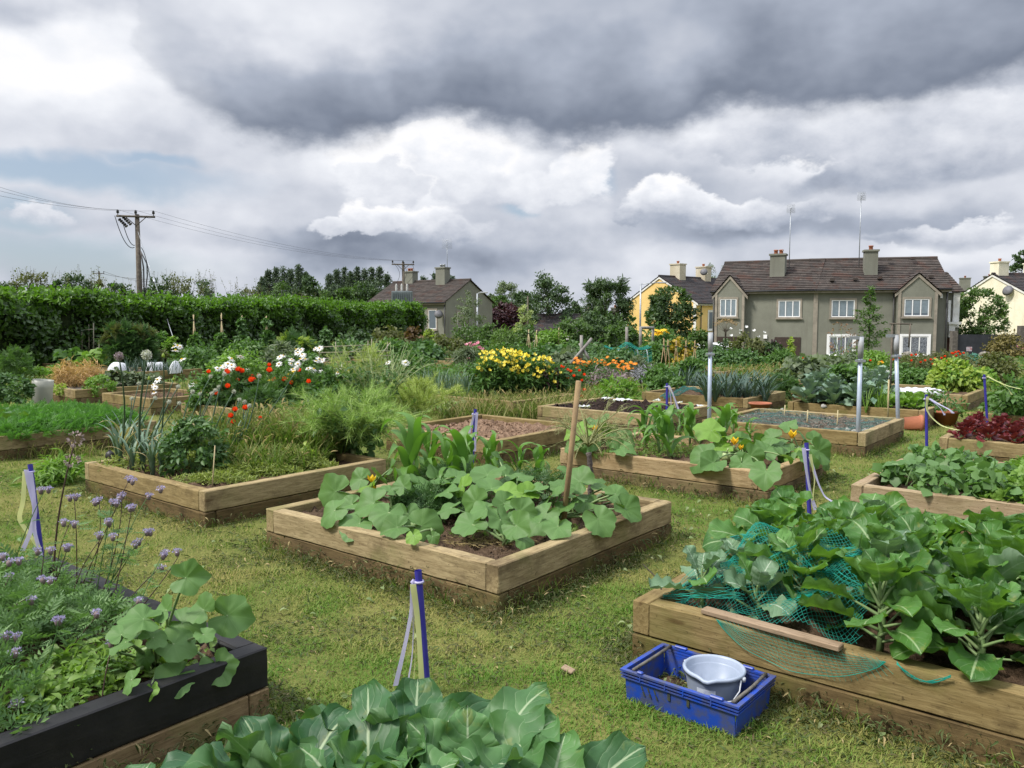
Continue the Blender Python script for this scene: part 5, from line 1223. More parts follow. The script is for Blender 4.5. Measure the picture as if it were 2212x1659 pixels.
# ================================================================== galvanised posts, stakes and poles
MP = m_plain('pale_blue_grey_pipe', (.40, .46, .56), (.33, .38, .46), 7, .4, metallic=.15)
def metal_post(px, yt, pxb, Y, label, cap):
    t_ = V(px, yt, Y); b = V(pxb, 900, Y); root = empty('metal_post', (b.x, Y, 0), label, 'post', 'metal posts of the netted bed')
    h = t_.z; dx_ = t_.x - b.x; mb = MB(); mb.tube([(0, 0, -.05), (dx_ * .9, 0, h * .86)], .026, 10); mb.build('pipe', MP, root)
    mb = MB(); mb.tube([(dx_ * .86, 0, h * .82), (dx_, 0, h)], .033, 10); mb.build('sleeve', m_plain('whitish_sleeve', (.34, .36, .38), (.26, .26, .26), 12, .6), root)
    mb = MB(); mb.box(dx_ * .84 - .05, dx_ * .84 + .05, -.04, .04, h * .79, h * .81)
    mb.build('bracket', GALV, root, smooth=False)
    if cap: mb = MB(); mb.box(dx_ - .13, dx_ + .02, -.02, .02, h - .03, h + .01); mb.build('cap', GALV, root, smooth=False)
metal_post(1535, 718, 1532, 10.9, 'left metal post of the netted bed, pale grey with a white top', False)
metal_post(1860, 728, 1855, 9.7, 'front metal post of the netted bed with a side bracket', True)
metal_post(1936, 724, 1943, 11.0, 'rear right metal post of the netted bed', True)
STK = m_plain('brown_stake_wood', (.27, .185, .09), (.20, .135, .07), 7, .8, 30, .3)
a, b = V(1250, 823, 5.3), V(1213, 1142, 5.42); mb = MB(); c = np.array(b); mb.tube([(0, 0, -.1), tuple(np.array(a) - c)], [.0195, .0185], 12)
tag(mb.build('wooden_stake', STK, None, c), 'thick round wooden stake leaning in the central squash bed', 'stake')
mb = MB(); b = G(1817 / 4, 1040, .24); b = G(0 + 1825 / 4, 864 + 740 / 4, .24); t_ = V(1858 / 4, 864 + 395 / 4, b.y); c = np.array(b); mb.tube([(0, 0, -.1), tuple(np.array(t_) - c)], .005, 6)
tag(mb.build('thin_cane', m_plain('pale_cane', (.42, .36, .2), (.34, .27, .14), 9, .7), None, c), 'thin pale cane standing in the front corner of the overgrown leek bed', 'cane')
# wooden frame behind the rear metal post
fr = empty('goal_frame', V(1925, 800, 13.9).xy.to_3d(), 'thin wooden goal frame beside the rear metal post', 'frame')
mb = MB(); sc = 13.9 / F
z = lambda y: EYE - (y - 690) * sc
mb.tube([(0, 0, .2), (-.01, 0, z(700))], .017, 8); mb.build('upright', PW, fr)
mb = MB(); mb.tube([(-.06, 0, z(699)), (.30, -.06, z(700))], .014, 6); mb.tube([(.27, -.06, z(700)), (.26, -.06, z(750))], .014, 6); mb.build('top_rail', PW, fr)

# ================================================================== crate and bucket on the grass
def crate():
    p0, p1 = G(1344, 1444, .14), G(1594, 1526, .14); ang = math.atan2(p1.y - p0.y, p1.x - p0.x)
    kx = (p1 - p0).length / .60; L, D, H = .60, .40, .150 / kx
    root = empty('plastic_crate', (p0.x, p0.y, -.01), 'blue plastic bread crate on the grass against the front plank', 'crate', rz=ang); root.scale = (kx, kx, kx)
    m = m_plain('blue_crate_plastic', (.009, .05, .34), (.055, .065, .13), 16, .42, 50, .1, .003, .5)
    mb = MB(); th = .006; ins = .018
    # walls taper slightly; rim stands out round the top with ribs
    mb.box(ins, L - ins, ins, D - ins, 0, .008)
    for (x0, x1, y0, y1, tx, ty) in ((ins, L - ins, ins, ins + th, 0, -1), (ins, L - ins, D - ins - th, D - ins, 0, 1), (ins, ins + th, ins, D - ins, -1, 0), (L - ins - th, L - ins, ins, D - ins, 1, 0)):
        s = .014
        v = [(x0, y0, 0), (x1, y0, 0), (x1, y1, 0), (x0, y1, 0), (x0 + tx * s, y0 + ty * s, H - .002), (x1 + tx * s, y0 + ty * s, H - .002), (x1 + tx * s, y1 + ty * s, H - .002), (x0 + tx * s, y1 + ty * s, H - .002)]
        mb.add(v, [(0, 1, 5, 4), (1, 2, 6, 5), (2, 3, 7, 6), (3, 0, 4, 7), (4, 5, 6, 7)])
    body = mb.build('body', m, root, smooth=False)
    mr = MB()
    for z0, z1, o in ((H - .010, H, .008), (H - .026, H - .020, .006), (H - .042, H - .036, .004)):
        mr.box(-o, L + o, -o, .014, z0, z1); mr.box(-o, L + o, D - .014, D + o, z0, z1); mr.box(-o, .014, .0145, D - .0145, z0, z1); mr.box(L - .014, L + o, .0145, D - .0145, z0, z1)
    for x in (.10, .235, .33, .47):
        mr.box(x, x + .006, -.007, .012, H - .0355, H - .0105)
    for x0, x1 in ((.085, .115), (.465, .53)): mr.box(x0, x1, -.008, .013, H + .0005, H + .013, 0, .004)
    for x0, x1 in ((.07, .14), (.44, .5)): mr.box(x0, x1, D - .013, D + .008, H + .0005, H + .012, 0, .004)
    mr.build('rim', m, root, smooth=False)
    # slots of the long walls, dark pieces with the shade in their colour
    ms = MB()
    for row in range(2):
        for k in range(3):
            for xx, y in ((.10 + .035 * k + .01 * row, .0075), ):
                z = H - .060 - .026 * row; ms.add([(xx, y, z), (xx + .008, y, z), (xx + .016, y, z - .02), (xx + .008, y, z - .02), (xx, y + .01, z), (xx + .008, y + .01, z), (xx + .016, y + .01, z - .02), (xx + .008, y + .01, z - .02)], [(0, 1, 2, 3), (0, 4, 5, 1), (1, 5, 6, 2), (2, 6, 7, 3), (3, 7, 4, 0)])
            for xx in (.16 + .035 * k + .012 * row,):
                y = D - ins - .0095; z = H - .045 - .028 * row; ms.add([(xx, y, z), (xx + .008, y, z), (xx + .02, y, z - .018), (xx + .012, y, z - .018), (xx, y - .001, z), (xx + .008, y - .001, z), (xx + .02, y - .001, z - .018), (xx + .012, y - .001, z - .018)], [(4, 5, 6, 7), (0, 1, 5, 4), (1, 2, 6, 5), (2, 3, 7, 6), (3, 0, 4, 7)])
    for x in (.335, .235): ms.box(x + .012, x + .026, .0045, .0085, H - .085, H - .05)
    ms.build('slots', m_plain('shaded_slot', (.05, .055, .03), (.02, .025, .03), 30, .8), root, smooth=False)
    for x, nm in ((.055, 1), (L - .03, 2)):
        mk = MB(); mk.tube([(x, .012, H + .004), (x + .01, D * .5, H + .012), (x - .005, D - .012, H + .004)], .008, 8)
        mk.build('bale_arm', m_plain('muddy_bar', (.07, .065, .055), (.13, .12, .10), 25, .7, 60, .4), root)
    # mud and soil left in the bottom corner
    mm = MB(); n = 14; X, Y = np.meshgrid(np.linspace(.03, .17, n), np.linspace(.2, .375, n)); Z = .012 + .035 * np.clip(1 - np.hypot((X - .09) / .07, (Y - .31) / .09), 0, 1) + rng.normal(0, .002, X.shape)
    i = np.arange(n - 1)[:, None] * n; j = np.arange(n - 1)[None, :]; mm.add(np.stack([X, Y, Z], -1).reshape(-1, 3), np.stack([i + j, i + j + 1, i + n + j + 1, i + n + j], -1).reshape(-1, 4)); mm.build('dirt', SOIL, root)
    # bucket standing in it
    bx, by = .375, .225; w = Vector((p0.x, p0.y, .0)) + Vector((kx * (math.cos(ang) * bx - math.sin(ang) * by), kx * (math.sin(ang) * bx + math.cos(ang) * by), .004))
    bk = empty('bucket', w, 'pale blue-grey bucket standing in the blue crate', 'bucket', rz=ang); bk.scale = (kx * 1.02, kx * 1.02, kx * .95); print('CRATE', kx)
    bm = m_plain('pale_blue_plastic', (.29, .335, .42), (.23, .275, .35), 6, .4, 40, .05, .002)
    mb = MB(); R1, R0, HB = .137, .105, .205
    pr = [(0, .006), (R0 - .004, .006), (R0, .0), (R0 + .012, .06), (R0 + .024, .15), (R0 + .026, .155), (R1 - .004, HB - .018), (R1 + .006, HB - .02), (R1 + .009, HB - .006), (R1 + .004, HB), (R1 - .004, HB + .001), (R1 - .009, HB - .008), (R1 - .016, HB - .03), (R1 - .018, HB - .034), (R1 - .021, HB - .037), (R0 - .004, .012), (0, .012)]
    mb.lathe(pr, 48); v = mb.v[0]; sp = np.hypot(v[:, 0], v[:, 1]); an = np.arctan2(v[:, 1], v[:, 0]); f = np.exp(-((np.angle(np.exp(1j * (an + 1.35)))) / .2) ** 2) * (v[:, 2] > HB - .05)
    v[:, 0] *= 1 + .07 * f; v[:, 1] *= 1 + .07 * f; v[:, 2] -= .012 * f
    mb.build('pail', bm, bk)
    mh = MB(); mh.tube([(R1 + .006, -.02, HB - .02), (R1 + .014, -.05, HB - .06), (R1 + .0, -.09, HB - .10), (R1 - .03, -.10, HB - .11)], .0035, 6)
    mh.build('handle', m_plain('grey_handle', (.42, .44, .47), None), bk)
    for a in (0, math.pi): mh = MB(); mh.lathe([(0, -.012), (.012, -.01), (.012, .01), (0, .012)], 8, 0, (math.cos(a) * (R1 + .008), math.sin(a) * (R1 + .008), HB - .022)); mh.build('handle_lug', MATS['grey_handle'], bk)
    ml = MB(); a = np.linspace(-1.75, -1.05, 9); zz = np.array((.075, .14)); rr = R0 + .012 + (zz - .06) * .133 + .0015
    v = np.stack([np.stack([rr[k] * np.cos(a), rr[k] * np.sin(a), np.full(9, zz[k])], -1) for k in range(2)]).reshape(-1, 3); ml.add(v, np.array([(i, i + 1, i + 10, i + 9) for i in range(8)]))
    ml.build('sticker', m_plain('worn_sticker', (.55, .60, .66), (.40, .44, .55), 35, .5), bk)
crate()
# plank on the edge of the sprout bed, twig, chip of wood
a, b = G(1520, 1316, .31), G(1818, 1398, .31); dv = b - a
mb = MB(); mb.box(0, dv.length, -.028, .028, .006, .030, 0, .004)
o = mb.build('loose_plank', m_wood('reddish_plank', (.24, .175, .115), (.32, .24, .165), (.13, .08, .055), .3, .05), None, (a.x, a.y, BEDH), smooth=False, rz=math.atan2(dv.y, dv.x)); tag(o, 'thin reddish plank lying on the front edge of the sprout bed', 'plank')
a, b, c = V(1388, 1218, 4.25), V(1420, 1258, 4.05), G(1436, 1283, .30)
mb = MB(); c_ = np.array(c); mb.tube([np.array(a) - c_, np.array(b) - c_ + (.01, 0, .01), (0, 0, -.06)], [.0025, .004, .006], 6); tag(mb.build('twig', TWIGD, None, c_), 'bent bare twig stuck in the near left corner of the sprout bed', 'twig')
p = G(1227, 1449, .02); mb = MB(); mb.box(-.03, .03, -.018, .018, 0, .012, 0, .003); o = mb.build('wood_chip', m_wood('reddish_plank', None, None, None), None, (p.x, p.y, .022), smooth=False, rz=-.6); o.rotation_euler = (.15, .2, -.6); tag(o, 'small broken block of wood lying on the grass left of the crate', 'wood block')
p = G(238, 990, .29); mb = MB(); mb.lathe([(0, 0), (.035, 0), (.045, .03), (.03, .06), (0, .075)], 9); v = mb.v[0]; v += rng.normal(0, .006, v.shape); tag(mb.build('black_sack', BLACKP, None, p), 'crumpled black plastic scrap on the back corner of the overgrown leek bed', 'scrap')
# ================================================================== foreground plants
M_CAUL = m_leaf('cauliflower_leaf', (.024, .080, .030), (.080, .180, .052), .24, .5, 'pinnate', (.34, .42, .25), (.12, .20, .10), .2, 14, bstr=.6, tcol=(.16, .36, .03), spots=.3)
M_SPR = m_leaf('sprout_leaf', (.035, .110, .018), (.095, .215, .045), .3, .5, 'pinnate', (.30, .40, .20), (.11, .2, .08), .2, 12, bstr=.6, tcol=(.2, .42, .02), spots=.45)
M_GLAU = m_leaf('glaucous_leaf', (.085, .160, .085), (.145, .235, .13), .2, .5, 'pinnate', (.38, .45, .34), (.16, .22, .15), .15, 12, bstr=.55)
M_STK = m_leaf('green_stalk', (.14, .22, .08), (.22, .30, .13), .1, .5)
M_SQ = m_leaf('squash_leaf', (.028, .080, .026), (.078, .160, .056), .22, .55, 'palmate', (.15, .25, .10), (.10, .20, .04), .2, 16, bstr=.16, tcol=(.22, .46, .02))
M_SQY = m_leaf('young_squash_leaf', (.12, .24, .035), (.18, .32, .06), .35, .55, 'palmate', (.25, .36, .12), (.16, .30, .04), .15, 16, bstr=.16, tcol=(.3, .55, .03))
M_CORN = m_leaf('corn_leaf', (.040, .115, .022), (.095, .215, .045), .35, .45, None, None, (.12, .24, .04), tcol=(.17, .40, .02))
M_FEA = m_leaf('feathery_leaf', (.055, .125, .030), (.120, .215, .060), .3, .55)
M_FEAD = m_leaf('dark_feathery_leaf', (.030, .080, .022), (.075, .145, .045), .3, .55)
M_PHAC = m_leaf('phacelia_leaf', (.060, .135, .036), (.140, .240, .080), .28, .55)
M_WEED = m_leaf('weed_leaf', (.085, .165, .025), (.170, .270, .050), .32, .5)
M_DKST = m_leaf('dark_red_stem', (.045, .025, .015), (.085, .06, .03), .05, .6)
M_LILAC = m_leaf('lilac_petal', (.30, .27, .42), (.47, .44, .58), .3, .6, under=(.45, .40, .62), tcol=(.45, .4, .65))
M_HAIRY = m_leaf('hairy_bud', (.17, .12, .12), (.26, .20, .19), .1, .8)
M_YEL = m_leaf('yellow_petal', (.80, .48, .01), (.88, .62, .03), .3, .5, under=(.7, .5, .04), tcol=(.9, .5, .02))

def cauliflower(p, label, n=11, L=.34, Wd=.2, seed=1, first=None, group='cauliflower plants at the bottom of the picture'):
    global rng
    keep = rng; rng = np.random.default_rng(seed)
    root = empty('cauliflower_plant', p, label, 'cauliflower', group)
    mb = MB(); a0 = rng.random() * 6.28
    for k in range(n):
        ring_ = k / n; a = a0 + k * 2.4; el = R(36 + 44 * ring_) + rng.normal(0, .16); ll = L * rng.uniform(.8, 1.12) * (1 - .35 * ring_ ** 2)
        big_leaf(mb, np.array((math.cos(a) * .025, math.sin(a) * .025, .02 + .03 * ring_)), a + rng.normal(0, .15), el, ll, Wd * rng.uniform(.8, 1.15), .2, rng.uniform(.6, 1.35) * (1 - .25 * ring_), rng.uniform(.0, .35), .10, 10, 18, 0, 1, 'oval', roll=rng.normal(0, .3), stalk_r=.008, crinkle=.028)
    mb.build('leaves', [M_CAUL, M_STK], root)
    ms = MB(); ms.tube([(0, 0, -.08), (0, 0, .06)], [.022, .018], 8); ms.build('stem', M_STK, root)
    rng = keep
for (px, py, lab, n, L, sd_) in ((620, 1790, 'cauliflower with a big upright ribbed leaf, bottom edge left of the front blue post', 10, .40, 3),
        (880, 1720, 'cauliflower whose leaf curls in front of the blue post ribbons', 10, .38, 8), (1010, 1790, 'cauliflower with broad pale leaves at the bottom edge right of the front post', 10, .40, 5),
        (1180, 1850, 'rightmost cauliflower at the bottom edge, with a round drooping leaf', 9, .37, 6), (230, 1930, 'cauliflower with one grey-green leaf tip before the black bed', 7, .30, 7), (790, 1830, 'cauliflower squeezed between the two big ones at the bottom edge', 8, .38, 9)):
    cauliflower(G(px, py, .24), lab, n, L, .225, sd_)

# ---- sprout plants in the right front bed
def sprout(p, label, h, n, sd_, glau=.2, size=1.0):
    global rng
    keep = rng; rng = np.random.default_rng(sd_)
    root = empty('sprout_plant', p, label, 'sprout plant', 'leafy sprout plants in the right front bed')
    mb = MB(); a0 = rng.random() * 6.28
    for k in range(n):
        f = k / (n - 1); z = h * (.18 + .8 * f); a = a0 + k * 2.4 + rng.normal(0, .2)
        el = R(18 + 62 * f ** 1.3) + rng.normal(0, .12); L = size * (.37 - .17 * f ** 2) * rng.uniform(.85, 1.15); W_ = size * (.225 - .06 * f) * rng.uniform(.85, 1.15)
        big_leaf(mb, np.array((0, 0, z)), a, el, L, W_, .36, rng.uniform(.5, 1.5) * (1.1 - .5 * f), rng.uniform(.05, .55), .075, 8, 17, 2 if rng.random() < glau else 0, 1, 'round', roll=rng.normal(0, .35), stalk_r=.0065, crinkle=.03)
    mb.build('leaves', [M_SPR, M_STK, M_GLAU], root)
    ms = MB(); ms.tube([(0, 0, -.05), (.01, 0, h * .5), (0, .01, h)], [.017, .015, .008], 7); ms.build('stem', M_STK, root)
    rng = keep
spots = []
for i, u in enumerate((3.62, 3.98, 4.36, 4.74, 5.0)):
    for j, v in enumerate((1.30, .93, .56, .18, -.12)): spots.append((u + ((j * 37) % 7 - 3) * .015, v + ((i * 53) % 7 - 3) * .02, i, j))
spots += [(4.30, 1.62, 2, -1), (4.75, 1.66, 3, -1)]
rows = ('front row', 'second row', 'third row', 'fourth row', 'back row'); cols = {-1: 'left end', 0: 'near the net', 1: 'left of centre', 2: 'centre', 3: 'right of centre', 4: 'at the right edge'}
for k, (u, v, i, j) in enumerate(spots):
    if i == 0 and j == 0: continue
    h = (.26, .26, .23, .20, .18)[i] + .03 * math.sin(k * 2.3); nn = 19 if i < 3 else 16
    sprout(UV(u, v, .22), 'green sprout plant in the %s of the right front bed, %s' % (rows[i], cols[j]), h, nn, 100 + k, .08 + .15 * (k % 3 == 0), 1.0 if i else .92)
# small blue-green cabbages caught under the net
for k, (u, v) in enumerate(((3.62, 1.42), (3.98, 1.62), (3.66, 1.72))):
    sprout(UV(u, v, .22), 'small blue-green cabbage under the green net, ' + ('nearest the front plank', 'at the left plank', 'in the near left corner')[k], .14, 10, 300 + k, .8, .78)

# ---- teal netting
M_NET = m_plain('teal_net', (.0, .20, .15), (.005, .27, .20), 5, .6)
def net(name, label, fn, s0, s1, t0, t1, step, r=.0011, mat=None, extra=None, cat='netting'):
    """two sets of crossing strands over the surface fn(s, t)"""
    mb = MB(); c = np.array(fn(np.array([(s0 + s1) / 2]), np.array([(t0 + t1) / 2]))[0])
    D_ = (s1 - s0) + (t1 - t0); nl = int(D_ / step)
    for dr in (1, -1):
        for k in range(nl):
            q = k * step
            s = np.linspace(s0, s1, max(6, int((s1 - s0) / .03))); tt = (t0 + q - (s - s0)) if dr == 1 else (t1 - q + (s - s0))
            zig = .25 * step * np.sin(s / step * math.pi)
            m_ = (tt >= t0) & (tt <= t1)
            if m_.sum() < 3: continue
            mb.tube(fn(s[m_], (tt + zig)[m_]) - c, r, 3, cap=False)
    for pts, n_, spread in (extra or []):
        for _ in range(n_):
            p = np.array(pts, float); w = np.cumsum(rng.normal(0, spread, p.shape), 0) * .6; mb.tube(p + w - c, r * 1.3, 3, cap=False)
    return tag(mb.build(name, mat or M_NET, None, c), label, cat)
def fold(s, t): return .035 * np.sin(s * 17 + 2 * np.sin(t * 9)) + .03 * np.sin(t * 21 + s * 6)
def fn1(s, t):      # s along u, t along v
    z = .29 + .05 + .20 * np.clip((s - 3.5) / .5, 0, 1) * np.clip((1.85 - t) / .25, 0, 1) * np.clip((s - 3.40) / .15, 0, 1) + fold(s, t) * .8 - .10 * np.clip((t - 1.6) / .2, 0, 1) - .08 * np.clip((3.60 - s) / .2, 0, 1)
    p = BU[None] * s[:, None] + AV[None] * t[:, None]; return np.concatenate([p, z[:, None]], 1)
def strand(uvz): return [tuple(UV(*q)) for q in uvz]
ex = [(strand([(3.50 + .05 * k, 1.80 - .02 * k, .30 + .02 * k) for k in range(8)]), 10, .012), (strand([(3.47, 1.83 - .05 * k, .30 + .012 * k) for k in range(9)]), 9, .010),
      (strand([(4.08, 1.75 - .08 * k, .47 + .03 * math.sin(k)) for k in range(11)]), 12, .014), (strand([(4.0 - .03 * k, 1.6 - .07 * k, .45 + .02 * math.sin(k * 2)) for k in range(10)]), 9, .014)]
net('green_netting', 'crumpled teal netting draped over the cabbages at the near left corner of the sprout bed', fn1, 3.47, 4.20, .92, 1.84, .023, .0011, extra=ex)
def fn2(s, t):      # s along v (descending), t drop
    z = BEDH + .006 - t; u = 3.352 - .012 * np.sin(s * 15) ** 2 - .02 * t
    p = BU[None] * u[:, None] + AV[None] * s[:, None]; return np.concatenate([p, z[:, None]], 1)
def hang():
    mb = MB(); c = np.array(UV(3.35, 1.2, .25)); s = np.linspace(1.50, .78, 26); dp = .14 * np.sin(np.clip((1.50 - s) / .72, 0, 1) * math.pi) ** .7
    for f in np.linspace(.12, 1, 9): mb.tube(fn2(s, dp * f) - c, .0008 if f < 1 else .0018, 3, cap=False)
    for sv in np.linspace(1.46, .82, 30):
        dd = .14 * math.sin((1.50 - sv) / .72 * math.pi) ** .7; ss = sv - np.linspace(0, .07, 6); mb.tube(fn2(ss, np.linspace(-.006, dd, 6)) - c, .0008, 3, cap=False)
    for k in range(4): 
        s2 = np.linspace(.74, .55, 10); mb.tube(fn2(s2, .05 * np.sin(np.linspace(0, 1, 10) * math.pi) + rng.normal(0, .003, 10) - .006) - c, .002, 3)
    tag(mb.build('hanging_net', M_NET, None, c), 'loop of thin green net hanging over the front plank above the crate', 'netting')
hang()

# ---- squash leaves, one by one: (px, py, radius in px, height, heading of tip in degrees from +x, tilt towards viewer)
def squash_plant(name, label, crowns, leaves, mats, cat='squash plant', group=None, fl=(), fruit=(), stalk_r=.0075):
    c0 = Vector(crowns[0]); root = empty(name, (c0.x, c0.y, .22), label, cat, group)
    o = np.array((c0.x, c0.y, .22)); mb = MB(); mst = MB()
    C = np.array(crowns, float)
    for (px, py, rp, z, head, tilt) in leaves:
        z += rng.uniform(-.03, .05); p = np.array(G(px, py, z)); sc_ = p[1] / F; r = rp * sc_ * 1.1
        k = np.argmin(np.linalg.norm(C[:, :2] - p[:2], axis=1)); base = C[k] + np.array((*rng.normal(0, .03, 2), 0))
        h = R(head); n = np.array((0, -math.sin(R(tilt)), math.cos(R(tilt)))) + np.array((math.cos(h), math.sin(h), 0)) * .25 + rng.normal(0, .3, 3)
        m = 1 if rng.random() < .16 and rp < 33 else 0
        lobed_leaf(mb, base - o, p - o, n, h, r, m, 2, None, 5, rng.uniform(.08, .2), stalk_r, rng.uniform(.05, .35), .7, rng.uniform(.1, .55))
    mb.build('leaves', list(mats) + [M_STK], root)
    for i in range(len(C)):
        a, b = C[i] - o, (C[(i + 1) % len(C)] if len(C) > 1 else C[i] + np.array((.2, -.15, 0))) - o
        u = np.linspace(0, 1, 8)[:, None]; q = a + (b - a) * u * (.9 if i == len(C) - 1 else 1) + np.concatenate([rng.normal(0, .015, (8, 2)), .03 + .015 * np.sin(u * 9)], 1); mst.tube(q, .011, 6, 0, .5)
    mst.build('vine', M_STK, root)
    for (px, py, z, s) in fl:
        p = np.array(G(px, py, z)) - o; mf = MB()
        for k in range(5):
            a = k * 1.2566 + .3; mf.scatter(T_leaf(.62, .12, -.2), [p], frames(np.array([(math.cos(a) * .75, math.sin(a) * .75, .75)]), np.array([(-math.cos(a), -math.sin(a), .6)])), s, [rng.random()])
        mf.tube([p - (0, 0, .05), p], [.006, s * .12], 6, 1); mf.build('flower', [M_YEL, M_STK], root)
    for (px, py, z, r) in fruit:
        p = np.array(G(px, py, z)) - o; mf = MB(); a = np.linspace(-1.5, 1.5, 12); mf.lathe([(r * math.cos(q), r * .95 * math.sin(q)) for q in a], 20, 0, tuple(p)); mf.tube([p + (0, 0, r * .8), p + (.02, 0, r * 1.5)], .008, 6)
        mf.build('fruit', m_plain('striped_pale_fruit', (.22, .30, .10), (.36, .42, .20), 30, .4), root)
    return root
cz = lambda px, py: tuple(G(px, py, .235))
squash_plant('squash_plant', 'squash with big grey-green leaves hanging over the left front edge of the central bed', [cz(850, 1120), cz(790, 1085), cz(905, 1075), cz(930, 1150)],
    [(725, 1062, 40, .40, 200, 45), (797, 1050, 30, .40, 100, 50), (843, 1060, 30, .42, 60, 40), (806, 1088, 38, .38, 190, 25), (776, 1132, 40, .33, 240, 38), (722, 1104, 34, .33, 200, 20), (838, 1108, 36, .36, 260, 25), (858, 1140, 30, .32, 200, 20),
     (910, 1136, 38, .34, 330, 25), (915, 1046, 38, .44, 30, 40), (872, 1050, 24, .45, 90, 55), (845, 1012, 22, .48, 150, 45), (880, 1085, 28, .36, 0, 30), (945, 1030, 28, .44, 80, 40), (780, 1035, 26, .42, 170, 60), (893, 1158, 18, .30, 270, 20), (935, 1160, 14, .30, 300, 30), (820, 1030, 24, .44, 120, 50), (760, 1090, 24, .34, 200, 35), (880, 1110, 30, .33, 280, 30), (960, 1045, 30, .44, 60, 30), (985, 1030, 26, .46, 60, 30)], (M_SQ, M_SQY), fl=((803, 1044, .42, .07), (807, 1062, .36, .05)))
squash_plant('squash_plant', 'squash with broad round leaves in the front corner of the central bed', [cz(1060, 1150), cz(1010, 1110), cz(1110, 1110), cz(1090, 1175)],
    [(1028, 1084, 36, .42, 170, 30), (1020, 1134, 38, .37, 200, 22), (1080, 1122, 44, .40, 320, 22), (1062, 1056, 34, .46, 40, 35), (1053, 1026, 38, .48, 60, 30), (1078, 994, 24, .54, 30, 35), (1098, 1066, 32, .46, 20, 30), (973, 1098, 28, .38, 180, 25), (968, 1064, 30, .42, 140, 30),
     (1116, 1136, 34, .40, 300, 25), (1124, 1104, 32, .42, 340, 30), (1090, 1088, 28, .44, 60, 30), (1130, 1165, 26, .33, 320, 20), (1050, 1100, 30, .40, 200, 30), (1000, 1050, 30, .44, 120, 35), (1120, 1030, 30, .48, 60, 35), (1095, 1030, 30, .46, 30, 35), (1140, 1065, 26, .46, 30, 35)], (M_SQ, M_SQY))
squash_plant('squash_plant', 'squash with leaves spilling over the right edge of the central bed', [cz(1230, 1110), cz(1290, 1090), cz(1200, 1130), cz(1320, 1070)],
    [(1292, 1122, 36, .36, 300, 35), (1350, 1100, 34, .36, 330, 35), (1323, 1080, 28, .40, 20, 30), (1266, 1084, 28, .38, 170, 28), (1252, 1040, 34, .46, 120, 35), (1206, 1138, 32, .34, 250, 20), (1201, 1070, 28, .44, 130, 30), (1168, 1090, 30, .42, 180, 30), (1330, 1068, 26, .42, 20, 35), (1302, 1056, 28, .44, 60, 30), (1367, 1088, 20, .36, 350, 30), (1226, 1092, 26, .38, 220, 30),
     (1180, 1110, 30, .40, 220, 30), (1215, 1050, 28, .46, 90, 30), (1160, 1060, 28, .46, 150, 30), (1245, 1075, 24, .40, 80, 30), (1165, 1130, 28, .36, 230, 20), (1280, 1040, 26, .46, 70, 30), (1230, 1020, 26, .50, 90, 30)], (M_SQ, M_SQY))
squash_plant('squash_plant', 'squash with a yellow flower at the back left corner of the courgette bed', [tuple(G(1290, 962, .235)), tuple(G(1320, 958, .235))],
    [(1248, 936, 26, .45, 190, 45), (1262, 925, 24, .50, 160, 50), (1290, 915, 28, .52, 90, 50), (1316, 922, 26, .50, 60, 45), (1346, 944, 26, .42, 340, 40), (1340, 968, 26, .34, 330, 30), (1275, 955, 26, .38, 200, 35), (1300, 945, 24, .44, 60, 35), (1325, 950, 22, .40, 0, 35), (1240, 960, 20, .38, 200, 40), (1350, 958, 18, .36, 0, 30)], (M_SQ, M_SQY), fl=((1284, 931, .50, .07),))
squash_plant('courgette_plant', 'courgette with yellow flower and a round pale fruit in the front corner of its bed', [tuple(G(1600, 990, .235)), tuple(G(1660, 985, .235)), tuple(G(1560, 985, .235))],
    [(1526, 986, 36, .33, 200, 25), (1536, 930, 32, .48, 140, 40), (1630, 960, 34, .42, 70, 35), (1602, 1002, 28, .32, 260, 25), (1655, 1020, 33, .30, 240, 42), (1560, 968, 26, .36, 180, 30), (1580, 945, 24, .44, 120, 45), (1655, 975, 30, .38, 60, 35), (1540, 1000, 28, .30, 220, 20), (1690, 985, 26, .36, 20, 30), (1620, 985, 28, .34, 280, 30), (1600, 955, 22, .42, 60, 45)], (M_SQ, M_SQY), 'courgette plant', fl=((1586, 962, .40, .09), (1600, 972, .36, .06)), fruit=((1569, 986, .29, .055),))
squash_plant('courgette_plant', 'courgette with a bright yellow flower at the right corner of its bed', [tuple(G(1720, 975, .235)), tuple(G(1750, 970, .235))],
    [(1704, 922, 20, .52, 90, 60), (1768, 974, 30, .38, 330, 50), (1740, 950, 24, .44, 60, 40), (1670, 945, 22, .44, 150, 50), (1690, 962, 26, .36, 200, 30), (1745, 985, 26, .33, 300, 35), (1720, 992, 26, .30, 260, 25), (1760, 950, 22, .44, 20, 40), (1700, 985, 22, .30, 200, 20), (1780, 992, 22, .28, 320, 65)], (M_SQ, M_SQY), 'courgette plant', fl=((1711, 948, .42, .10),))
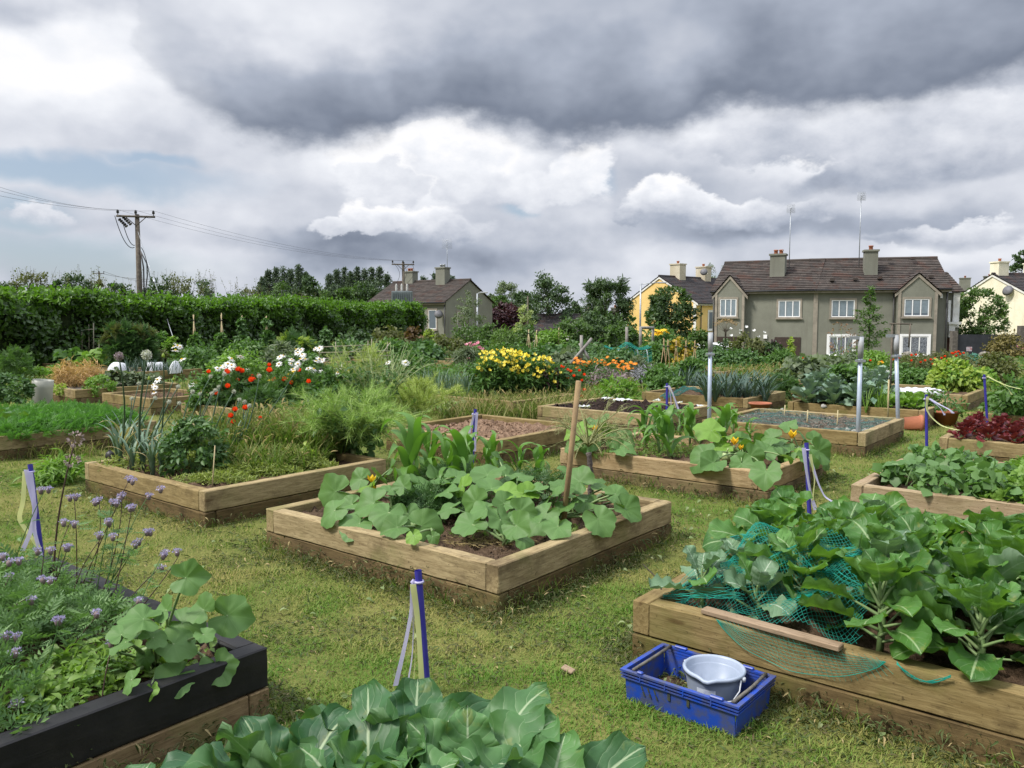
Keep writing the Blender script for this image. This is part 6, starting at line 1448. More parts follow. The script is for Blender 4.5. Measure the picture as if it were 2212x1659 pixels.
squash_plant('squash_plant', 'squash sprawling over the near corner of the black bed', [tuple(G(335, 1440, .24)), tuple(G(380, 1400, .25)), tuple(G(300, 1430, .24)), tuple(G(425, 1385, .30))],
    [(402, 1248, 38, .62, 10, 62), (310, 1338, 42, .50, 190, 40), (360, 1318, 30, .52, 120, 60), (395, 1345, 42, .46, 330, 40), (440, 1318, 34, .50, 130, 70), (492, 1330, 44, .46, 350, 35), (272, 1388, 34, .42, 170, 25), (262, 1372, 30, .46, 120, 35), (375, 1392, 44, .40, 350, 30), (330, 1378, 30, .42, 60, 35), (440, 1372, 22, .42, 330, 40), (382, 1462, 42, .31, 250, 40), (470, 1440, 40, .30, 300, 58), (335, 1370, 22, .44, 90, 30), (285, 1470, 30, .31, 200, 30), (312, 1420, 20, .36, 280, 30), (240, 1410, 30, .36, 190, 20), (325, 1490, 20, .30, 260, 40)], (M_SQ, M_SQY), stalk_r=.006)

# ---- sweetcorn
def corn(p, label, h, seed, group, n=9):
    global rng
    keep = rng; rng = np.random.default_rng(seed)
    root = empty('corn_plant', p, label, 'sweetcorn', group); mb = MB(); ms = MB()
    lean = rng.normal(0, .03, 2); a0 = rng.random() * 3.14
    ms.tube([(0, 0, -.04), (lean[0] * .5, lean[1] * .5, h * .4), (lean[0], lean[1], h * .72)], [.016, .014, .007], 8, 0, .7)
    for k in range(n):
        f = k / (n - 1); z = h * (.06 + .62 * f); a = a0 + (k % 2) * math.pi + rng.normal(0, .35); L = h * (.68 + .42 * math.sin(math.pi * min(1, f * .8 + .15))) * rng.uniform(.85, 1.1)
        el0 = R(56 + 26 * f); m = 17; s = np.linspace(0, 1, m); el = el0 - (3.7 - .5 * f) * np.clip(s - .25, 0, 1) ** 1.1 * rng.uniform(.65, 1.2)
        ds = L / (m - 1); r = np.concatenate([[0], np.cumsum(np.cos(el[:-1]) * ds)]); zz = np.concatenate([[0], np.cumsum(np.sin(el[:-1]) * ds)])
        hd = np.array((math.cos(a), math.sin(a), 0)); side = np.array((-math.sin(a), math.cos(a), 0))
        P = np.array((lean[0] * f * .8, lean[1] * f * .8, z)) + hd * r[:, None] + np.array((0, 0, 1)) * zz[:, None] + side * (.03 * np.sin(s * 5 + k))[:, None]
        w = .044 * h / .65 * np.clip(np.minimum(s / .12 + .35, (1 - s) / .55), .02, 1) ** .7 * rng.uniform(.9, 1.2)
        tw = .5 * np.sin(s * 2.4 + k) * s; sd = side[None] * np.cos(tw)[:, None] + np.array((0, 0, 1.0))[None] * np.sin(tw)[:, None]
        mb.strip(P, w, sd, 0, rng.random(), .32)
    mb.build('leaves', M_CORN, root); ms.build('stem', M_STK, root)
    rng = keep
for k, (px, py, yt, lab) in enumerate(((890, 1075, 905, 'tallest corn plant at the left of the central bed'), (998, 1072, 928, 'corn plant with arching leaves in the middle of the central bed'), (930, 1040, 920, 'corn plant behind the tallest one in the central bed'), (968, 1050, 950, 'short corn plant between the two front ones of the central bed'),
        (1060, 1030, 938, 'corn plant in the central bed just right of the ribboned post'), (1115, 1035, 955, 'corn plant left of the leaning stake in the central bed'), (1010, 1028, 935, 'corn plant at the back of the central bed below the ribboned post'), (1165, 1040, 965, 'half hidden corn plant beside the leaning stake'))):
    p = G(px, py, .23); corn(p, lab, (EYE - (yt - 690) * p.y / F - .23) * .92, 500 + k, 'sweetcorn of the central bed')
for k, (px, py, yt) in enumerate(((1393, 966, 872), (1447, 992, 885), (1426, 982, 890), (1491, 957, 880), (1561, 965, 876), (1511, 960, 920), (1584, 932, 884), (1620, 950, 905), (1420, 945, 880), (1540, 940, 915), (1470, 940, 880))):
    p = G(px, py, .23); corn(p, 'young corn plant in the courgette bed, ' + ('leftmost, before the compost bed', 'nearest the front plank', 'just behind the nearest one', 'middle of the bed', 'behind the courgette fruit', 'tiny one in the straw', 'at the back near the net posts', 'rightmost small one', 'left rear, below the drooping ribbon', 'small rear one beside the left metal post', 'rear middle one')[k], (EYE - (yt - 690) * p.y / F - .23) * .95, 540 + k, 'sweetcorn of the courgette bed')

# ---- low feathery greens and straw in the central and courgette beds
def carpet(name, label, spots, mat, T, kind='stuff', cat='plants', up=.9, parent=None, rs=None):
    """many small leaves rising from the soil: (x, y, rx, ry, z, n, height, leaf size)"""
    mb = MB()
    for (cx, cy, rx, ry, z, n, h, ls) in spots:
        a = rng.random(n) * 6.283; q = np.sqrt(rng.random(n)); x, y = cx + np.cos(a) * q * rx, cy + np.sin(a) * q * ry
        hz = h * rng.random(n) ** .6 * np.sqrt(np.clip(1.05 - q ** 2, .05, 1)); d_ = rnd_dirs(n); d_[:, 2] = np.abs(d_[:, 2]) * .8 + .15
        nn = np.stack([rng.normal(0, .5, n), rng.normal(0, .5, n) - .1, np.full(n, up)], -1)
        mb.scatter(T, np.stack([x, y, z + hz], -1), frames(d_, nn), ls * rng.uniform(.6, 1.35, n), np.clip(rng.random(n) * .7 + .3 * vnoise(x, y, 5.0, 4), 0, 1))
    o = mb.build(name, mat, parent)
    if kind: tag(o, label, cat, kind=kind)
    return o
def cs(px, py, z, rx, ry, n, h, ls): p = G(px, py, z); return (p.x, p.y, rx, ry, z, n, h, ls)
carpet('marigold_foliage', 'dark feathery foliage growing between the squash leaves of the central bed', [cs(925, 1115, .23, .28, .22, 420, .18, .10), (cs(990, 1120, .23, .2, .2, 240, .15, .09)), cs(960, 1075, .23, .35, .25, 300, .22, .10), cs(1150, 1080, .23, .3, .3, 300, .22, .1)], M_FEAD, FEATHER)
carpet('seedling_weeds', 'small bright weeds on the soil of the central and courgette beds', [cs(1040, 1160, .225, .25, .1, 90, .05, .05), cs(1180, 1150, .225, .25, .15, 120, .06, .05), cs(1400, 970, .225, .5, .35, 420, .07, .055), cs(1500, 985, .225, .6, .25, 420, .06, .055), cs(1700, 980, .225, .4, .25, 240, .06, .05), cs(1330, 990, .225, .3, .12, 160, .08, .06)], M_WEED, FEATHER)
def straw(name, label, spots):
    mb = MB(); T = T_blade(1, .03, .12)
    for (px, py, z, rx, ry, n) in spots:
        p = G(px, py, z); a = rng.random(n) * 6.283; q = np.sqrt(rng.random(n)); yv = unit(np.stack([rng.normal(0, 1, n), rng.normal(0, 1, n), rng.normal(0, .22, n)], -1))
        rot = frames(np.cross(yv, np.array((0, 0, 1.0))), yv); rot = np.stack([rot[:, :, 0], rot[:, :, 1], yv], -1)
        mb.scatter(T, np.stack([p.x + np.cos(a) * q * rx, p.y + np.sin(a) * q * ry, z + rng.random(n) * .02], -1), rot, rng.uniform(.03, .09, n), rng.random(n))
    tag(mb.build(name, m_leaf('straw_stalk', (.30, .22, .10), (.46, .36, .18), .1, .7)), label, 'straw', kind='stuff')
straw('straw_mulch', 'loose straw and grass mulch on the soil of the beds', [(1060, 1170, .225, .3, .15, 420), (820, 1130, .225, .4, .2, 260), (1300, 1110, .225, .3, .2, 260), (1440, 975, .225, .6, .4, 900), (1580, 960, .225, .5, .4, 700), (1360, 955, .225, .35, .25, 350), (2160, 893, .26, .5, .15, 400), (1225, 1150, .225, .3, .15, 220), (1560, 1000, .225, .4, .15, 260)])

# ---- kale stalk gone to seed beside the stake
def seeding(name, p, label, h, stems, spread, podn, pod_mat, stem_mat, thick=.02, knobbly=False, leaves=0, leafmat=None, droop=.4, pod=.055, heads=None, cat='kale plant', up0=.3):
    root = empty(name, p, label, cat); ms = MB(); mp = MB(); ml = MB()
    if knobbly:
        t_ = np.linspace(0, 1, 16); ms.tube(np.stack([.02 * np.sin(t_ * 3), t_ * 0, t_ * h * .55 - .05], -1), thick * (1 + .25 * np.sin(t_ * 40)), 8, 1)
    else: ms.tube([(0, 0, -.05), (.01, .01, h * .3)], thick, 7)
    z0 = h * (.55 if knobbly else up0)
    T = T_blade(1, .02, .14)
    for k in range(stems):
        a = rng.random() * 6.283; L = spread * rng.uniform(.5, 1.1); top = h * rng.uniform(.62, 1.0)
        b = np.array((0, 0, z0 * rng.uniform(.6, 1.0) if not knobbly else z0)); e = np.array((math.cos(a) * L, math.sin(a) * L, top - droop * L * rng.uniform(.2, 1.0)))
        md = (b + e) / 2 + np.array((0, 0, .3 * L)); u = np.linspace(0, 1, 12)[:, None]; q = (1 - u) ** 2 * b + 2 * u * (1 - u) * md + u * u * e
        ms.tube(q, np.linspace(.007, .003, 12), 4)
        n = podn; s = rng.uniform(.25, 1, n); pp = np.stack([np.interp(s, u[:, 0], q[:, i]) for i in range(3)], -1); tg = unit(e - b)
        dd = unit(tg * .7 + rng.normal(0, .55, (n, 3)) + np.array((0, 0, .25))); rot = frames(np.cross(dd, rng.normal(0, 1, (n, 3))), dd); rot = np.stack([rot[:, :, 0], rot[:, :, 1], dd], -1)
        mp.scatter(T, pp, rot, pod * rng.uniform(.6, 1.4, n), rng.random(n))
        for _ in range(3):
            s1 = rng.uniform(.3, .8); c = np.array([np.interp(s1, u[:, 0], q[:, i]) for i in range(3)]); e2 = c + unit(tg + rng.normal(0, .6, 3)) * L * rng.uniform(.25, .55)
            u2 = np.linspace(0, 1, 6)[:, None]; q2 = c + (e2 - c) * u2 + np.array((0, 0, 1)) * (.04 * np.sin(u2 * 3.14)); ms.tube(q2, .002, 3)
            n2 = podn // 2; s = rng.uniform(.1, 1, n2); pp = c + (e2 - c) * s[:, None]; dd = unit(unit(e2 - c) * .7 + rng.normal(0, .5, (n2, 3))); r2 = frames(np.cross(dd, rng.normal(0, 1, (n2, 3))), dd)
            mp.scatter(T, pp, np.stack([r2[:, :, 0], r2[:, :, 1], dd], -1), pod * rng.uniform(.6, 1.3, n2), rng.random(n2))
        if leaves and leafmat is not None:
            n3 = leaves; s = rng.uniform(.0, .7, n3); pp = np.stack([np.interp(s, u[:, 0], q[:, i]) for i in range(3)], -1) + rng.normal(0, .03, (n3, 3))
            ml.scatter(LEAF, pp, frames(rng.normal(0, 1, (n3, 3)) + tg * .5, np.array((0, 0, 1.0)) + rng.normal(0, .5, (n3, 3))), rng.uniform(.04, .11, n3), rng.random(n3))
    ms.build('stems', [stem_mat, m_plain('knobbly_stem', (.05, .035, .03), (.13, .11, .10), 60, .9, 60, .8, .01)], root); mp.build('seed_pods', pod_mat, root)
    if leaves and leafmat is not None: ml.build('leaves', leafmat, root)
    return root
M_POD = m_leaf('grey_seed_pod', (.22, .23, .09), (.32, .32, .15), .15, .6)
M_PODG = m_leaf('green_seed_pod', (.15, .26, .05), (.30, .42, .11), .2, .6)
M_PODY = m_leaf('yellow_green_pod', (.22, .30, .055), (.36, .43, .11), .2, .6)
M_PSTEM = m_leaf('pale_stem', (.30, .36, .16), (.42, .46, .24), .1, .6)
seeding('kale_stalk', G(1270, 1085, .23), 'kale stalk gone to seed with knobbly dark stem, right of the leaning stake', .80, 20, .46, 46, M_POD, M_POD, .020, True, droop=.35, pod=.05)
# ---- purple phacelia in the black bed
def phacelia():
    sp = []
    for u in np.arange(.15, 1.75, .28):
        for v in np.arange(3.1, 4.8, .26):
            if u > 1.1 and v < 3.55: continue
            p = UV(u, v); hh = .30 if v > 3.3 else .16
            if u > 1.4: hh *= .6
            sp.append((p.x, p.y, .21, .21, .2, 105, hh, .115))
    carpet('phacelia_foliage', 'mass of ferny grey-green phacelia leaves filling the black bed', sp, M_PHAC, FEATHER, cat='foliage')
    sp = [cs(px, py, .23, .16, .14, n, .10, .042) for px, py, n in ((200, 1480, 170), (240, 1460, 150), (160, 1510, 140), (120, 1470, 120), (290, 1400, 120), (90, 1550, 120), (180, 1440, 140), (330, 1460, 60), (400, 1420, 60), (30, 1560, 120))]
    carpet('groundsel_weeds', 'bright green small weeds at the front of the black bed', sp, M_WEED, T_leaf(.6, .1, .2), cat='weeds')
    heads = [(100, 1053, 4.2), (160, 1074, 4.1), (214, 1082, 4.1), (243, 1086, 4.0), (280, 1034, 4.25), (262, 1068, 4.15), (325, 1064, 4.2), (286, 1092, 4.0), (152, 1128, 3.9), (245, 1122, 4.0), (222, 1160, 3.9), (148, 1180, 3.8), (317, 1150, 4.0), (298, 1168, 4.0), (388, 1196, 3.9), (353, 1195, 3.9), (350, 1222, 3.9),
             (96, 1186, 3.7), (8, 1203, 3.6), (27, 1206, 3.6), (22, 1246, 3.5), (90, 1252, 3.5), (62, 1290, 3.3), (25, 1372, 3.0), (33, 1402, 2.9), (250, 1382, 3.0), (212, 1328, 3.2), (125, 1342, 3.1), (300, 1300, 3.4), (22, 1515, 2.7)]
    for k, (px, py, Y) in enumerate(heads):
        Y = min(Y, 4.1) - .0; t_ = np.array(V(px, py, Y)); bx = t_[0] - .08 + rng.normal(0, .10); by = t_[1] - .12 + rng.normal(0, .06)
        uu, vv = toUV((bx, by)); uu = min(max(uu, .15), 1.75); vv = min(max(vv, 2.95), 4.8); b = np.array(UV(uu, vv, .24))
        big = t_[2] - .24
        root = empty('phacelia_flower', b, 'lilac phacelia flower on a thin stem ' + ('high above the leaves, before the grass' if py < 1170 else ('at the right of the clump, over the grass' if px > 290 else 'low among the ferny leaves of the black bed')), 'flower', 'phacelia flowers ' + ('high' if py < 1170 else ('right' if px > 290 else 'low')))
        T_ = t_ - b; ms = MB(); u = np.linspace(0, 1, 9)[:, None]; md = T_ * .5 + np.array((rng.normal(0, .03), rng.normal(0, .03), .05)); q = 2 * u * (1 - u) * md + u * u * T_; ms.tube(q, np.linspace(.0032, .0018, 9), 5); ms.build('stem', M_DKST if k % 3 else M_PHAC, root)
        ml = MB(); n = 7; s = rng.uniform(.15, .8, n); pp = np.stack([np.interp(s, u[:, 0], q[:, i]) for i in range(3)], -1); ml.scatter(FEATHER, pp, frames(rnd_dirs(n, -.2, .5), np.array((0, 0, 1.0)) + rng.normal(0, .3, (n, 3))), rng.uniform(.05, .1, n)); ml.build('leaves', M_PHAC, root)
        mf = MB(); nh = 2 if py < 1170 else 1 + k % 2
        for j in range(nh):
            c = T_ + np.array((rng.normal(0, .016), rng.normal(0, .014), rng.normal(0, .006))); mf.lathe([(0, -.028), (.009, -.022), (.013, -.006), (.008, .004), (0, .006)], 7, 1, tuple(c), .5)
            n = 34; d_ = rnd_dirs(n, .1, 1); pp = c + d_ * np.array((.017, .017, .008)); mf.scatter(DIAM, pp, frames(d_ * .6 + rng.normal(0, .4, (n, 3)), d_), rng.uniform(.007, .014, n), rng.random(n), 0)
            n = 16; mf.scatter(T_blade(1, .03, .1), c + d_[:n] * .008, frames(rng.normal(0, 1, (n, 3)), d_[:n]), .02, rng.random(n), 0)
        mf.build('flower_head', [M_LILAC, M_HAIRY], root)
    # the tall bare reddish stem
    b = np.array(UV(1.55, 4.3, .22)); b = np.array(G(112, 1232, .35)); b[2] = .22; t_ = np.array(V(163, 948, b[1] + .1)); root = empty('withered_weed', b, 'tall dark red stem with a withered seed head above the purple flowers', 'stem'); T_ = t_ - b
    mb = MB(); u = np.linspace(0, 1, 10)[:, None]; q = T_ * u + np.array((-.03, 0, 0)) * np.sin(u * 3.14); mb.tube(q, np.linspace(.006, .003, 10), 6); mb.build('stem', M_DKST, root)
    mf = MB(); n = 60; d_ = rnd_dirs(n); mf.scatter(DIAM, T_ + d_ * np.array((.028, .028, .03)) + np.array((0, 0, .0)), frames(d_, rng.normal(0, 1, (n, 3))), .02); mf.build('seed_head', M_HAIRY, root); mf = MB(); mf.scatter(DIAM, T_ * .86 + d_ * np.array((.03, .03, .02)), frames(d_, rng.normal(0, 1, (n, 3))), .018); mf.build('seed_head', M_HAIRY, root)
phacelia()
# ================================================================== plants of the middle beds
M_LEEK = m_leaf('leek_leaf', (.055, .105, .065), (.105, .165, .105), .15, .5)
M_LEEKD = m_leaf('dark_leek_leaf', (.030, .065, .048), (.070, .115, .085), .12, .5)
M_TAN = m_leaf('dry_tan_leaf', (.32, .25, .12), (.45, .36, .2), .2, .7)
M_ALL = m_leaf('allium_floret', (.34, .36, .30), (.50, .50, .44), .15, .7)
M_ALLP = m_leaf('purple_allium_floret', (.20, .15, .18), (.32, .25, .28), .15, .7)
M_POT = m_leaf('potato_leaf', (.036, .092, .024), (.088, .165, .046), .25, .5)
M_MIDG = m_leaf('bean_leaf', (.045, .110, .022), (.095, .180, .040), .3, .5)
M_BRI = m_leaf('bright_leaf', (.10, .20, .028), (.17, .285, .05), .35, .5)
M_YG = m_leaf('yellow_green_leaf', (.19, .28, .035), (.30, .38, .07), .35, .5)
M_CAB = m_leaf('blue_cabbage_leaf', (.11, .19, .13), (.23, .32, .23), .12, .5, 'pinnate', (.36, .43, .36), (.16, .22, .16), .15, 12, bstr=.4)
M_RED = m_leaf('red_lettuce_leaf', (.075, .010, .014), (.16, .025, .03), .25, .4)
M_ORED = m_leaf('poppy_petal', (.75, .055, .012), (.85, .11, .02), .4, .5, under=(.7, .06, .02), tcol=(.9, .08, .01))
M_ORA = m_leaf('orange_petal', (.78, .22, .008), (.88, .33, .015), .3, .5, under=(.7, .2, .01), tcol=(.9, .3, .01))
M_WHI = m_leaf('white_petal', (.80, .80, .80), (.88, .88, .86), .3, .5, under=(.7, .72, .7), tcol=(.8, .8, .75))
M_PYEL = m_leaf('primrose_petal', (.80, .66, .06), (.88, .78, .18), .3, .5, under=(.7, .6, .1), tcol=(.9, .75, .05))
M_PINK = m_leaf('pink_petal', (.70, .27, .36), (.80, .45, .5), .3, .5, under=(.6, .3, .35), tcol=(.8, .3, .4))

def bush(name, p, Wd, H, label, cat, mat, T=LEAF, n=900, ls=.07, ncl=30, shape='dome', cr=.2, group=None, hollow=.4, stem=None, mat2=None, n2=0, D=None, z0=.04, up=.4, nl=8):
    root = empty(name, p, label, cat, group); mb = MB(); C = crown(mb, shape, Wd, z0 * H, H, ncl, n, ls, 0, T, cr, hollow)
    if mat2 is not None: crown(mb, shape, Wd * 1.03, H * .35, H * 1.03, max(5, ncl // 3), n2, ls * .9, 1, T, cr * .7, .75)
    if D is not None:
        for a in mb.v: a[:, 1] *= D / Wd
        C = C * np.array((1, D / Wd, 1))
    mb.build('foliage', [mat] + ([mat2] if mat2 is not None else []), root)
    ms = MB()
    for c in C[:nl]:
        u = np.linspace(0, 1, 5)[:, None]; b = np.array((c[0] * .25, c[1] * .25, -.05)); md = np.array((c[0] * .4, c[1] * .4, c[2] * .6)); ms.tube((1 - u) ** 2 * b + 2 * u * (1 - u) * md + u * u * c, np.linspace(.012, .003, 5) * max(.6, H), 4)
    ms.build('stems', stem or M_STK, root)
    return root
def bush_px(name, px, ytop, Y, wpx, label, cat, mat, base=.2, **k):
    p = V(px, ytop, Y); zb = base + zat(Y)
    return bush(name, Vector((p.x, p.y, zb)), wpx / F * Y, p.z - zb, label, cat, mat, **k)
def head_px(px, py, Y): return np.array(V(px, py, Y))

# ---- overgrown leek bed: tall allium stalks with seed heads
def allium(tip, base, label, r, mat, group=None, bud=False, rs=.006):
    base = np.array(base, float); root = empty('allium_stalk', base, label, 'allium', group); T_ = np.array(tip) - base
    u = np.linspace(0, 1, 9)[:, None]; q = T_ * u + np.array((rng.normal(0, .03), rng.normal(0, .03), 0)) * np.sin(u * 3.14); ms = MB(); ms.tube(q, np.linspace(rs * 1.4, rs * .8, 9), 6, 0, .4); ms.build('stem', M_LEEK, root)
    mh = MB()
    if bud: mh.lathe([(0, -r * .8), (r * .6, -r * .5), (r * .8, 0), (r * .5, r * .7), (0, r * 1.5)], 9, 0, tuple(T_), .5); mh.build('bud', M_YG, root)
    else:
        n = 240; d_ = rnd_dirs(n); mh.lathe([(0, -r * .6), (r * .55, -r * .3), (r * .62, .1 * r), (r * .4, r * .5), (0, r * .65)], 10, 0, tuple(T_), .2)
        mh.scatter(DIAM, T_ + d_ * r * rng.uniform(.55, .95, (n, 1)), frames(d_ + rng.normal(0, .35, (n, 3)), rng.normal(0, 1, (n, 3))), r * .36, rng.random(n)); mh.build('seed_head', mat, root)
    ml = MB()
    for k in range(5):
        a = rng.random() * 6.28; L = rng.uniform(.3, .55); s = np.linspace(0, 1, 9); el = R(78) - rng.uniform(.5, 2.4) * s ** 2; ds = L / 8; rr = np.concatenate([[0], np.cumsum(np.cos(el[:-1]) * ds)]); zz = np.concatenate([[0], np.cumsum(np.sin(el[:-1]) * ds)])
        ml.strip(np.stack([math.cos(a) * rr, math.sin(a) * rr, zz], -1), .016 * (1 - s) ** .6 + .001, np.array((-math.sin(a), math.cos(a), 0)), 0 if rng.random() < .8 else 1, rng.random(), .4)
    ml.build('leaves', [M_LEEK, M_TAN], root)
bz = lambda px, py: G(px, py, .22)
allium(head_px(257, 770, 6.9), bz(256, 1005), 'tallest allium stalk with a purple-brown round head, left of the other tall one', .036, M_ALLP, rs=.007)
allium(head_px(317, 767, 6.9), bz(303, 1012), 'tall allium stalk with a big grey-green round head', .042, M_ALL, rs=.009)
allium(head_px(353, 769, 7.0), bz(340, 1000), 'tall allium stalk ending in a pale pointed bud', .02, M_ALL, bud=True)
for k, (px, py, bud) in enumerate(((300, 828, 0), (322, 818, 1), (375, 820, 1), (335, 860, 0), (285, 861, 0), (365, 868, 0), (387, 871, 0), (416, 846, 0), (465, 843, 0), (455, 813, 0), (485, 808, 0), (473, 836, 0), (505, 846, 0), (517, 863, 0), (539, 876, 0), (504, 886, 0), (432, 851, 0), (458, 850, 0), (385, 835, 0), (528, 868, 0), (642, 797, 0), (560, 812, 0))):
    p = bz(max(255, min(px - 25 - (k * 13) % 40, 520)), 975 + (k * 17) % 30)
    allium(head_px(px, py, p.y + .05), p, ('leaning allium stalk with a small white-grey head over the overgrown bed' if not bud else 'leaning allium stalk with an unopened bud over the overgrown bed'), .021, M_ALL, 'leaning alliums ' + ('in bud' if bud else 'in seed'), bool(bud), .0055)
for k, (px, py, h) in enumerate(((262, 1010, .62), (285, 1025, .55), (310, 1020, .6), (330, 1030, .5), (350, 1022, .45), (272, 990, .6), (360, 1010, .5))):
    p = bz(px, py); root = empty('old_leek', p, 'old leek with bent grey-green leaves in the overgrown bed', 'leek', 'old leeks of the overgrown bed'); ml = MB(); ms = MB(); ms.tube([(0, 0, -.03), (.01, 0, h * .3), (0, 0, h * .5)], [.018, .015, .006], 7, 0, .8)
    for j in range(9):
        a = j * 2.6 + k; L = h * rng.uniform(.5, .95); s = np.linspace(0, 1, 10); el = R(80) - rng.uniform(.2, 2.9) * np.clip(s - .2, 0, 1) ** 1.3; ds = L / 9; rr = np.concatenate([[0], np.cumsum(np.cos(el[:-1]) * ds)]); zz = np.concatenate([[0], np.cumsum(np.sin(el[:-1]) * ds)]) + h * .12 * (j / 9)
        ml.strip(np.stack([math.cos(a) * rr, math.sin(a) * rr, zz], -1), .018 * (1 - s) ** .6 + .001, np.array((-math.sin(a), math.cos(a), 0)), 0 if rng.random() < .75 else 1, rng.random(), .4)
    ml.build('leaves', [M_LEEK, M_TAN], root); ms.build('stem', M_LEEK, root)
bush('potato_plant', bz(425, 1025), .62, .50, 'dark leafy potato-like bush between the alliums and the front corner', 'potato plant', M_POT, LEAF, 1500, .06, 60, 'dome', .13, mat2=M_MIDG, n2=200)
bush('flowering_weed', bz(465, 985), .45, .36, 'second leafy bush behind the dark potato-like one', 'weed', M_POT, LEAF, 700, .05, 40, 'dome', .14)
carpet('weed_carpet', 'yellowish fine weeds covering the right half of the overgrown bed', [cs(545, 985, .22, .55, .42, 3600, .30, .075), cs(610, 965, .22, .5, .5, 3600, .34, .075), cs(500, 1010, .22, .5, .3, 2400, .18, .06), cs(660, 985, .22, .45, .35, 2400, .30, .07), cs(440, 1045, .225, .35, .08, 500, .08, .04), cs(540, 1030, .22, .5, .16, 1300, .12, .05), cs(630, 1018, .22, .45, .16, 1300, .14, .055), cs(480, 1046, .22, .3, .1, 500, .1, .05), cs(330, 1010, .22, .5, .4, 900, .14, .06), cs(590, 1010, .22, .5, .2, 1500, .2, .06)], m_leaf('fine_weed_leaf', (.13, .19, .035), (.27, .31, .08), .3, .55), NARROW, cat='weeds', up=.4)
long_grass('weed_stems', 'tall thin yellow-green weeds standing in the overgrown bed', [(*bz(px, py)[:2], .5, .45, n, h, .25, .22) for px, py, n, h in ((545, 990, 2400, .46), (610, 970, 2600, .52), (665, 985, 2200, .5), (510, 960, 1500, .44), (590, 1010, 1300, .34), (470, 985, 500, .3))])
seeding('seeding_kale', bz(762, 992), 'huge kale gone to seed, sprawling over the right end of the overgrown bed', .82, 38, .66, 150, M_PODG, M_PSTEM, .03, leaves=16, leafmat=M_POT, droop=.45, pod=.123, up0=.2)
seeding('seeding_kale', G(815, 945, 0), 'upright kale gone to seed standing behind the sprawling one', 1.35, 34, .55, 150, M_PODG, M_PSTEM, .03, leaves=24, leafmat=M_POT, droop=.1, pod=.013, up0=.2)
seeding('seeding_kale', G(905, 930, 0), 'yellow-green seeding kale on the path before the scallions', .85, 30, .7, 150, M_PODY, M_PSTEM, .02, leaves=3, leafmat=M_BRI, droop=.2, pod=.123, up0=.2)
seeding('seeding_kale', G(775, 905, 0), 'tall thin seeding kale left of the scallion bed', 1.35, 26, .5, 52, M_PODY, M_PSTEM, .03, leaves=10, leafmat=M_MIDG, droop=.05, pod=.140, up0=.2)
seeding('seeding_kale', G(850, 880, 0), 'loose seeding kale reaching up before the far strawberry bed', 1.25, 24, .8, 46, M_PODG, M_PSTEM, .03, leaves=8, leafmat=M_MIDG, droop=.05, pod=.014, up0=.2)
seeding('seeding_kale', G(960, 905, 0), 'low yellow-green seeding kale at the end of the scallion bed', .50, 18, .6, 46, M_PODY, M_PSTEM, .02, leaves=2, leafmat=M_BRI, droop=.2, pod=.011, up0=.2)
bush('yellowing_plant', bz(655, 1012), .26, .20, 'yellowing leafy plant at the right front plank of the overgrown bed', 'plant', M_YG, LEAF, 240, .06, 18, 'dome', .2)
bush('kale_plant', G(760, 985, .1), .55, .55, 'dark green kale leaves under the sprawling seed stems', 'kale plant', M_POT, ROUND, 420, .09, 30, 'dome', .2)

# ---- carrots and marrow leaves in the left bed
carpet('carrot_tops', 'carpet of bright green carrot tops in the left bed', [(*UV(u, v)[:2], .33, .33, .2, 430, .22, .115) for u in np.arange(3.75, 5.3, .42) for v in np.arange(10.7, 12.5, .42)], m_leaf('carrot_leaf', (.055, .165, .022), (.11, .255, .045), .32, .5), FEATHER, cat='carrots')
def cabbage(p, label, n, L, Wd, mat, seed, group=None, name='cabbage_plant', cat='cabbage', shape='round', el0=25, h=.08):
    global rng
    keep = rng; rng = np.random.default_rng(seed); root = empty(name, p, label, cat, group); mb = MB(); a0 = rng.random() * 6
    for k in range(n):
        f = k / max(1, n - 1); a = a0 + k * 2.4; big_leaf(mb, np.array((0, 0, h * f)), a, R(el0 + (80 - el0) * f) + rng.normal(0, .1), L * (1 - .45 * f) * rng.uniform(.85, 1.15), Wd * (1 - .35 * f), .25, rng.uniform(.4, 1.1), rng.uniform(.2, .6), .08, 4, 7, 0, 1, shape, roll=rng.normal(0, .25), stalk_r=.006)
    mb.build('leaves', [mat, M_STK], root); ms = MB(); ms.tube([(0, 0, -.05), (0, 0, h)], .014, 6); ms.build('stem', M_STK, root); rng = keep; return root
cabbage(G(25, 935, .22), 'grey-green squash leaves at the front plank of the carrot bed', 7, .34, .24, M_SQ, 41, name='squash_plant', cat='squash plant', el0=40)
cabbage(G(0, 925, .22), 'cut off squash plant at the left edge of the carrot bed', 7, .34, .24, M_SQ, 42, name='squash_plant', cat='squash plant', el0=40)
p = G(125, 1040, 0); bush('rough_weed', p, .55, .22, 'tuft of green weeds on the grass between the carrot bed and the overgrown bed', 'weed', M_BRI, NARROW, 900, .10, 30, 'dome', .2)
# translucent plastic tube, propped up in the carrot bed
p = G(90, 870, .12); rt = empty('plastic_tube', p, 'whitish translucent plastic tube standing tilted behind the carrots', 'tube'); mb = MB(); sc = p.y / F
mb.lathe([(20 * sc, 0), (20.5 * sc, 34 * sc), (21 * sc, 50 * sc), (20.2 * sc, 50 * sc), (19.4 * sc, 34 * sc), (19 * sc, 0)], 24); o = mb.build('tube', m_leaf('milky_plastic', (.40, .41, .36), (.46, .47, .42), .45, .4, under=(.4, .41, .37), tcol=(.5, .5, .45)), rt); o.rotation_euler = (0, R(6), 0)
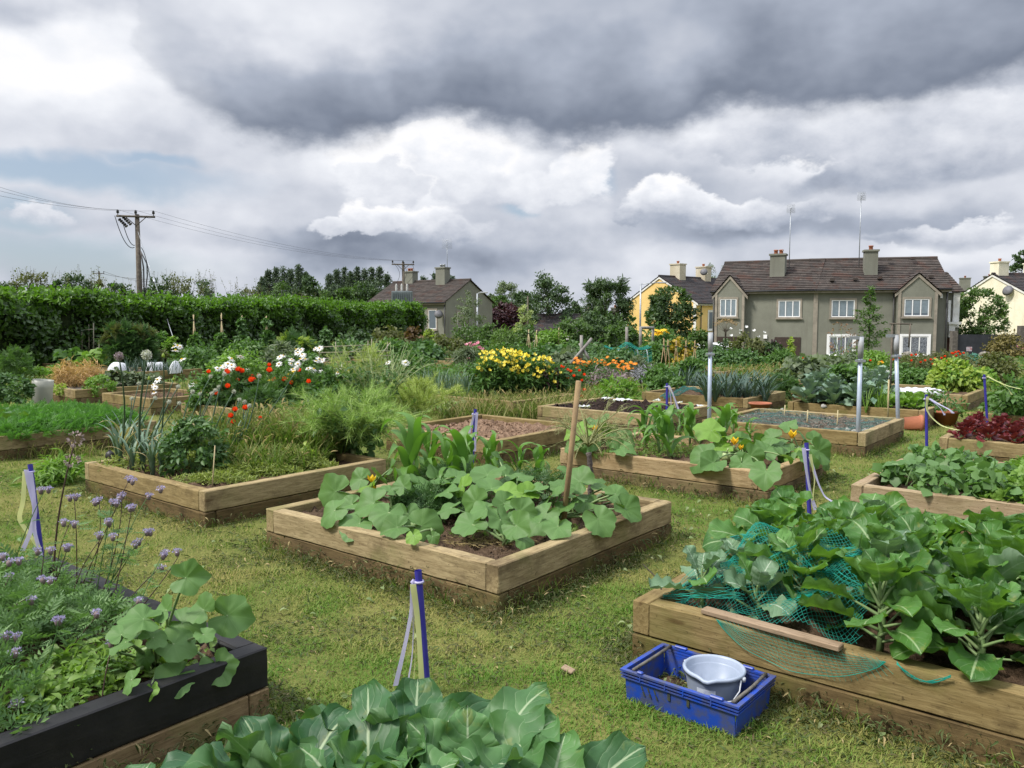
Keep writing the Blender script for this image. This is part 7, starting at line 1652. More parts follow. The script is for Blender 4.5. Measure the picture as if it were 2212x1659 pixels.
# ---- old cut grass clump, grey cabbages, bright leaves
bush_px('dry_grass_clump', 172, 790, 17.3, 92, 'clump of dry orange-tan grass stems at the left', 'grass clump', m_leaf('orange_dry_stem', (.40, .25, .11), (.56, .38, .19), .2, .7), base=.15, T=T_leaf(.07, .02, .3), n=2200, ls=.17, ncl=60, shape='vase', cr=.2, D=.8)
for k, (px, y, w, lab) in enumerate(((245, 803, 50, 'first'), (290, 808, 50, 'second'), (325, 812, 44, 'third'))):
    bush_px('grey_cabbage', px, y, 16.6 + k * .3, w, '%s clump of grey-green leaves right of the dry orange grass' % lab, 'cabbage', L_GREY, T=ROUND, n=420, ls=.09, ncl=26)
bush_px('green_herb', 215, 815, 16.0, 60, 'bright green herb below the dry orange grass', 'herb', M_BRI, T=LEAF, n=700, ls=.06, ncl=30)
bush_px('green_herb', 130, 828, 15.9, 34, 'low lime green herb behind the plastic tube', 'herb', M_YG, T=LEAF, n=240, ls=.05, ncl=18)
bush_px('fern_clump', 30, 760, 21, 70, 'feathery bright green clump at the left edge', 'plant', M_MIDG, T=FEATHER, n=700, ls=.16, ncl=30)
bush_px('leafy_clump', 8, 800, 14.6, 60, 'dark leafy clump cut by the left edge behind the carrots', 'plant', M_POT, T=LEAF, n=900, ls=.08, ncl=30)
bush_px('leafy_clump', 45, 820, 14.2, 50, 'smaller dark leafy clump left of the plastic tube', 'plant', M_POT, T=LEAF, n=700, ls=.07, ncl=30)
carpet('green_seedlings', 'low bright green seedlings in the far left beds', [(*V(px, 805, 21.5)[:2], .5, .4, .15, 260, .22, .10) for px in (40, 75, 110)], M_BRI, LEAF)
straw('bare_straw', 'dry straw in the corner bed left of the poppies', [(300, 852, .23, .5, .4, 200)])

# ---- flowers on stems
def poppy_T():
    parts = []; pet = T_leaf(1.15, .28, -.35)
    for k in range(5): parts.append((pet, rot_axis('Z', k * 1.2566) @ rot_axis('X', .75), (0, 0, 0)))
    return merge_T(parts)
def daisy_T(n=15):
    parts = []; pet = T_diamond(.26, .02)
    for k in range(n): parts.append((pet, rot_axis('Z', k * 6.283 / n) @ rot_axis('X', -.12 + .12 * math.sin(k * 2.1)), (0, 0, 0)))
    return merge_T(parts)
def cup_T():
    parts = []; pet = T_leaf(1.0, .2, -.25)
    for k in range(4): parts.append((pet, rot_axis('Z', k * 1.5708) @ rot_axis('X', .55), (0, 0, 0)))
    return merge_T(parts)
POPPY, DAISY, CUP, MARI = poppy_T(), daisy_T(), cup_T(), daisy_T(18)
def flower(name, tip, base, r, T, mat, label, cat, group, centre=None, stem=None, tilt=.5, leaves=None):
    base = np.array(base, float); tip = np.array(tip, float); T_ = tip - base; root = empty(name, base, label, cat, group)
    ms = MB(); u = np.linspace(0, 1, 6)[:, None]; q = T_ * u + np.array((rng.normal(0, .02), rng.normal(0, .02), 0)) * np.sin(u * 3.14); ms.tube(q, np.linspace(.004, .0025, 6), 4); ms.build('stem', stem or M_MIDG, root)
    nrm = unit(np.array([(rng.normal(0, tilt * .6), rng.normal(-tilt * .7, tilt * .5), 1.0)])); y = unit(np.cross(nrm, rng.normal(0, 1, (1, 3))))
    mf = MB(); mf.scatter(T, [T_], frames(y, nrm), r, [rng.random()])
    if centre is not None:
        c = T_ + nrm[0] * r * .05; mf.lathe([(0, -r * .05), (r * .27, 0), (r * .22, r * .13), (0, r * .18)], 8, 1, tuple(c), .5)
    mf.build('flower', [mat] + ([centre] if centre is not None else []), root)
    return root
DARKC = m_plain('poppy_centre', (.015, .012, .01), None, 1, .8)
pop_list = [(450, 807, 0), (490, 808, 0), (494, 808, 0), (500, 812, 0), (516, 804, 0), (525, 812, 0), (520, 807, 0), (499, 825, 0), (514, 826, 0), (520, 827, 0), (530, 829, 0), (538, 817, 0), (545, 817, 0), (547, 825, 0), (470, 830, 0), (493, 839, 0), (483, 846, 0), (468, 854, 0),
            (582, 792, 0), (582, 805, 0), (560, 816, 0), (550, 826, 0), (595, 825, 0), (615, 825, 0), (626, 823, 0), (630, 826, 0), (668, 828, 0), (624, 835, 0), (649, 803, 0), (578, 845, 0), (605, 879, 0), (586, 858, 0), (628, 830, 0)]
for k, (px, py, _) in enumerate(pop_list):
    Y = 12.6 + (k * 7 % 13) * .07; t_ = head_px(px, py, Y); flower('poppy', t_, (t_[0] + rng.normal(0, .12), Y + .1, .22), .075 * rng.uniform(.8, 1.2), POPPY, M_ORED, 'red poppy among the leaves of the flower bed, ' + ('left part' if px < 550 else 'right part near the yellow flowers'), 'poppy', 'red poppies ' + ('left' if px < 550 else 'right'), DARKC)
for k, (px, py, r) in enumerate(((508, 890, .05), (501, 903, .05), (505, 916, .045), (531, 886, .05), (561, 906, .035))):
    t_ = head_px(px, py, 8.0); flower('poppy', t_, (t_[0] - .05, 8.05, .05), r * 1.05, POPPY, M_ORED, 'bright red poppy nodding over the weeds of the overgrown bed, nearest the viewer', 'poppy', 'near red poppies', DARKC)
da = [(375, 749), (383, 747), (389, 749), (379, 757), (393, 776), (330, 832), (335, 837), (333, 848), (415, 832), (418, 838), (340, 820), (440, 828), (470, 796), (478, 791), (484, 793), (492, 786), (500, 789), (506, 795), (495, 800), (488, 803), (498, 808), (476, 818), (470, 822), (530, 802), (512, 797), (640, 755), (650, 756), (643, 762), (653, 766), (604, 771), (612, 768), (630, 777), (649, 776), (660, 776), (690, 752), (680, 753), (683, 780), (690, 776), (697, 778), (602, 786), (666, 796), (678, 797), (633, 798), (630, 808), (668, 805), (697, 803), (706, 814), (710, 812), (730, 805), (733, 798), (733, 798), (744, 800), (752, 801), (741, 788), (654, 812), (664, 806), (670, 806), (629, 786), (643, 786), (655, 768), (640, 797), (838, 783), (876, 783), (500, 775), (520, 770)]
for k, (px, py) in enumerate(da):
    Y = 13.4 + (k * 5 % 11) * .1; t_ = head_px(px, py, Y); flower('daisy', t_, (t_[0] + rng.normal(0, .12), Y + .12, .22), .078 * rng.uniform(.7, 1.15), DAISY, M_WHI, 'large white daisy on a tall stem, ' + ('above the allium stalks at the left' if px < 450 else ('over the poppies' if px < 560 else ('above the yellow yarrow' if px < 700 else 'at the right end of the flower bed'))), 'daisy', 'white daisies ' + ('far left' if px < 450 else ('left' if px < 560 else ('middle' if px < 700 else 'right'))), M_YEL, tilt=.9)
for k in range(24):
    px, py = 622 + rng.normal(0, 17), 822 + rng.normal(0, 10); t_ = head_px(px, py, 13.2); flower('yarrow_flower', t_, (t_[0], 13.3, .22), .05, MARI, M_YEL, 'flat golden yarrow head in the poppy bed', 'yarrow', 'golden yarrow heads', None, tilt=.25)
for px, yt, w, lab, m_, T in ((455, 812, 90, 'leafy mass under the left poppies', M_MIDG, LEAF), (520, 815, 100, 'leafy mass under the thickest poppies', M_POT, FEATHER), (590, 820, 100, 'ferny mass left of the yellow yarrow', M_MIDG, FEATHER), (650, 812, 100, 'leafy mass under the yellow yarrow', M_MIDG, FEATHER), (720, 800, 100, 'leafy mass at the right end of the poppy bed', M_MIDG, LEAF), (690, 850, 80, 'dark leafy mass at the front of the poppy bed', M_POT, LEAF), (560, 850, 110, 'dark ferny mass at the front plank of the poppy bed', M_POT, FEATHER)):
    bush_px('flower_foliage', px, yt, 13.0 if yt < 840 else 12.4, w, lab, 'plant', m_, T=T, n=1300, ls=.085 if T is LEAF else .13, ncl=46, cr=.16)

# ---- scallions, leeks
def blades(name, px0, px1, ytop, Y0, Y1, n, label, cat, mat, group=None, w=.022, bend=.3, dry=0.0, zb=.2):
    """clumps of upright leaves standing in rows; every clump a plant"""
    proto = []
    for v in range(3):
        root = None; mb = MB(); T = T_blade(4, w, bend); m = 13
        a = rng.random(m) * 6.28; tilt = rng.uniform(.02, .38, m); up = np.stack([np.cos(a) * np.sin(tilt), np.sin(a) * np.sin(tilt), np.cos(tilt)], -1); yv = unit(np.cross(up, np.cross(np.stack([np.cos(a), np.sin(a), a * 0], -1), up)))
        mb.scatter(T, np.stack([np.cos(a) * .012, np.sin(a) * .012, a * 0], -1), np.stack([np.cross(yv, up), yv, up], -1), rng.uniform(.55, 1.12, m), rng.random(m)); proto.append(mb)
    meshes = []
    for k in range(n):
        f = (k + .5) / n; Y = Y0 + (Y1 - Y0) * ((k * 7) % 5) / 4 + rng.normal(0, .05); p = V(px0 + (px1 - px0) * f, ytop + rng.normal(0, 4), Y); H = max(.15, p.z - zb - zat(Y)) * 1.12
        loc = (p.x + rng.normal(0, .03), Y, zb + zat(Y))
        if k < 3: o = proto[k].build(name, mat, None, loc); meshes.append(o)
        else: o = meshes[k % 3].copy(); COL.objects.link(o); o.location = loc
        o.scale = (H, H, H); o.rotation_euler = (0, 0, rng.random() * 6.28); tag(o, label, cat, group)
blades('scallion_plant', 905, 1022, 796, 14.7, 16.2, 30, 'upright blue-green scallion in the bed behind the feathery weeds', 'scallion', M_LEEK, 'scallions of the middle bed', .018, .2)
carpet('scallion_bed_weeds', 'low green weeds below the scallions', [(*V(px, 830, 15.0)[:2], .4, .5, .2, 500, .16, .07) for px in (880, 930, 980, 1015)], M_BRI, FEATHER, cat='weeds')
blades('leek_plant', 1522, 1662, 797, 14.2, 15.8, 46, 'dark blue-green leek in the bed behind the black compost', 'leek', M_LEEKD, 'leeks behind the compost bed', .030, .45)
blades('young_leek', 1460, 1520, 790, 16.5, 18.0, 14, 'thin leek behind the bamboo wigwams', 'leek', M_LEEKD, 'thin leeks behind the wigwams', .022, .3)
blades('spring_onion', 1872, 1916, 830, 12.5, 13.4, 14, 'yellow-green spring onion by the rear metal post', 'spring onion', M_BRI, 'spring onions by the rear post', .016, .15)
blades('leek_plant', 270, 390, 772, 21.2, 22.2, 20, 'small dark leek standing before the white fleece hoops', 'leek', M_LEEKD, 'leeks before the fleece hoops', .025, .2)

# ---- the netted bed: net over soil, stones, canes
def fn3(s, t):
    z = .272 + .018 * np.sin(s * 9) * np.cos(t * 7) + .05 * np.exp(-((s - 11.8) ** 2 + (t - 4.6) ** 2) / .05) + .02 * np.sin(t * 5)
    p = BU[None] * s[:, None] + AV[None] * t[:, None]; return np.concatenate([p, z[:, None]], 1)
net('bed_netting', 'teal net spread flat over the stony soil between the metal posts', fn3, 10.2, 11.95, 2.75, 4.75, .11, .0014, m_plain('pale_teal_net', (.02, .13, .115), (.04, .18, .155), 6, .6),
    extra=[([tuple(UV(10.25 + .17 * k, 2.80, .29)) for k in range(11)], 3, .01), ([tuple(UV(10.22, 2.9 + .18 * k, .285)) for k in range(11)], 3, .01)])
for k, (px, py, r) in enumerate(((1808, 927, .035), (1832, 929, .04), (1846, 932, .045), (1868, 931, .04), (1875, 928, .03), (1780, 878, .05), (1690, 884, .03))):
    p = G(px, py, .27); mb = MB(); mb.lathe([(0, -r * .6), (r * .8, -r * .4), (r, 0), (r * .7, r * .4), (0, r * .55)], 9); v = mb.v[0]; v += rng.normal(0, r * .12, v.shape)
    tag(mb.build('stone', m_plain('pale_stone', (.28, .27, .24), (.20, .19, .17), 20, .9), None, p), 'pale stone weighing down the net, ' + ('by the front metal post' if k < 5 else 'at the back of the netted bed'), 'stone', 'net stones ' + ('front' if k < 5 else 'back'))
for k, (px, yt, yb) in enumerate(((1808, 886, 922), (1743, 886, 915), (1694, 875, 900), (1918, 820, 905))):
    b = G(px, yb, .24); t_ = head_px(px + 2, yt, b.y); c = np.array(b); mb = MB(); mb.tube([(0, 0, -.08), tuple(t_ - c)], .008 if k < 3 else .011, 6); tag(mb.build('short_cane', m_plain('pale_cane', None, None), None, c), ('thin cane in the netted bed, ' + ('right', 'middle', 'left')[k]) if k < 3 else 'pale green string-wrapped cane at the back right corner of the netted bed', 'cane')
for k, (px, py, w, rz) in enumerate(((1262, 880, .17, .2), (1312, 862, .22, 1.0), (1345, 866, .3, .1), (1418, 867, .12, .5), (1512, 879, .12, .3), (1468, 872, .1, .8))):
    p = G(px, py, .275); n = 9; X, Yg = np.meshgrid(np.linspace(-w / 2, w / 2, n), np.linspace(-w * .3, w * .3, n)); Z = .02 + rng.normal(0, .012, X.shape); i = np.arange(n - 1)[:, None] * n; j = np.arange(n - 1)[None, :]
    mb = MB(); mb.add(np.stack([X, Yg, Z], -1).reshape(-1, 3), np.stack([i + j, i + j + 1, i + n + j + 1, i + n + j], -1).reshape(-1, 4)); tag(mb.build('plastic_scrap', m_leaf('white_plastic_film', (.62, .64, .66), (.72, .73, .75), .2, .35), None, p, rz=rz), 'crumpled white plastic scrap on the black compost, ' + ('left front', 'at the back corner', 'along the back plank', 'beside the ribboned post', 'at the right corner', 'right of the post foot')[k], 'scrap')
def crumbs(name, label, u0, u1, v0, v1, z, n, size, mat):
    mb = MB(); v = np.array([(0, 0, .6), (.5, 0, 0), (0, .5, 0), (-.5, 0, 0), (0, -.5, 0)], float); T = (v, [np.array([(0, 1, 2), (0, 2, 3), (0, 3, 4), (0, 4, 1)])], np.zeros((5, 2)))
    uv = np.stack([rng.uniform(u0, u1, n), rng.uniform(v0, v1, n)], -1); p = uv[:, :1] * BU + uv[:, 1:] * AV
    d_ = rnd_dirs(n); mb.scatter(T, np.concatenate([p, np.full((n, 1), z) + rng.normal(0, .008, (n, 1))], 1), frames(d_, rnd_dirs(n)), size * rng.uniform(.4, 1.6, n), rng.random(n)); tag(mb.build(name, mat, smooth=False), label, 'soil', kind='stuff')
crumbs('soil_clods', 'crumbs and clods of dry brown soil in the bare bed', 7.0, 8.62, 5.85, 7.47, .23, 900, .03, m_leaf('dry_clod', (.14, .09, .06), (.30, .20, .13), 0, .95))
crumbs('compost_clods', 'crumbs of black compost in the bare bed', 10.22, 11.85, 5.6, 7.5, .262, 900, .035, m_leaf('compost_clod', (.018, .012, .01), (.055, .04, .033), 0, .95))
crumbs('garden_clods', 'crumbs of soil in the central beds', 3.46, 5.28, 2.9, 4.88, .225, 1500, .016, m_leaf('soil_clod', (.05, .033, .022), (.12, .085, .055), 0, .95))
crumbs('bed_stones', 'small stones and clods under the net', 10.22, 11.9, 2.8, 4.7, .245, 900, .03, m_leaf('stony_clod', (.08, .065, .05), (.22, .20, .17), 0, .95))
# ---- cabbages and other greens right
k = 0
for (u0, v0) in ((13.4, 4.45), (13.4, 4.05), (13.45, 3.68), (13.85, 4.5), (13.85, 4.1), (13.9, 3.7), (14.3, 4.5), (14.3, 4.1), (14.35, 3.7), (14.8, 4.4), (14.8, 4.0), (15.2, 4.6), (15.2, 4.2), (15.25, 3.8)):
    f = (u0 - 13.3) / 2; cabbage(UV(u0, v0, .22 + .08 * f), 'blue-green cabbage in the heap of cabbages left of the front metal post, ' + ('front row', 'second row', 'third row', 'back rows')[min(3, int((u0 - 13.3) / .45))], 26, .40, .22, M_CAB, 600 + k, 'blue-green cabbages ' + str(min(3, int((u0 - 13.3) / .45))).translate(str.maketrans('0123', 'abcd')), h=.34); k += 1
bush_px('leafy_bush', 1826, 792, 13.3, 62, 'dark green leafy bush beside the blue-green cabbages', 'plant', M_MIDG, T=LEAF, n=1000, ls=.10, ncl=40, shape='column', cr=.18)
bush_px('leafy_bush', 1848, 800, 13.6, 40, 'smaller leafy bush behind the front metal post', 'plant', M_MIDG, T=LEAF, n=500, ls=.10, ncl=26, cr=.18)
k = 0
for (px, py) in ((1925, 882), (1948, 884), (1972, 886), (1990, 884), (1935, 872), (1960, 874), (1985, 876), (1910, 876)):
    cabbage(G(px, py, .22), 'pale green lettuce in the bed behind the netted bed', 12, .24, .17, M_BRI, 700 + k, 'lettuces behind the netted bed', 'lettuce_plant', 'lettuce', h=.1); k += 1
k = 0
for u in (10.45, 10.75, 11.05, 11.35, 11.65):
    for v in (1.72, 1.46, 1.2): cabbage(UV(u, v, .24), 'dark red lettuce in the bed at the right edge', 14, .19, .14, M_RED, 740 + k, 'dark red lettuces', 'red_lettuce', 'lettuce', h=.14); k += 1
# the cloche beside them
rt = empty('cloche_tunnel', UV(11.15, .55, .22), 'dark net cloche tunnel on hoops beside the red lettuce', 'cloche', rz=GRID_ROT)
for x in (-.7, -.2, .3, .75):
    a = np.linspace(0, math.pi, 14); mb = MB(); mb.tube(np.stack([np.full(14, x), np.cos(a) * .45, np.sin(a) * .48], -1), .010, 6); mb.build('hoop', m_plain('grey_hoop', (.22, .23, .24), None), rt)
mb = MB(); a = np.linspace(0, math.pi, 14)
for x in np.arange(-.72, .76, .022): mb.tube(np.stack([np.full(14, x), np.cos(a) * .455, np.sin(a) * .485], -1), .0022, 3, cap=False)
for q in np.linspace(.02, math.pi - .02, 44): mb.tube([(-.72, math.cos(q) * .457, math.sin(q) * .487), (.76, math.cos(q) * .457, math.sin(q) * .487)], .0022, 3, cap=False)
mb.build('net_cover', m_plain('black_green_net', (.02, .03, .025), (.035, .05, .04), 4, .7), rt)
carpet('cloche_greens', 'green salad leaves under the dark cloche', [(*UV(11.15, .75)[:2], .6, .35, .24, 300, .2, .08)], M_MIDG, LEAF)
# strawberries, parsley and kale
k = 0
for u, v in [(u, v) for u in (7.1, 7.45, 7.8, 8.15, 8.5) for v in (1.65, 1.3, .95)] :
    if v > 1.5 and u < 7.3: continue
    if u > 7.6 and v < 1.1: continue
    bush('strawberry_plant', UV(u, v, .22), .36, .24, 'leafy strawberry plant in the grey plank bed, ' + ('left row', 'middle row', 'right row')[int((1.66 - v) / .34)], 'strawberry plant', m_leaf('strawberry_leaf', (.065, .145, .035), (.125, .225, .07), .28, .5), ROUND, 110, .085, 14, 'dome', .24, 'strawberries ' + ('left', 'middle', 'right')[int((1.66 - v) / .34)]); k += 1
carpet('parsley', 'bright green parsley right of the strawberries', [(*UV(u, v)[:2], .3, .3, .2, 420, .22, .085) for u in (7.2, 7.6, 8.0, 8.4) for v in (.1, .5, .75)], M_BRI, TRIF, cat='parsley')
for u, v, lab, h in ((7.95, -.05, 'curly dark kale cut by the right edge of the picture', .34), (8.5, .2, 'second curly kale behind the parsley', .3)):
    bush('kale_plant', UV(u, v, .22), .55, h + .1, lab, 'kale plant', m_leaf('curly_kale_leaf', (.06, .12, .075), (.115, .185, .12), .15, .5), ROUND, 620, .075, 40, 'dome', .16)
for px, yt, lab in ((1940, 1000, 'white-ribbed chard'), ):
    cabbage(G(1915, 1046, .22), 'small pale-ribbed plant in the left corner of the strawberry bed', 6, .22, .08, M_BRI, 811, name='chard_plant', cat='chard')
k = 0
for u, v in ((13.5, 1.6), (13.5, 1.1), (14.0, 1.65), (14.0, 1.1), (14.5, 1.5), (14.5, .9), (13.6, .5)):
    bush('potato_plant', UV(u, v, .24), .62, .52, 'leafy potato plant in the straw covered bed at the right edge', 'potato plant', M_MIDG, LEAF, 420, .10, 24, 'dome', .2, 'potatoes at the right edge'); k += 1
# pots
def potted(p, r, h, label, tilt=None, plant=None):
    root = empty('terracotta_pot', p, label, 'pot'); mb = MB(); mb.lathe([(0, .005), (r * .68, .005), (r * .7, 0), (r * .95, h * .82), (r * 1.06, h * .82), (r * 1.06, h), (r * .95, h), (r * .9, h * .8), (r * .65, .02), (0, .02)], 24); o = mb.build('pot', POT, root)
    if tilt: o.rotation_euler = tilt
    if plant:
        mb = MB(); crown(mb, 'dome', r * 3, 0, plant, 22, 420, .06, 0, LEAF, .2, .4); mb.tube([(0, 0, -.05), (0, 0, plant * .8)], .012, 5); q = mb.build('foliage', M_MIDG, root); q.location = (0, 0, h * .9)
    return root
potted(G(1952, 914, .10), .125, .26, 'terracotta flower pot lying on its side by the netted bed', (R(90), 0, R(72)))
potted(G(2040, 918, .0), .21, .24, 'large terracotta pot with a leafy plant, before the right hand bed', None, .30)
p = V(1642, 886, 12.75); potted((p.x, p.y, .20), .17, .13, 'shallow orange bowl standing at the leek bed corner')
p = G(1630, 850, .23); root = empty('sunflower_seedling', p, 'young plant with yellow-green leaves at the corner of the leek bed', 'seedling'); mb = MB(); ms = MB(); h = head_px(1640, 820, p.y)[2] - .23; ms.tube([(0, 0, 0), (.01, 0, h)], .008, 5); ms.build('stem', M_STK, root)
for q in range(9): big_leaf(mb, np.array((0, 0, h * (.5 + .05 * q))), q * 2.4, R(25), .17, .10, .2, .8, .2, .05, 4, 7, 0, 0, 'heart')
mb.build('leaves', m_leaf('golden_leaf', (.30, .30, .03), (.42, .38, .06), .3, .5), root)
# fleece, crumpled at the right
def fleece(name, px, py, Y, w, d_, h, label, z=.25, seed=0):
    p = V(px, py, Y); n = 26; X, Yg = np.meshgrid(np.linspace(-w / 2, w / 2, n), np.linspace(-d_ / 2, d_ / 2, n)); Z = h * np.cos(X / w * 3) * .6 + h * (vnoise(X + 9, Yg + 9, 7.0, seed) + .6 * vnoise(X + 3, Yg, 19.0, seed)) * .7
    i = np.arange(n - 1)[:, None] * n; j = np.arange(n - 1)[None, :]; mb = MB(); mb.add(np.stack([X, Yg, Z], -1).reshape(-1, 3), np.stack([i + j, i + j + 1, i + n + j + 1, i + n + j], -1).reshape(-1, 4))
    tag(mb.build(name, m_leaf('white_fleece', (.66, .68, .70), (.72, .73, .75), .3, .7, under=(.6, .62, .65), tcol=(.7, .7, .72)), None, (p.x, p.y, z + zat(Y))), label, 'fleece')
fleece('garden_fleece', 1965, 840, 14.6, .95, .8, .10, 'crumpled white fleece behind the lettuces', .24, 1); fleece('garden_fleece', 2000, 836, 15.0, .5, .5, .10, 'smaller crumpled white fleece under the yellow-green bush', .24, 2)
def hoops(px0, px1, yt, Y, label):
    a, b = V(px0, yt, Y), V(px1, yt, Y); L = b.x - a.x; h = a.z - .22; n = 14; q = np.linspace(0, math.pi, 12); xs = np.linspace(0, L, n)
    r = np.minimum(1, np.sqrt(np.clip(np.minimum(xs, L - xs) / .18, 0.02, 1))); v = np.stack([np.repeat(xs[:, None], 12, 1), np.cos(q)[None] * .38 * r[:, None], np.sin(q)[None] * h * r[:, None] * (1 + .05 * np.sin(xs * 14))[:, None]], -1)
    i = np.arange(n - 1)[:, None] * 12; j = np.arange(11)[None, :]; mb = MB(); mb.add(v.reshape(-1, 3), np.stack([i + j, i + j + 1, i + 12 + j + 1, i + 12 + j], -1).reshape(-1, 4)); tag(mb.build('fleece_tunnel', m_leaf('white_fleece', None, None), None, (a.x, a.y, .22 + zat(Y))), label, 'fleece tunnel')
hoops(234, 277, 782, 22.0, 'short white fleece tunnel at the left'); hoops(308, 362, 782, 22.2, 'long low white fleece tunnel in the far left bed'); hoops(366, 391, 777, 21.6, 'small domed white fleece tunnel at the end of the long one')
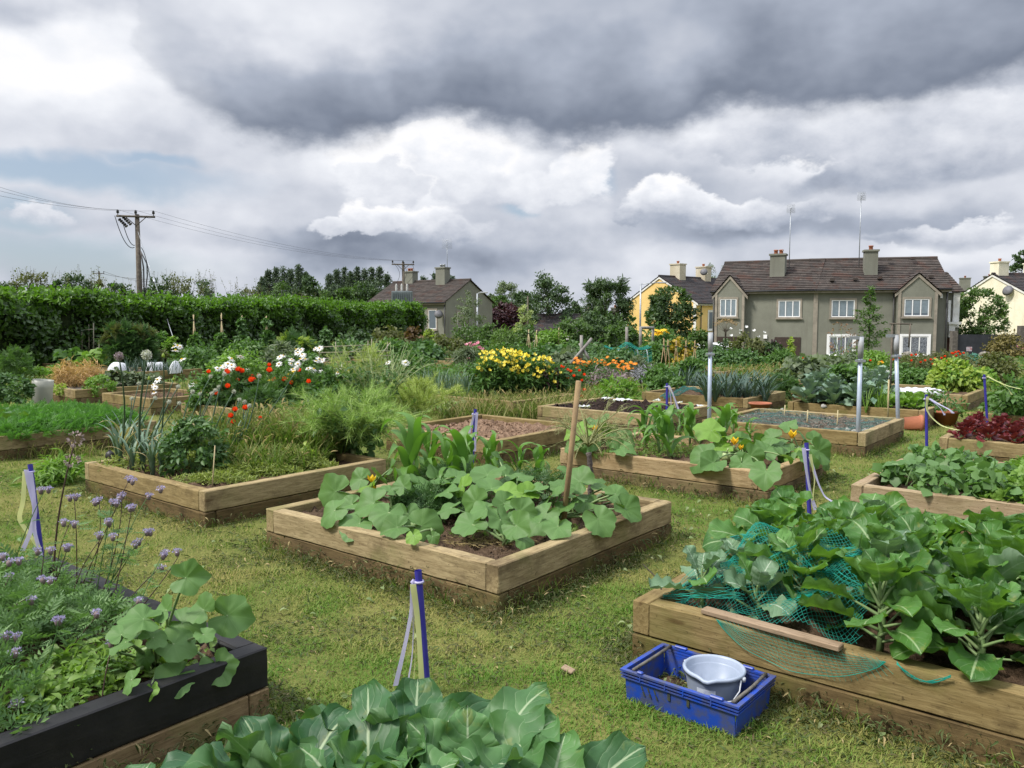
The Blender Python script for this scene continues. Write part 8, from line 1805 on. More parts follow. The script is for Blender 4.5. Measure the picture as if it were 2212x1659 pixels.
# ================================================================== far vegetation
# the big mixed beds and bushes: (name, px, ytop, Y, width px, label, category, material, options)
far = [
 ('bean_wall', 82, 697, 27.0, 64, 'wide wall of climbing beans on poles before the hedge at the left', 'beans', M_POT, dict(shape='column', n=2200, ls=.17, ncl=70, cr=.14)),
 ('bean_wall', 62, 690, 27.5, 24, 'narrow bean pole at the left shoulder of the bean wall', 'beans', M_POT, dict(shape='column', n=500, ls=.16, ncl=26, cr=.2)),
 ('pea_plants', 190, 722, 27.0, 52, 'pale green peas on thin canes left of the fennel', 'peas', L_GREY, dict(shape='column', n=1400, ls=.11, ncl=50, cr=.15)),
 ('fennel_plant', 262, 712, 23.5, 58, 'tall dark feathery fennel, left clump', 'fennel', M_FEAD, dict(shape='vase', T=FEATHER, n=1500, ls=.26, ncl=50, cr=.16, mat2=L_OLIVE, n2=500)),
 ('fennel_plant', 300, 716, 23.8, 52, 'tall dark feathery fennel, right clump', 'fennel', M_FEAD, dict(shape='vase', T=FEATHER, n=1500, ls=.26, ncl=50, cr=.16, mat2=L_OLIVE, n2=500)),
 ('marrow_plant', 150, 762, 24.2, 60, 'low broad marrow leaves left of the fleece tunnels', 'marrow', M_MIDG, dict(T=ROUND, n=420, ls=.20, ncl=30)),
 ('marrow_plant', 205, 764, 23.6, 66, 'lighter marrow leaves just left of the short fleece tunnel', 'marrow', M_BRI, dict(T=ROUND, n=420, ls=.20, ncl=30)),
 ('leafy_shrub', 345, 722, 26.5, 50, 'bushy green shrub before the hedge right of the fennel', 'shrub', M_MIDG, dict(n=1100, ls=.16, ncl=40)),
 ('leafy_shrub', 372, 735, 26.0, 36, 'small bright shrub beside the yellow stay guard', 'shrub', M_BRI, dict(n=600, ls=.14, ncl=26)),
 ('leafy_shrub', 330, 752, 24.5, 70, 'low reddish green shrub behind the fleece tunnels', 'shrub', L_OLIVE, dict(n=700, ls=.13, ncl=30)),
 ('pea_plants', 420, 722, 25.5, 50, 'green peas climbing canes, the left of two cones', 'peas', M_MIDG, dict(shape='cone', n=1500, ls=.12, ncl=50, cr=.17)),
 ('pea_plants', 478, 724, 25.5, 54, 'green peas climbing canes, the right of two cones', 'peas', M_MIDG, dict(shape='cone', n=1500, ls=.12, ncl=50, cr=.17)),
 ('bean_spire', 521, 690, 26.0, 28, 'slender spire of climbing beans, left of the three spires', 'beans', M_POT, dict(shape='cone', n=700, ls=.15, ncl=34, cr=.24)),
 ('bean_spire', 575, 690, 25.0, 28, 'slender spire of climbing beans, middle of the three spires', 'beans', M_POT, dict(shape='cone', n=700, ls=.15, ncl=34, cr=.24)),
 ('bean_spire', 704, 700, 27.0, 30, 'slender spire of climbing beans, right of the three spires', 'beans', M_POT, dict(shape='cone', n=600, ls=.15, ncl=30, cr=.24)),
 ('leafy_row', 540, 742, 24.5, 110, 'bushy green row between the pea cones and the dill', 'vegetable', M_MIDG, dict(n=1500, ls=.13, ncl=50)),
 ('dill_plant', 640, 728, 24.5, 84, 'yellow-green dill with flat flower heads', 'dill', M_FEAD, dict(T=FEATHER, n=1500, ls=.22, ncl=50, mat2=M_YG, n2=500)),
 ('leek_row', 600, 748, 22.5, 90, 'blue-green leafy row below the dill', 'vegetable', L_GREY, dict(T=NARROW, n=1200, ls=.2, ncl=40)),
 ('leafy_row', 430, 760, 23.0, 120, 'low leafy green row behind the black plastic', 'vegetable', M_MIDG, dict(n=1500, ls=.12, ncl=50)),
 ('leafy_row', 510, 765, 21.0, 110, 'low bright leafy row right of the black plastic', 'vegetable', M_BRI, dict(n=1200, ls=.11, ncl=46)),
 ('leafy_row', 650, 768, 20.0, 110, 'mid green leafy row behind the daisies', 'vegetable', M_MIDG, dict(n=1300, ls=.11, ncl=46)),
 ('dark_shrub', 770, 716, 36.0, 90, 'dark shrub at the foot of the hedge, left', 'shrub', L_DARK, dict(n=1300, ls=.2, ncl=40, base=0)),
 ('dark_shrub', 840, 712, 38.0, 100, 'dark olive shrub at the foot of the hedge', 'shrub', L_OLIVE, dict(n=1300, ls=.2, ncl=40, base=0)),
 ('red_shrub', 895, 714, 40.0, 70, 'reddish brown shrub at the right end of the hedge', 'shrub', m_leaf('red_brown_leaf', (.07, .045, .02), (.14, .085, .035), .25, .55), dict(n=1100, ls=.2, ncl=36, base=0)),
 ('yellow_shrub', 935, 722, 36.0, 70, 'yellow-green shrub beside the shed roof', 'shrub', M_YG, dict(n=900, ls=.17, ncl=30, base=0, mat2=L_OLIVE, n2=400)),
 ('strawberry_row', 760, 744, 28.5, 110, 'left part of a long low row of dark strawberry leaves', 'strawberries', M_POT, dict(n=1400, ls=.15, ncl=50)),
 ('strawberry_row', 850, 742, 29.0, 100, 'middle part of a long low row of strawberry leaves', 'strawberries', M_MIDG, dict(n=1400, ls=.15, ncl=50)),
 ('strawberry_row', 920, 752, 27.5, 84, 'strawberry leaves filling the far bed behind the scallions', 'strawberries', M_POT, dict(T=ROUND, n=900, ls=.16, ncl=40)),
 ('fennel_plant', 915, 745, 31.0, 60, 'feathery olive plant behind the far strawberry bed', 'fennel', M_FEAD, dict(T=FEATHER, n=900, ls=.25, ncl=36)),
 ('weedy_clump', 970, 730, 32.0, 90, 'loose yellowish weeds before the gable of the hedge house', 'weeds', L_OLIVE, dict(n=1300, ls=.14, ncl=50, cr=.15, base=0)),
 ('pink_bed', 1010, 752, 25.0, 70, 'blue-green leaves under the pink flowers', 'plant', L_GREY, dict(T=NARROW, n=1300, ls=.16, ncl=40)),
 ('willow_shrub', 1010, 702, 40.0, 90, 'grey-green leafy shrub below the birch', 'shrub', L_MID, dict(n=2200, ls=.15, ncl=60, base=0)),
 ('willow_shrub', 1060, 706, 38.0, 80, 'mid green shrub right of the street lamp', 'shrub', L_MID, dict(n=2000, ls=.15, ncl=60, base=0)),
 ('tall_herb', 1090, 716, 34.0, 70, 'pale green tall herb behind the evening primroses', 'plant', L_LITE, dict(T=NARROW, n=1500, ls=.2, ncl=50, base=0)),
 ('currant_bush', 1140, 705, 36.0, 80, 'bushy currant below the variegated shrub', 'shrub', L_MID, dict(n=2000, ls=.15, ncl=60, base=0)),
 ('currant_bush', 1190, 720, 33.0, 90, 'light green currant bush before the bungalow', 'shrub', M_BRI, dict(n=1800, ls=.14, ncl=56, base=0)),
 ('raspberry_canes', 1240, 692, 34.0, 90, 'dense dark raspberry canes, left clump', 'raspberries', L_MID, dict(shape='vase', n=2600, ls=.15, ncl=70, cr=.13, base=0)),
 ('raspberry_canes', 1300, 676, 35.0, 100, 'dense dark raspberry canes below the feathery conifer', 'raspberries', L_DARK, dict(shape='vase', n=2800, ls=.15, ncl=70, cr=.13, base=0, mat2=L_MID, n2=700)),
 ('raspberry_canes', 1340, 708, 33.0, 80, 'greener raspberry canes at the left corner of the yellow house', 'raspberries', L_MID, dict(shape='vase', n=2400, ls=.15, ncl=60, cr=.13, base=0)),
 ('loganberry', 1364, 680, 37.0, 22, 'thin upright leafy shoots before the yellow wall', 'shrub', L_MID, dict(shape='column', n=600, ls=.15, ncl=30, cr=.2, base=0)),
 ('green_bush', 1425, 712, 34.0, 110, 'broad leafy bush under the round dark tree', 'shrub', M_MIDG, dict(n=2400, ls=.15, ncl=64, base=0)),
 ('green_bush', 1510, 714, 34.0, 60, 'rounded green bush at the left corner of the grey pair', 'shrub', L_MID, dict(n=1600, ls=.14, ncl=46, base=0)),
 ('yellow_daisy_bush', 1468, 735, 28.0, 64, 'yellow-brown flowering bush behind the bamboo wigwams', 'shrub', m_leaf('yellow_brown_umbel', (.30, .22, .02), (.45, .33, .04), .25, .6), dict(n=1300, ls=.10, ncl=50, mat2=M_MIDG, n2=900)),
 ('pumpkin_row', 1180, 755, 27.0, 110, 'wide dark leafy row behind the evening primroses', 'vegetable', M_POT, dict(T=ROUND, n=1300, ls=.15, ncl=50)),
 ('pumpkin_row', 1260, 748, 27.5, 110, 'dark leafy row behind the crossed timbers', 'vegetable', M_POT, dict(T=LEAF, n=1500, ls=.15, ncl=50)),
 ('cabbage_row', 1225, 768, 23.0, 100, 'low dark cabbage row left of the crossed timbers', 'vegetable', L_GREY, dict(T=ROUND, n=800, ls=.14, ncl=36)),
 ('leafy_row', 1330, 763, 24.0, 110, 'mid green leafy row in front of the green net cage', 'vegetable', M_POT, dict(n=1500, ls=.12, ncl=50)),
 ('leafy_row', 1410, 748, 26.0, 80, 'leafy row right of the green net cage', 'vegetable', M_MIDG, dict(n=1300, ls=.13, ncl=46)),
 ('wispy_herb', 1385, 775, 20.0, 60, 'wispy grey-green herb right of the marigolds', 'herb', L_GREY, dict(T=NARROW, n=1000, ls=.12, ncl=40)),
 ('lavender_bush', 1315, 807, 18.0, 90, 'brown-purple lavender gone over, below the marigolds', 'lavender', m_leaf('faded_lavender', (.17, .12, .13), (.27, .22, .22), .15, .7), dict(T=NARROW, n=1600, ls=.13, ncl=50, mat2=M_MIDG, n2=500)),
 ('lavender_bush', 1392, 800, 19.0, 60, 'grey-purple lavender at the right of the faded one', 'lavender', m_leaf('grey_lavender', (.16, .17, .17), (.25, .25, .29), .15, .7), dict(T=NARROW, n=1100, ls=.13, ncl=40)),
 ('marigold_foliage', 1290, 786, 19.6, 110, 'dark leafy mass under the orange marigolds', 'plant', M_POT, dict(T=NARROW, n=1500, ls=.12, ncl=50)),
 ('bean_bush', 1430, 795, 17.5, 70, 'bushy beans at the feet of the left wigwams', 'beans', M_MIDG, dict(n=1500, ls=.10, ncl=50)),
 ('bean_bush', 1490, 785, 17.8, 70, 'bushy beans at the feet of the right wigwams', 'beans', M_MIDG, dict(n=1500, ls=.10, ncl=50)),
 ('weedy_bush', 1440, 812, 16.4, 90, 'leafy weeds between the compost bed and the wigwams', 'weeds', M_MIDG, dict(n=1500, ls=.09, ncl=50, base=0)),
 ('dock_plant', 1340, 830, 15.4, 110, 'broad leaved dock on the path behind the compost bed', 'weeds', M_BRI, dict(T=NARROW, n=1200, ls=.16, ncl=46, base=0)),
 ('potato_row', 1540, 760, 26.0, 90, 'dark potato row before the white car', 'potatoes', M_POT, dict(n=1600, ls=.13, ncl=50)),
 ('potato_row', 1600, 765, 25.0, 90, 'dark potato row below the rose bush', 'potatoes', M_POT, dict(n=1600, ls=.13, ncl=50)),
 ('rose_bush', 1615, 724, 31.0, 80, 'olive rose bush with pale flowers before the grey pair', 'rose bush', L_OLIVE, dict(n=1500, ls=.12, ncl=60, cr=.14, base=0)),
 ('rose_bush', 1668, 742, 31.0, 60, 'dark rose bush below the boarded window', 'rose bush', L_DARK, dict(n=1200, ls=.12, ncl=50, cr=.14, base=0, mat2=L_PURP, n2=300)),
 ('dark_shrub', 1570, 735, 33.0, 50, 'thin dark shrub in front of the white car', 'shrub', L_DARK, dict(n=500, ls=.12, ncl=36, cr=.12, base=0)),
 ('mullein_spire', 1709, 726, 26.0, 14, 'pale mullein spire before the pilaster of the grey pair', 'mullein', M_YG, dict(shape='cone', n=260, ls=.1, ncl=20, cr=.3)),
 ('tall_grass', 1690, 765, 24.0, 70, 'green tussock at the foot of the mullein spire', 'grass', M_MIDG, dict(T=NARROW, n=1000, ls=.18, ncl=40)),
 ('hazel_shrub', 1820, 695, 34.0, 60, 'sparse shrub with brown seed tufts before the lower left lace window', 'shrub', m_leaf('brown_tuft', (.16, .085, .05), (.25, .15, .09), .2, .7), dict(shape='vase', n=240, ls=.09, ncl=40, cr=.08, base=0, hollow=.1)),
 ('grey_shrub', 1850, 768, 28.0, 130, 'long grey-green low shrub along the garden wall', 'shrub', L_GREY, dict(n=1500, ls=.13, ncl=50, base=0)),
 ('leafy_row', 1890, 768, 24.0, 90, 'bright leafy row right of the front metal post', 'vegetable', M_BRI, dict(n=1300, ls=.11, ncl=50)),
 ('poppy_meadow', 1975, 770, 22.0, 120, 'olive mass of wild flowers with orange poppies, left half', 'wild flowers', L_OLIVE, dict(T=NARROW, n=2200, ls=.11, ncl=70, cr=.13)),
 ('poppy_meadow', 2050, 766, 22.5, 120, 'olive mass of wild flowers with orange poppies, right half', 'wild flowers', L_OLIVE, dict(T=NARROW, n=2200, ls=.11, ncl=70, cr=.13)),
 ('green_bush', 1925, 790, 19.0, 90, 'yellowish leafy clump behind the rear metal post', 'vegetable', M_MIDG, dict(n=1200, ls=.10, ncl=46)),
 ('green_bush', 1990, 800, 18.0, 80, 'leafy clump left of the yellow-green bush', 'vegetable', M_MIDG, dict(n=1200, ls=.09, ncl=46)),
 ('bean_bush', 2062, 790, 16.2, 104, 'big yellow-green leafy bush in the bed near the right edge', 'beans', M_YG, dict(n=1900, ls=.11, ncl=60, mat2=M_BRI, n2=900)),
 ('olive_bush', 2155, 768, 19.5, 80, 'olive bush with a few orange flowers at the right', 'shrub', L_OLIVE, dict(n=1500, ls=.09, ncl=50)),
 ('bronze_shrub', 2180, 728, 34.0, 90, 'rounded bronze-green conifer shrub at the right edge', 'shrub', m_leaf('bronze_leaf', (.09, .075, .018), (.17, .14, .04), .2, .6), dict(n=2200, ls=.13, ncl=60, base=0)),
 ('net_pile', 2090, 768, 24.0, 70, 'teal-tinted netted cabbages near the right gate', 'vegetable', m_leaf('netted_leaf', (.03, .12, .09), (.07, .20, .15), .2, .6), dict(n=900, ls=.11, ncl=40)),
 ('leafy_row', 2120, 800, 17.5, 70, 'yellow-green leaves right of the big yellow-green bush', 'vegetable', M_BRI, dict(n=700, ls=.09, ncl=36)),
 ('potato_row', 1735, 782, 20.0, 110, 'grey-green cabbage tops behind the cabbage heap, left', 'cabbage', L_GREY, dict(T=ROUND, n=700, ls=.15, ncl=40)),
 ('potato_row', 1800, 778, 20.5, 90, 'grey-green cabbage tops behind the cabbage heap, right', 'cabbage', L_GREY, dict(T=ROUND, n=700, ls=.15, ncl=40)),
 ('feathery_row', 1690, 815, 15.9, 70, 'dark green feathery row at the right end of the leek bed', 'vegetable', M_POT, dict(T=FEATHER, n=800, ls=.13, ncl=36)),
 ('poppy_foliage', 1190, 792, 17.2, 150, 'tall weedy stems with red poppies right of the evening primroses', 'wild flowers', M_POT, dict(T=NARROW, n=1900, ls=.12, ncl=60, cr=.14)),
 ('weedy_bush', 760, 800, 15.5, 110, 'mid green weeds between the daisies and the seeding kale', 'weeds', M_MIDG, dict(T=NARROW, n=1700, ls=.11, ncl=60, base=0)),
 ('weedy_bush', 830, 790, 17.5, 110, 'pale green loose weeds behind the seeding kale', 'weeds', L_GREY, dict(T=NARROW, n=1700, ls=.12, ncl=60, base=0)),
 ('weedy_bush', 880, 770, 21.0, 130, 'weeds and vines below the far strawberry bed', 'weeds', M_MIDG, dict(n=1500, ls=.10, ncl=50, base=0)),
 ('weedy_bush', 1060, 775, 22.0, 90, 'dark weeds left of the evening primroses', 'weeds', M_POT, dict(n=1300, ls=.10, ncl=50, base=0)),
]
for nm, px, yt, Y, w, lab, cat, mt_, op in far:
    op = dict(op); bush_px(nm, px, yt, Y, w, lab, cat, mt_, D=op.pop('D', min(w / F * Y, 1.6)), **op)

# evening primroses
for k, (px, yt, w) in enumerate(((1055, 785, 70), (1095, 775, 70), (1140, 778, 80), (1190, 795, 60))):
    bush_px('evening_primrose', px, yt, 15.2 + .1 * k, w, 'leafy stems of the evening primroses, ' + ('left end', 'left of the middle', 'right of the middle', 'right end')[k], 'evening primrose', M_MIDG if k != 3 else M_POT, T=NARROW, n=1500, ls=.13, ncl=60, cr=.13, shape='column', D=1.2, mat2=L_PURP if k == 3 else None, n2=120)
for k in range(150):
    f = rng.random(); px = 1030 + 190 * f; top = 752 + 10 * abs(f - .3) * 4 + (26 if f > .85 else 0); py = top + rng.random() ** 1.5 * (48 if f < .8 else 34) + rng.random() * 6; Y = 14.7 + rng.random() * .8
    t_ = head_px(px, py, Y); flower('primrose_flower', t_, (t_[0] + rng.normal(0, .05), Y + .15, max(.2, t_[2] - .35)), .058 * rng.uniform(.75, 1.25), CUP, M_PYEL, 'yellow evening primrose flower in the tall yellow clump, ' + ('left third' if f < .33 else ('middle third' if f < .66 else 'right third')), 'flower', 'evening primrose flowers ' + ('left' if f < .33 else ('middle' if f < .66 else 'right')), None, tilt=1.0)
for k in range(80):
    f = rng.random(); px = 1236 + 138 * f; py = 779 + 10 * f + rng.normal(0, 5); Y = 19.2 + rng.random() * .9
    t_ = head_px(px, py, Y); flower('marigold_flower', t_, (t_[0], Y + .05, .3), .062 * rng.uniform(.7, 1.15), MARI, M_ORA, 'orange marigold in the long orange band, ' + ('left half' if f < .5 else 'right half'), 'marigold', 'orange marigolds ' + ('left' if f < .5 else 'right'), None, tilt=.6)
for k, (px, py) in enumerate(((1212, 794), (1226, 802), (1218, 797), (1190, 781), (1234, 805), (1240, 815), (1250, 803), (1227, 819), (1178, 812), (1186, 808), (1189, 810), (1203, 820), (1258, 825), (1261, 845), (1258, 860), (1227, 868), (1262, 812), (1176, 813), (1155, 838), (1190, 880))):
    Y = 16.6 - (py - 790) * .02; t_ = head_px(px, py, Y); flower('poppy', t_, (t_[0] + .03, Y + .05, .1), .06, POPPY, M_ORED, 'small red poppy among weeds right of the evening primroses', 'poppy', 'small poppies by the evening primroses', DARKC)
for k, (px, py) in enumerate(((1970, 769), (1979, 769), (1879, 781), (1905, 784), (1930, 780), (1933, 780), (2010, 779), (2019, 777), (2034, 776), (2042, 772), (2054, 765), (2062, 763), (2069, 762), (2073, 767), (2065, 771), (2045, 783), (1997, 781), (1990, 785), (2014, 789), (2019, 790), (1735, 776), (2130, 797), (2116, 790), (2058, 766), (1968, 781), (2080, 765), (1942, 776))):
    t_ = head_px(px, py, 21.2); flower('poppy', t_, (t_[0], 21.4, .2), .06, POPPY, M_ORED, 'orange-red poppy on the olive wild flower mass at the right', 'poppy', 'orange-red poppies at the right', DARKC)
for k, (px, py, m_) in enumerate(((1904, 781, M_YEL), (1910, 785, M_YEL), (1903, 785, M_YEL), (1420, 713, M_YEL), (1424, 718, M_YEL), (1432, 712, M_YEL), (1440, 716, M_YEL), (1415, 720, M_YEL))):
    t_ = head_px(px, py, 21 if px > 1800 else 32); flower('yellow_daisy', t_, (t_[0], t_[1] + .1, .2), .10 if px > 1800 else .2, MARI, m_, 'yellow flower ' + ('among the poppies behind the rear metal post' if px > 1800 else 'on the bush under the round dark tree'), 'flower', 'yellow flowers ' + ('right' if px > 1800 else 'under the tree'))
for k, (px, py) in enumerate(((1008, 747), (1016, 744), (1023, 748), (1033, 743), (1026, 747), (1036, 752), (1043, 757), (1014, 749), (1037, 754), (1018, 768), (1013, 776), (1030, 780), (985, 800), (995, 796))):
    t_ = head_px(px, py, 25); flower('pink_flower', t_, (t_[0], 25.1, .2), .10, CUP, M_PINK, 'pink flower standing above the blue-green leaves left of the evening primroses', 'flower', 'pink flowers')
for k, (px, py) in enumerate(((1578, 712), (1600, 716), (1612, 708), (1597, 722), (1650, 720), (1640, 730), (1630, 716), (1580, 727))):
    t_ = head_px(px, py, 31); flower('rose', t_, (t_[0], 31.1, .0), .10, CUP, M_WHI, 'whitish rose on the olive rose bush', 'rose', 'whitish roses')
for k, (px, py) in enumerate(((2200, 752), (2206, 756), (2210, 750))):
    t_ = head_px(px, py, 40); flower('pink_flower', t_, (t_[0], 40.1, -.4), .2, CUP, M_PINK, 'pink flower on the stone pier at the right edge', 'flower', 'pink flowers on the pier')
t_ = head_px(1915, 810, 14.5); flower('onion_flower', t_, (t_[0], 14.5, .2), .01, DAISY, M_WHI, 'single round white onion flower behind the rear metal post', 'flower', None)
mb = MB(); n = 160; d_ = rnd_dirs(n); mb.scatter(DIAM, d_ * .06, frames(d_, rnd_dirs(n)), .04); o = mb.build('flower_head', M_WHI, bpy.data.objects['onion_flower']); o.location = tuple(t_ - np.array((t_[0], 14.5, .2)))
# lavender-pink hydrangea skeleton by the left bay
p = V(1568, 690, 36); root = empty('dry_hydrangea', (p.x, 36, zat(36)), 'dry brown branching flower head in front of the left bay', 'plant'); mb = MB(); h = p.z - zat(36)
for a in np.linspace(-1.1, 1.1, 12): mb.tube([(0, 0, 0), (.03 * a, 0, h * .72), (a * .42, rng.normal(0, .1), h * (1 - .12 * abs(a)))], [.02, .012, .004], 4)
mb.build('stems', TWIG, root); mf = MB(); n = 320; x = rng.uniform(-.5, .5, n); mf.scatter(DIAM, np.stack([x, rng.normal(0, .15, n), h * (1.0 - .22 * np.abs(x)) + rng.normal(0, .05, n)], -1), frames(rnd_dirs(n), rnd_dirs(n)), .06); mf.build('flower_head', m_leaf('dry_flower', (.22, .13, .06), (.32, .22, .11), .2, .7), root)
long_grass('tan_grass', 'tall dry tan grass among the far beds and around the evening primroses', [(*V(px, 790, Y)[:2], 1.1, .6, 900, .45, .6, 0) for px, Y in ((1050, 14.0), (1120, 14.2), (1180, 14.4), (1090, 13.3), (1150, 13.5))] + [(*V(px, 790, Y)[:2], .9, .5, 500, h, .85, 0) for px, Y, h in ((1545, 21.5, .5), (1600, 21.5, .5), (1650, 21.0, .5), (1700, 20.0, .5), (1730, 20.5, .45), (1690, 22.0, .55), (1310, 16.5, .35), (1350, 17.0, .35), (1250, 15.5, .4))])
long_grass('far_grass', 'rough green grass and weeds on the paths between the far beds', [(*V(px, 760, Y)[:2], 1.6, .9, 380, .32, .25, 0) for px in range(-20, 2240, 105) for Y in (19.0 + (px % 4), 25.0, 31.0 - (px % 3))], False)
carpet('far_weeds', 'tangle of green weeds between the far beds', [(*V(px, 760, Y)[:2], 1.5, .8, zat(Y), 300, .34, .10) for px in range(0, 2240, 80) for Y in (20.5 + (px % 3), 24.0, 28.5 + (px % 5) * .4) if px > 450 or Y > 24] + [(*V(px, 760, Y)[:2], 2.4, 1.0, zat(Y), 420, .8 if px < 1480 else .22, .17 if px < 1480 else .10) for px in range(-40, 2280, 90) for Y in (33.0, 37.5, 42.0)], M_MIDG, LEAF, cat='weeds')

# ---- canes, wigwams, timbers, cages
CANE = m_plain('bamboo_cane', (.30, .22, .11), (.22, .15, .07), 8, .7); CANEP = m_plain('pale_bamboo', (.44, .36, .20), (.34, .27, .15), 8, .7)
def wigwam(px, yt, yb, Y, w, label, mat=CANE, n=4, group=None, r=.007):
    t_ = V(px, yt, Y); zb = .2 + zat(Y); root = empty('bamboo_wigwam', (t_.x, Y, zb), label, 'wigwam', group); H = t_.z - zb; wm = w / F * Y
    for k in range(n):
        a = k * 6.283 / n + .6; mb = MB(); b = np.array((math.cos(a) * wm / 2, math.sin(a) * wm / 2, 0)); e = np.array((-math.cos(a) * wm * .06, -math.sin(a) * wm * .06, H + rng.normal(0, .03))); mb.tube([b, e], r, 5); mb.build('cane', mat, root)
    mb = MB(); mb.tube([(math.cos(a) * .03, math.sin(a) * .03, H * .88) for a in np.linspace(0, 6.283, 9)], .012, 4); mb.build('tie', BLACKP, root)
for k, (px, w) in enumerate(((1434, 22), (1443, 18), (1461, 20), (1482, 20), (1501, 16))):
    wigwam(px, 736 + k, 790, 18.2 + .25 * k, w * 1.3, ('leftmost', 'second', 'middle', 'fourth', 'rightmost')[k] + ' of the five bamboo wigwams behind the compost bed', n=4, group='bamboo wigwams behind the compost bed')
for px, yt, Y, lab in ((418, 678, 25.8, 'pale cane tripod above the left pea cone'), (478, 678, 25.8, 'pale cane tripod above the right pea cone'), (522, 682, 26.2, 'pale cane tripod inside the left bean spire'), (575, 684, 25.2, 'pale cane tripod inside the middle bean spire'), (98, 685, 27.2, 'pale cane tripod rising from the bean wall'), (1142, 712, 30.0, 'pale cane tripod in front of the variegated shrub'), (1159, 714, 30.5, 'pale cane tripod right of the variegated shrub'), (1207, 708, 33.0, 'pale cane tripod before the bungalow'), (2060, 770, 16.8, 'pale cane tripod in the big yellow-green bush')):
    wigwam(px, yt, 0, Y, 18, lab, CANEP, 3, r=.012)
def stick(name, p0, p1, r, mat, label, cat, group=None):
    c = np.array(p0); mb = MB(); mb.tube([(0, 0, 0), tuple(np.array(p1) - c)], r, 6); return tag(mb.build(name, mat, None, c), label, cat, group)
def rails(name, lines, label, cat, mat, r=.012):
    c = np.array(lines[0][0]); root = empty(name, c, label, cat)
    for a, b in lines: mb = MB(); mb.tube([np.array(a) - c, np.array(b) - c], r, 5); mb.build('rail', mat, root)
hv = lambda px, py, Y: np.array(V(px, py, Y))
rails('cane_trellis', [(hv(690, 786, 19), hv(690, 745, 19)), (hv(725, 784, 19.4), hv(725, 738, 19.4)), (hv(794, 784, 20), hv(795, 736, 20)), (hv(802, 784, 20), hv(803, 732, 20)), (hv(836, 780, 21), hv(837, 738, 21)), (hv(688, 750, 19), hv(800, 745, 20)), (hv(688, 762, 19), hv(840, 758, 20.5)), (hv(690, 775, 19), hv(845, 768, 20.5)), (hv(806, 790, 19.8), hv(843, 740, 20.2)), (hv(700, 782, 19), hv(780, 752, 20))], 'loose trellis of thin grey canes behind the daisies', 'trellis', m_plain('grey_cane', (.30, .27, .2), (.22, .2, .15), 8, .8), .012)
rails('wire_trellis', [(hv(28, 765, 26), hv(28, 722, 26)), (hv(-8, 735, 26), hv(28, 728, 26)), (hv(-8, 752, 26), hv(30, 742, 26)), (hv(38, 758, 26), hv(28, 728, 26))], 'grey post and wires of a trellis at the left edge', 'trellis', m_plain('grey_cane', None, None), .016)
rails('stick_trellis', [(hv(177, 760, 26.5), hv(177, 712, 26.5)), (hv(202, 765, 26.5), hv(202, 698, 26.5)), (hv(192, 760, 26.7), hv(192, 700, 26.7)), (hv(177, 713, 26.5), hv(202, 711, 26.5)), (hv(214, 768, 25.5), hv(214, 735, 25.5))], 'thin stick frame over the pale peas', 'frame', m_plain('grey_cane', None, None), .015)
rails('slatted_bench', [(hv(113, 737 + 5 * k, 27), hv(157, 737 + 5 * k, 27)) for k in range(4)] + [(hv(114, 765, 27), hv(114, 735, 27)), (hv(156, 765, 27), hv(156, 735, 27))], 'grey slatted bench back beside the bean wall', 'bench', m_plain('grey_slat', (.10, .105, .105), (.14, .14, .13), 6, .8), .03)
rails('crossed_timbers', [(hv(1232, 786, 22), hv(1278, 731, 22.3)), (hv(1252, 742, 22.3), hv(1276, 782, 22.1)), (hv(1256, 780, 22.2), hv(1256, 724, 22.2))], 'crossed grey timbers propped behind the marigolds', 'timber', m_plain('silver_timber', (.26, .25, .23), (.17, .15, .13), 5, .85), .045)
rails('berry_frame', [(hv(1354, 762, 29), hv(1354, 706, 29)), (hv(1383, 760, 29), hv(1384, 706, 29)), (hv(1410, 745, 30), hv(1411, 706, 30)), (hv(1383, 708, 29), hv(1412, 708, 30))], 'wooden post frame for berries before the yellow house', 'frame', m_plain('silver_timber', None, None), .055)
# green net cage
cg = empty('net_cage', V(1354, 762, 25).xy.to_3d(), 'green net cage on hoops over cabbages, right of the crossed timbers', 'cage')
mb = MB(); c = np.array(cg.location); zt = V(1350, 740, 25).z; x0, x1 = V(1308, 750, 25).x - c[0], V(1402, 750, 25).x - c[0]
sag = lambda x: zt - .16 * abs(math.sin((x - x0) / (x1 - x0) * math.pi * 2)) - .12 * ((x - (x0 + x1) / 2) / (x1 - x0) * 2) ** 2
for yy in np.linspace(-.5, .5, 13): mb.tube([(x, yy, sag(x) + .03 * math.sin(yy * 9)) for x in np.linspace(x0, x1, 24)], .006, 3, cap=False)
for x in np.linspace(x0, x1, 46):
    mb.tube([(x, y, sag(x) + .03 * math.sin(y * 9)) for y in np.linspace(-.5, .5, 5)], .006, 3, cap=False); mb.tube([(x, -.5, sag(x) - .13), (x, -.52, sag(x) - .42)], .005, 3, cap=False)
for q in np.linspace(.0, .42, 7): mb.tube([(x, -.51, sag(x) - .13 - q + .12) for x in np.linspace(x0, x1, 24)], .005, 3, cap=False)
mb.build('net', M_NET, cg)
for x in np.linspace(x0 + .1, x1 - .1, 5):
    a = np.linspace(0, math.pi, 10); mb = MB(); mb.tube(np.stack([np.full(10, x), np.cos(a) * .5, .2 + np.sin(a) * (zt - .4)], -1), .018, 5); mb.build('hoop', m_plain('white_hoop', (.4, .43, .43), None), cg)
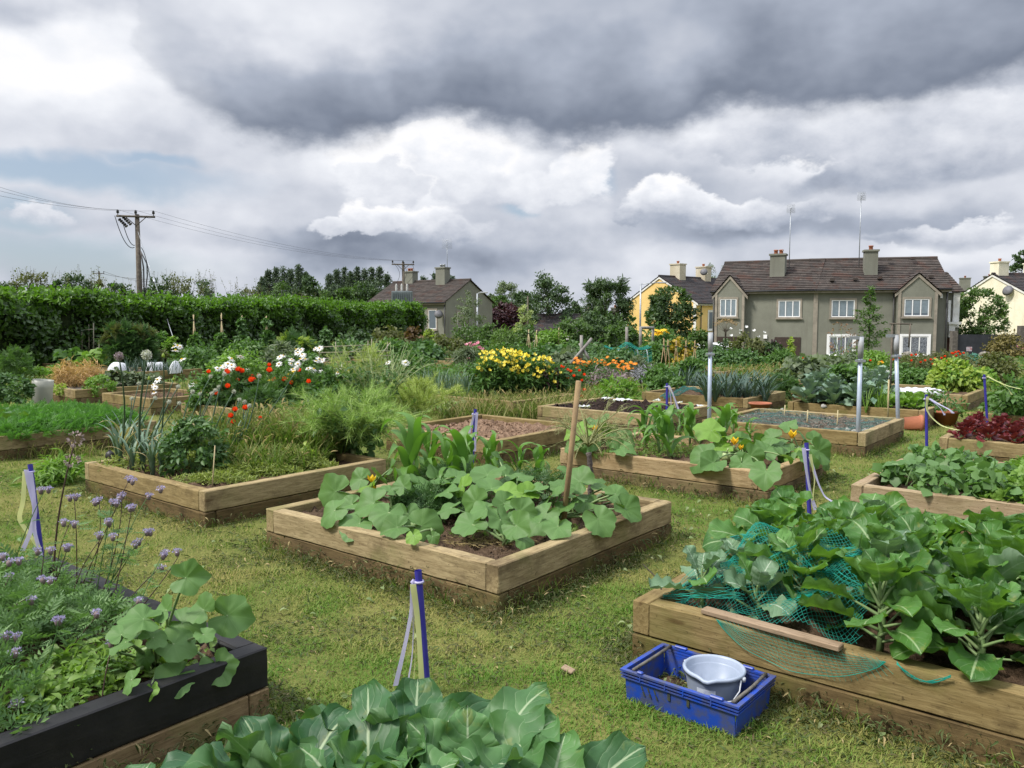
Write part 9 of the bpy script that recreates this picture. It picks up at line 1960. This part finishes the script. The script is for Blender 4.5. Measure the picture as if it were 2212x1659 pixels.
# net heap and stakes by the leek bed
net('net_heap', 'heap of dark green net at the left corner of the leek bed', lambda s, t: np.stack([V(1490, 845, 14.6).x + s, 14.6 + t, .24 + .16 * np.exp(-(s / .3) ** 2) + .04 * np.sin(s * 20) * np.cos(t * 17)], -1), -.5, .5, -.3, .3, .035, .003, m_plain('dark_teal_net', (.01, .09, .08), (.02, .13, .11), 5, .7))
# white car behind the hedge of roses
pc = V(1570, 745, 43); rt = empty('white_car', (pc.x, pc.y, zat(43) - .1), 'white car parked in front of the grey pair, half hidden by bushes', 'car', rz=R(165))
WP = m_plain('white_car_paint', (.72, .73, .74), (.68, .69, .7), 2, .3, spec=.5); DG = m_plain('dark_glass', (.05, .06, .07), (.09, .10, .11), 2, .15)
prof = [(-2.05, .45), (-2.1, .75), (-1.95, .98), (-1.0, 1.08), (-.35, 1.48), (.9, 1.52), (1.7, 1.42), (2.05, .95), (2.1, .5), (1.9, .3), (-1.9, .3)]
mb = MB(); n = len(prof); wv = lambda z: .86 if z < 1.1 else .66
v = [(x, -wv(z), z) for x, z in prof] + [(x, wv(z), z) for x, z in prof]; mb.add(v, [np.array([(i, (i + 1) % n, n + (i + 1) % n, n + i) for i in range(n)]), np.array([list(range(n))[::-1]]), np.array([list(range(n, 2 * n))])]); mb.build('body', WP, rt, smooth=False)
for s in (-1, 1):
    mb = MB(); mb.add([(-.85, s * .80, 1.1), (.2, s * .80, 1.1), (.2, s * .685, 1.44), (-.38, s * .685, 1.42)], [(0, 1, 2, 3)]); mb.build('side_window', DG, rt, smooth=False)
    mb = MB(); mb.add([(.3, s * .80, 1.1), (1.5, s * .80, 1.1), (1.3, s * .685, 1.42), (.3, s * .685, 1.44)], [(0, 1, 2, 3)]); mb.build('side_window', DG, rt, smooth=False)
mb = MB(); mb.add([(-.99, -.74, 1.12), (-.99, .74, 1.12), (-.42, .62, 1.46), (-.42, -.62, 1.46)], [(0, 1, 2, 3)]); mb.build('windscreen', DG, rt, smooth=False)
for x in (-1.3, 1.3):
    for s in (-1, 1):
        mb = MB(); mb.tube([(x, s * .70, .32), (x, s * .88, .32)], .32, 16); w = mb.build('wheel', BLACKP, rt); mb = MB(); mb.tube([(x, s * .875, .32), (x, s * .89, .32)], .19, 12); mb.build('rim', GALV, w)
for s in (-1, 1): mb = MB(); mb.box(-2.1, -1.98, s * .62 - .14, s * .62 + .14, .72, .88, 0, .02); mb.build('headlight', m_plain('lamp_glass', (.6, .62, .65), None, 1, .2), rt, smooth=False)
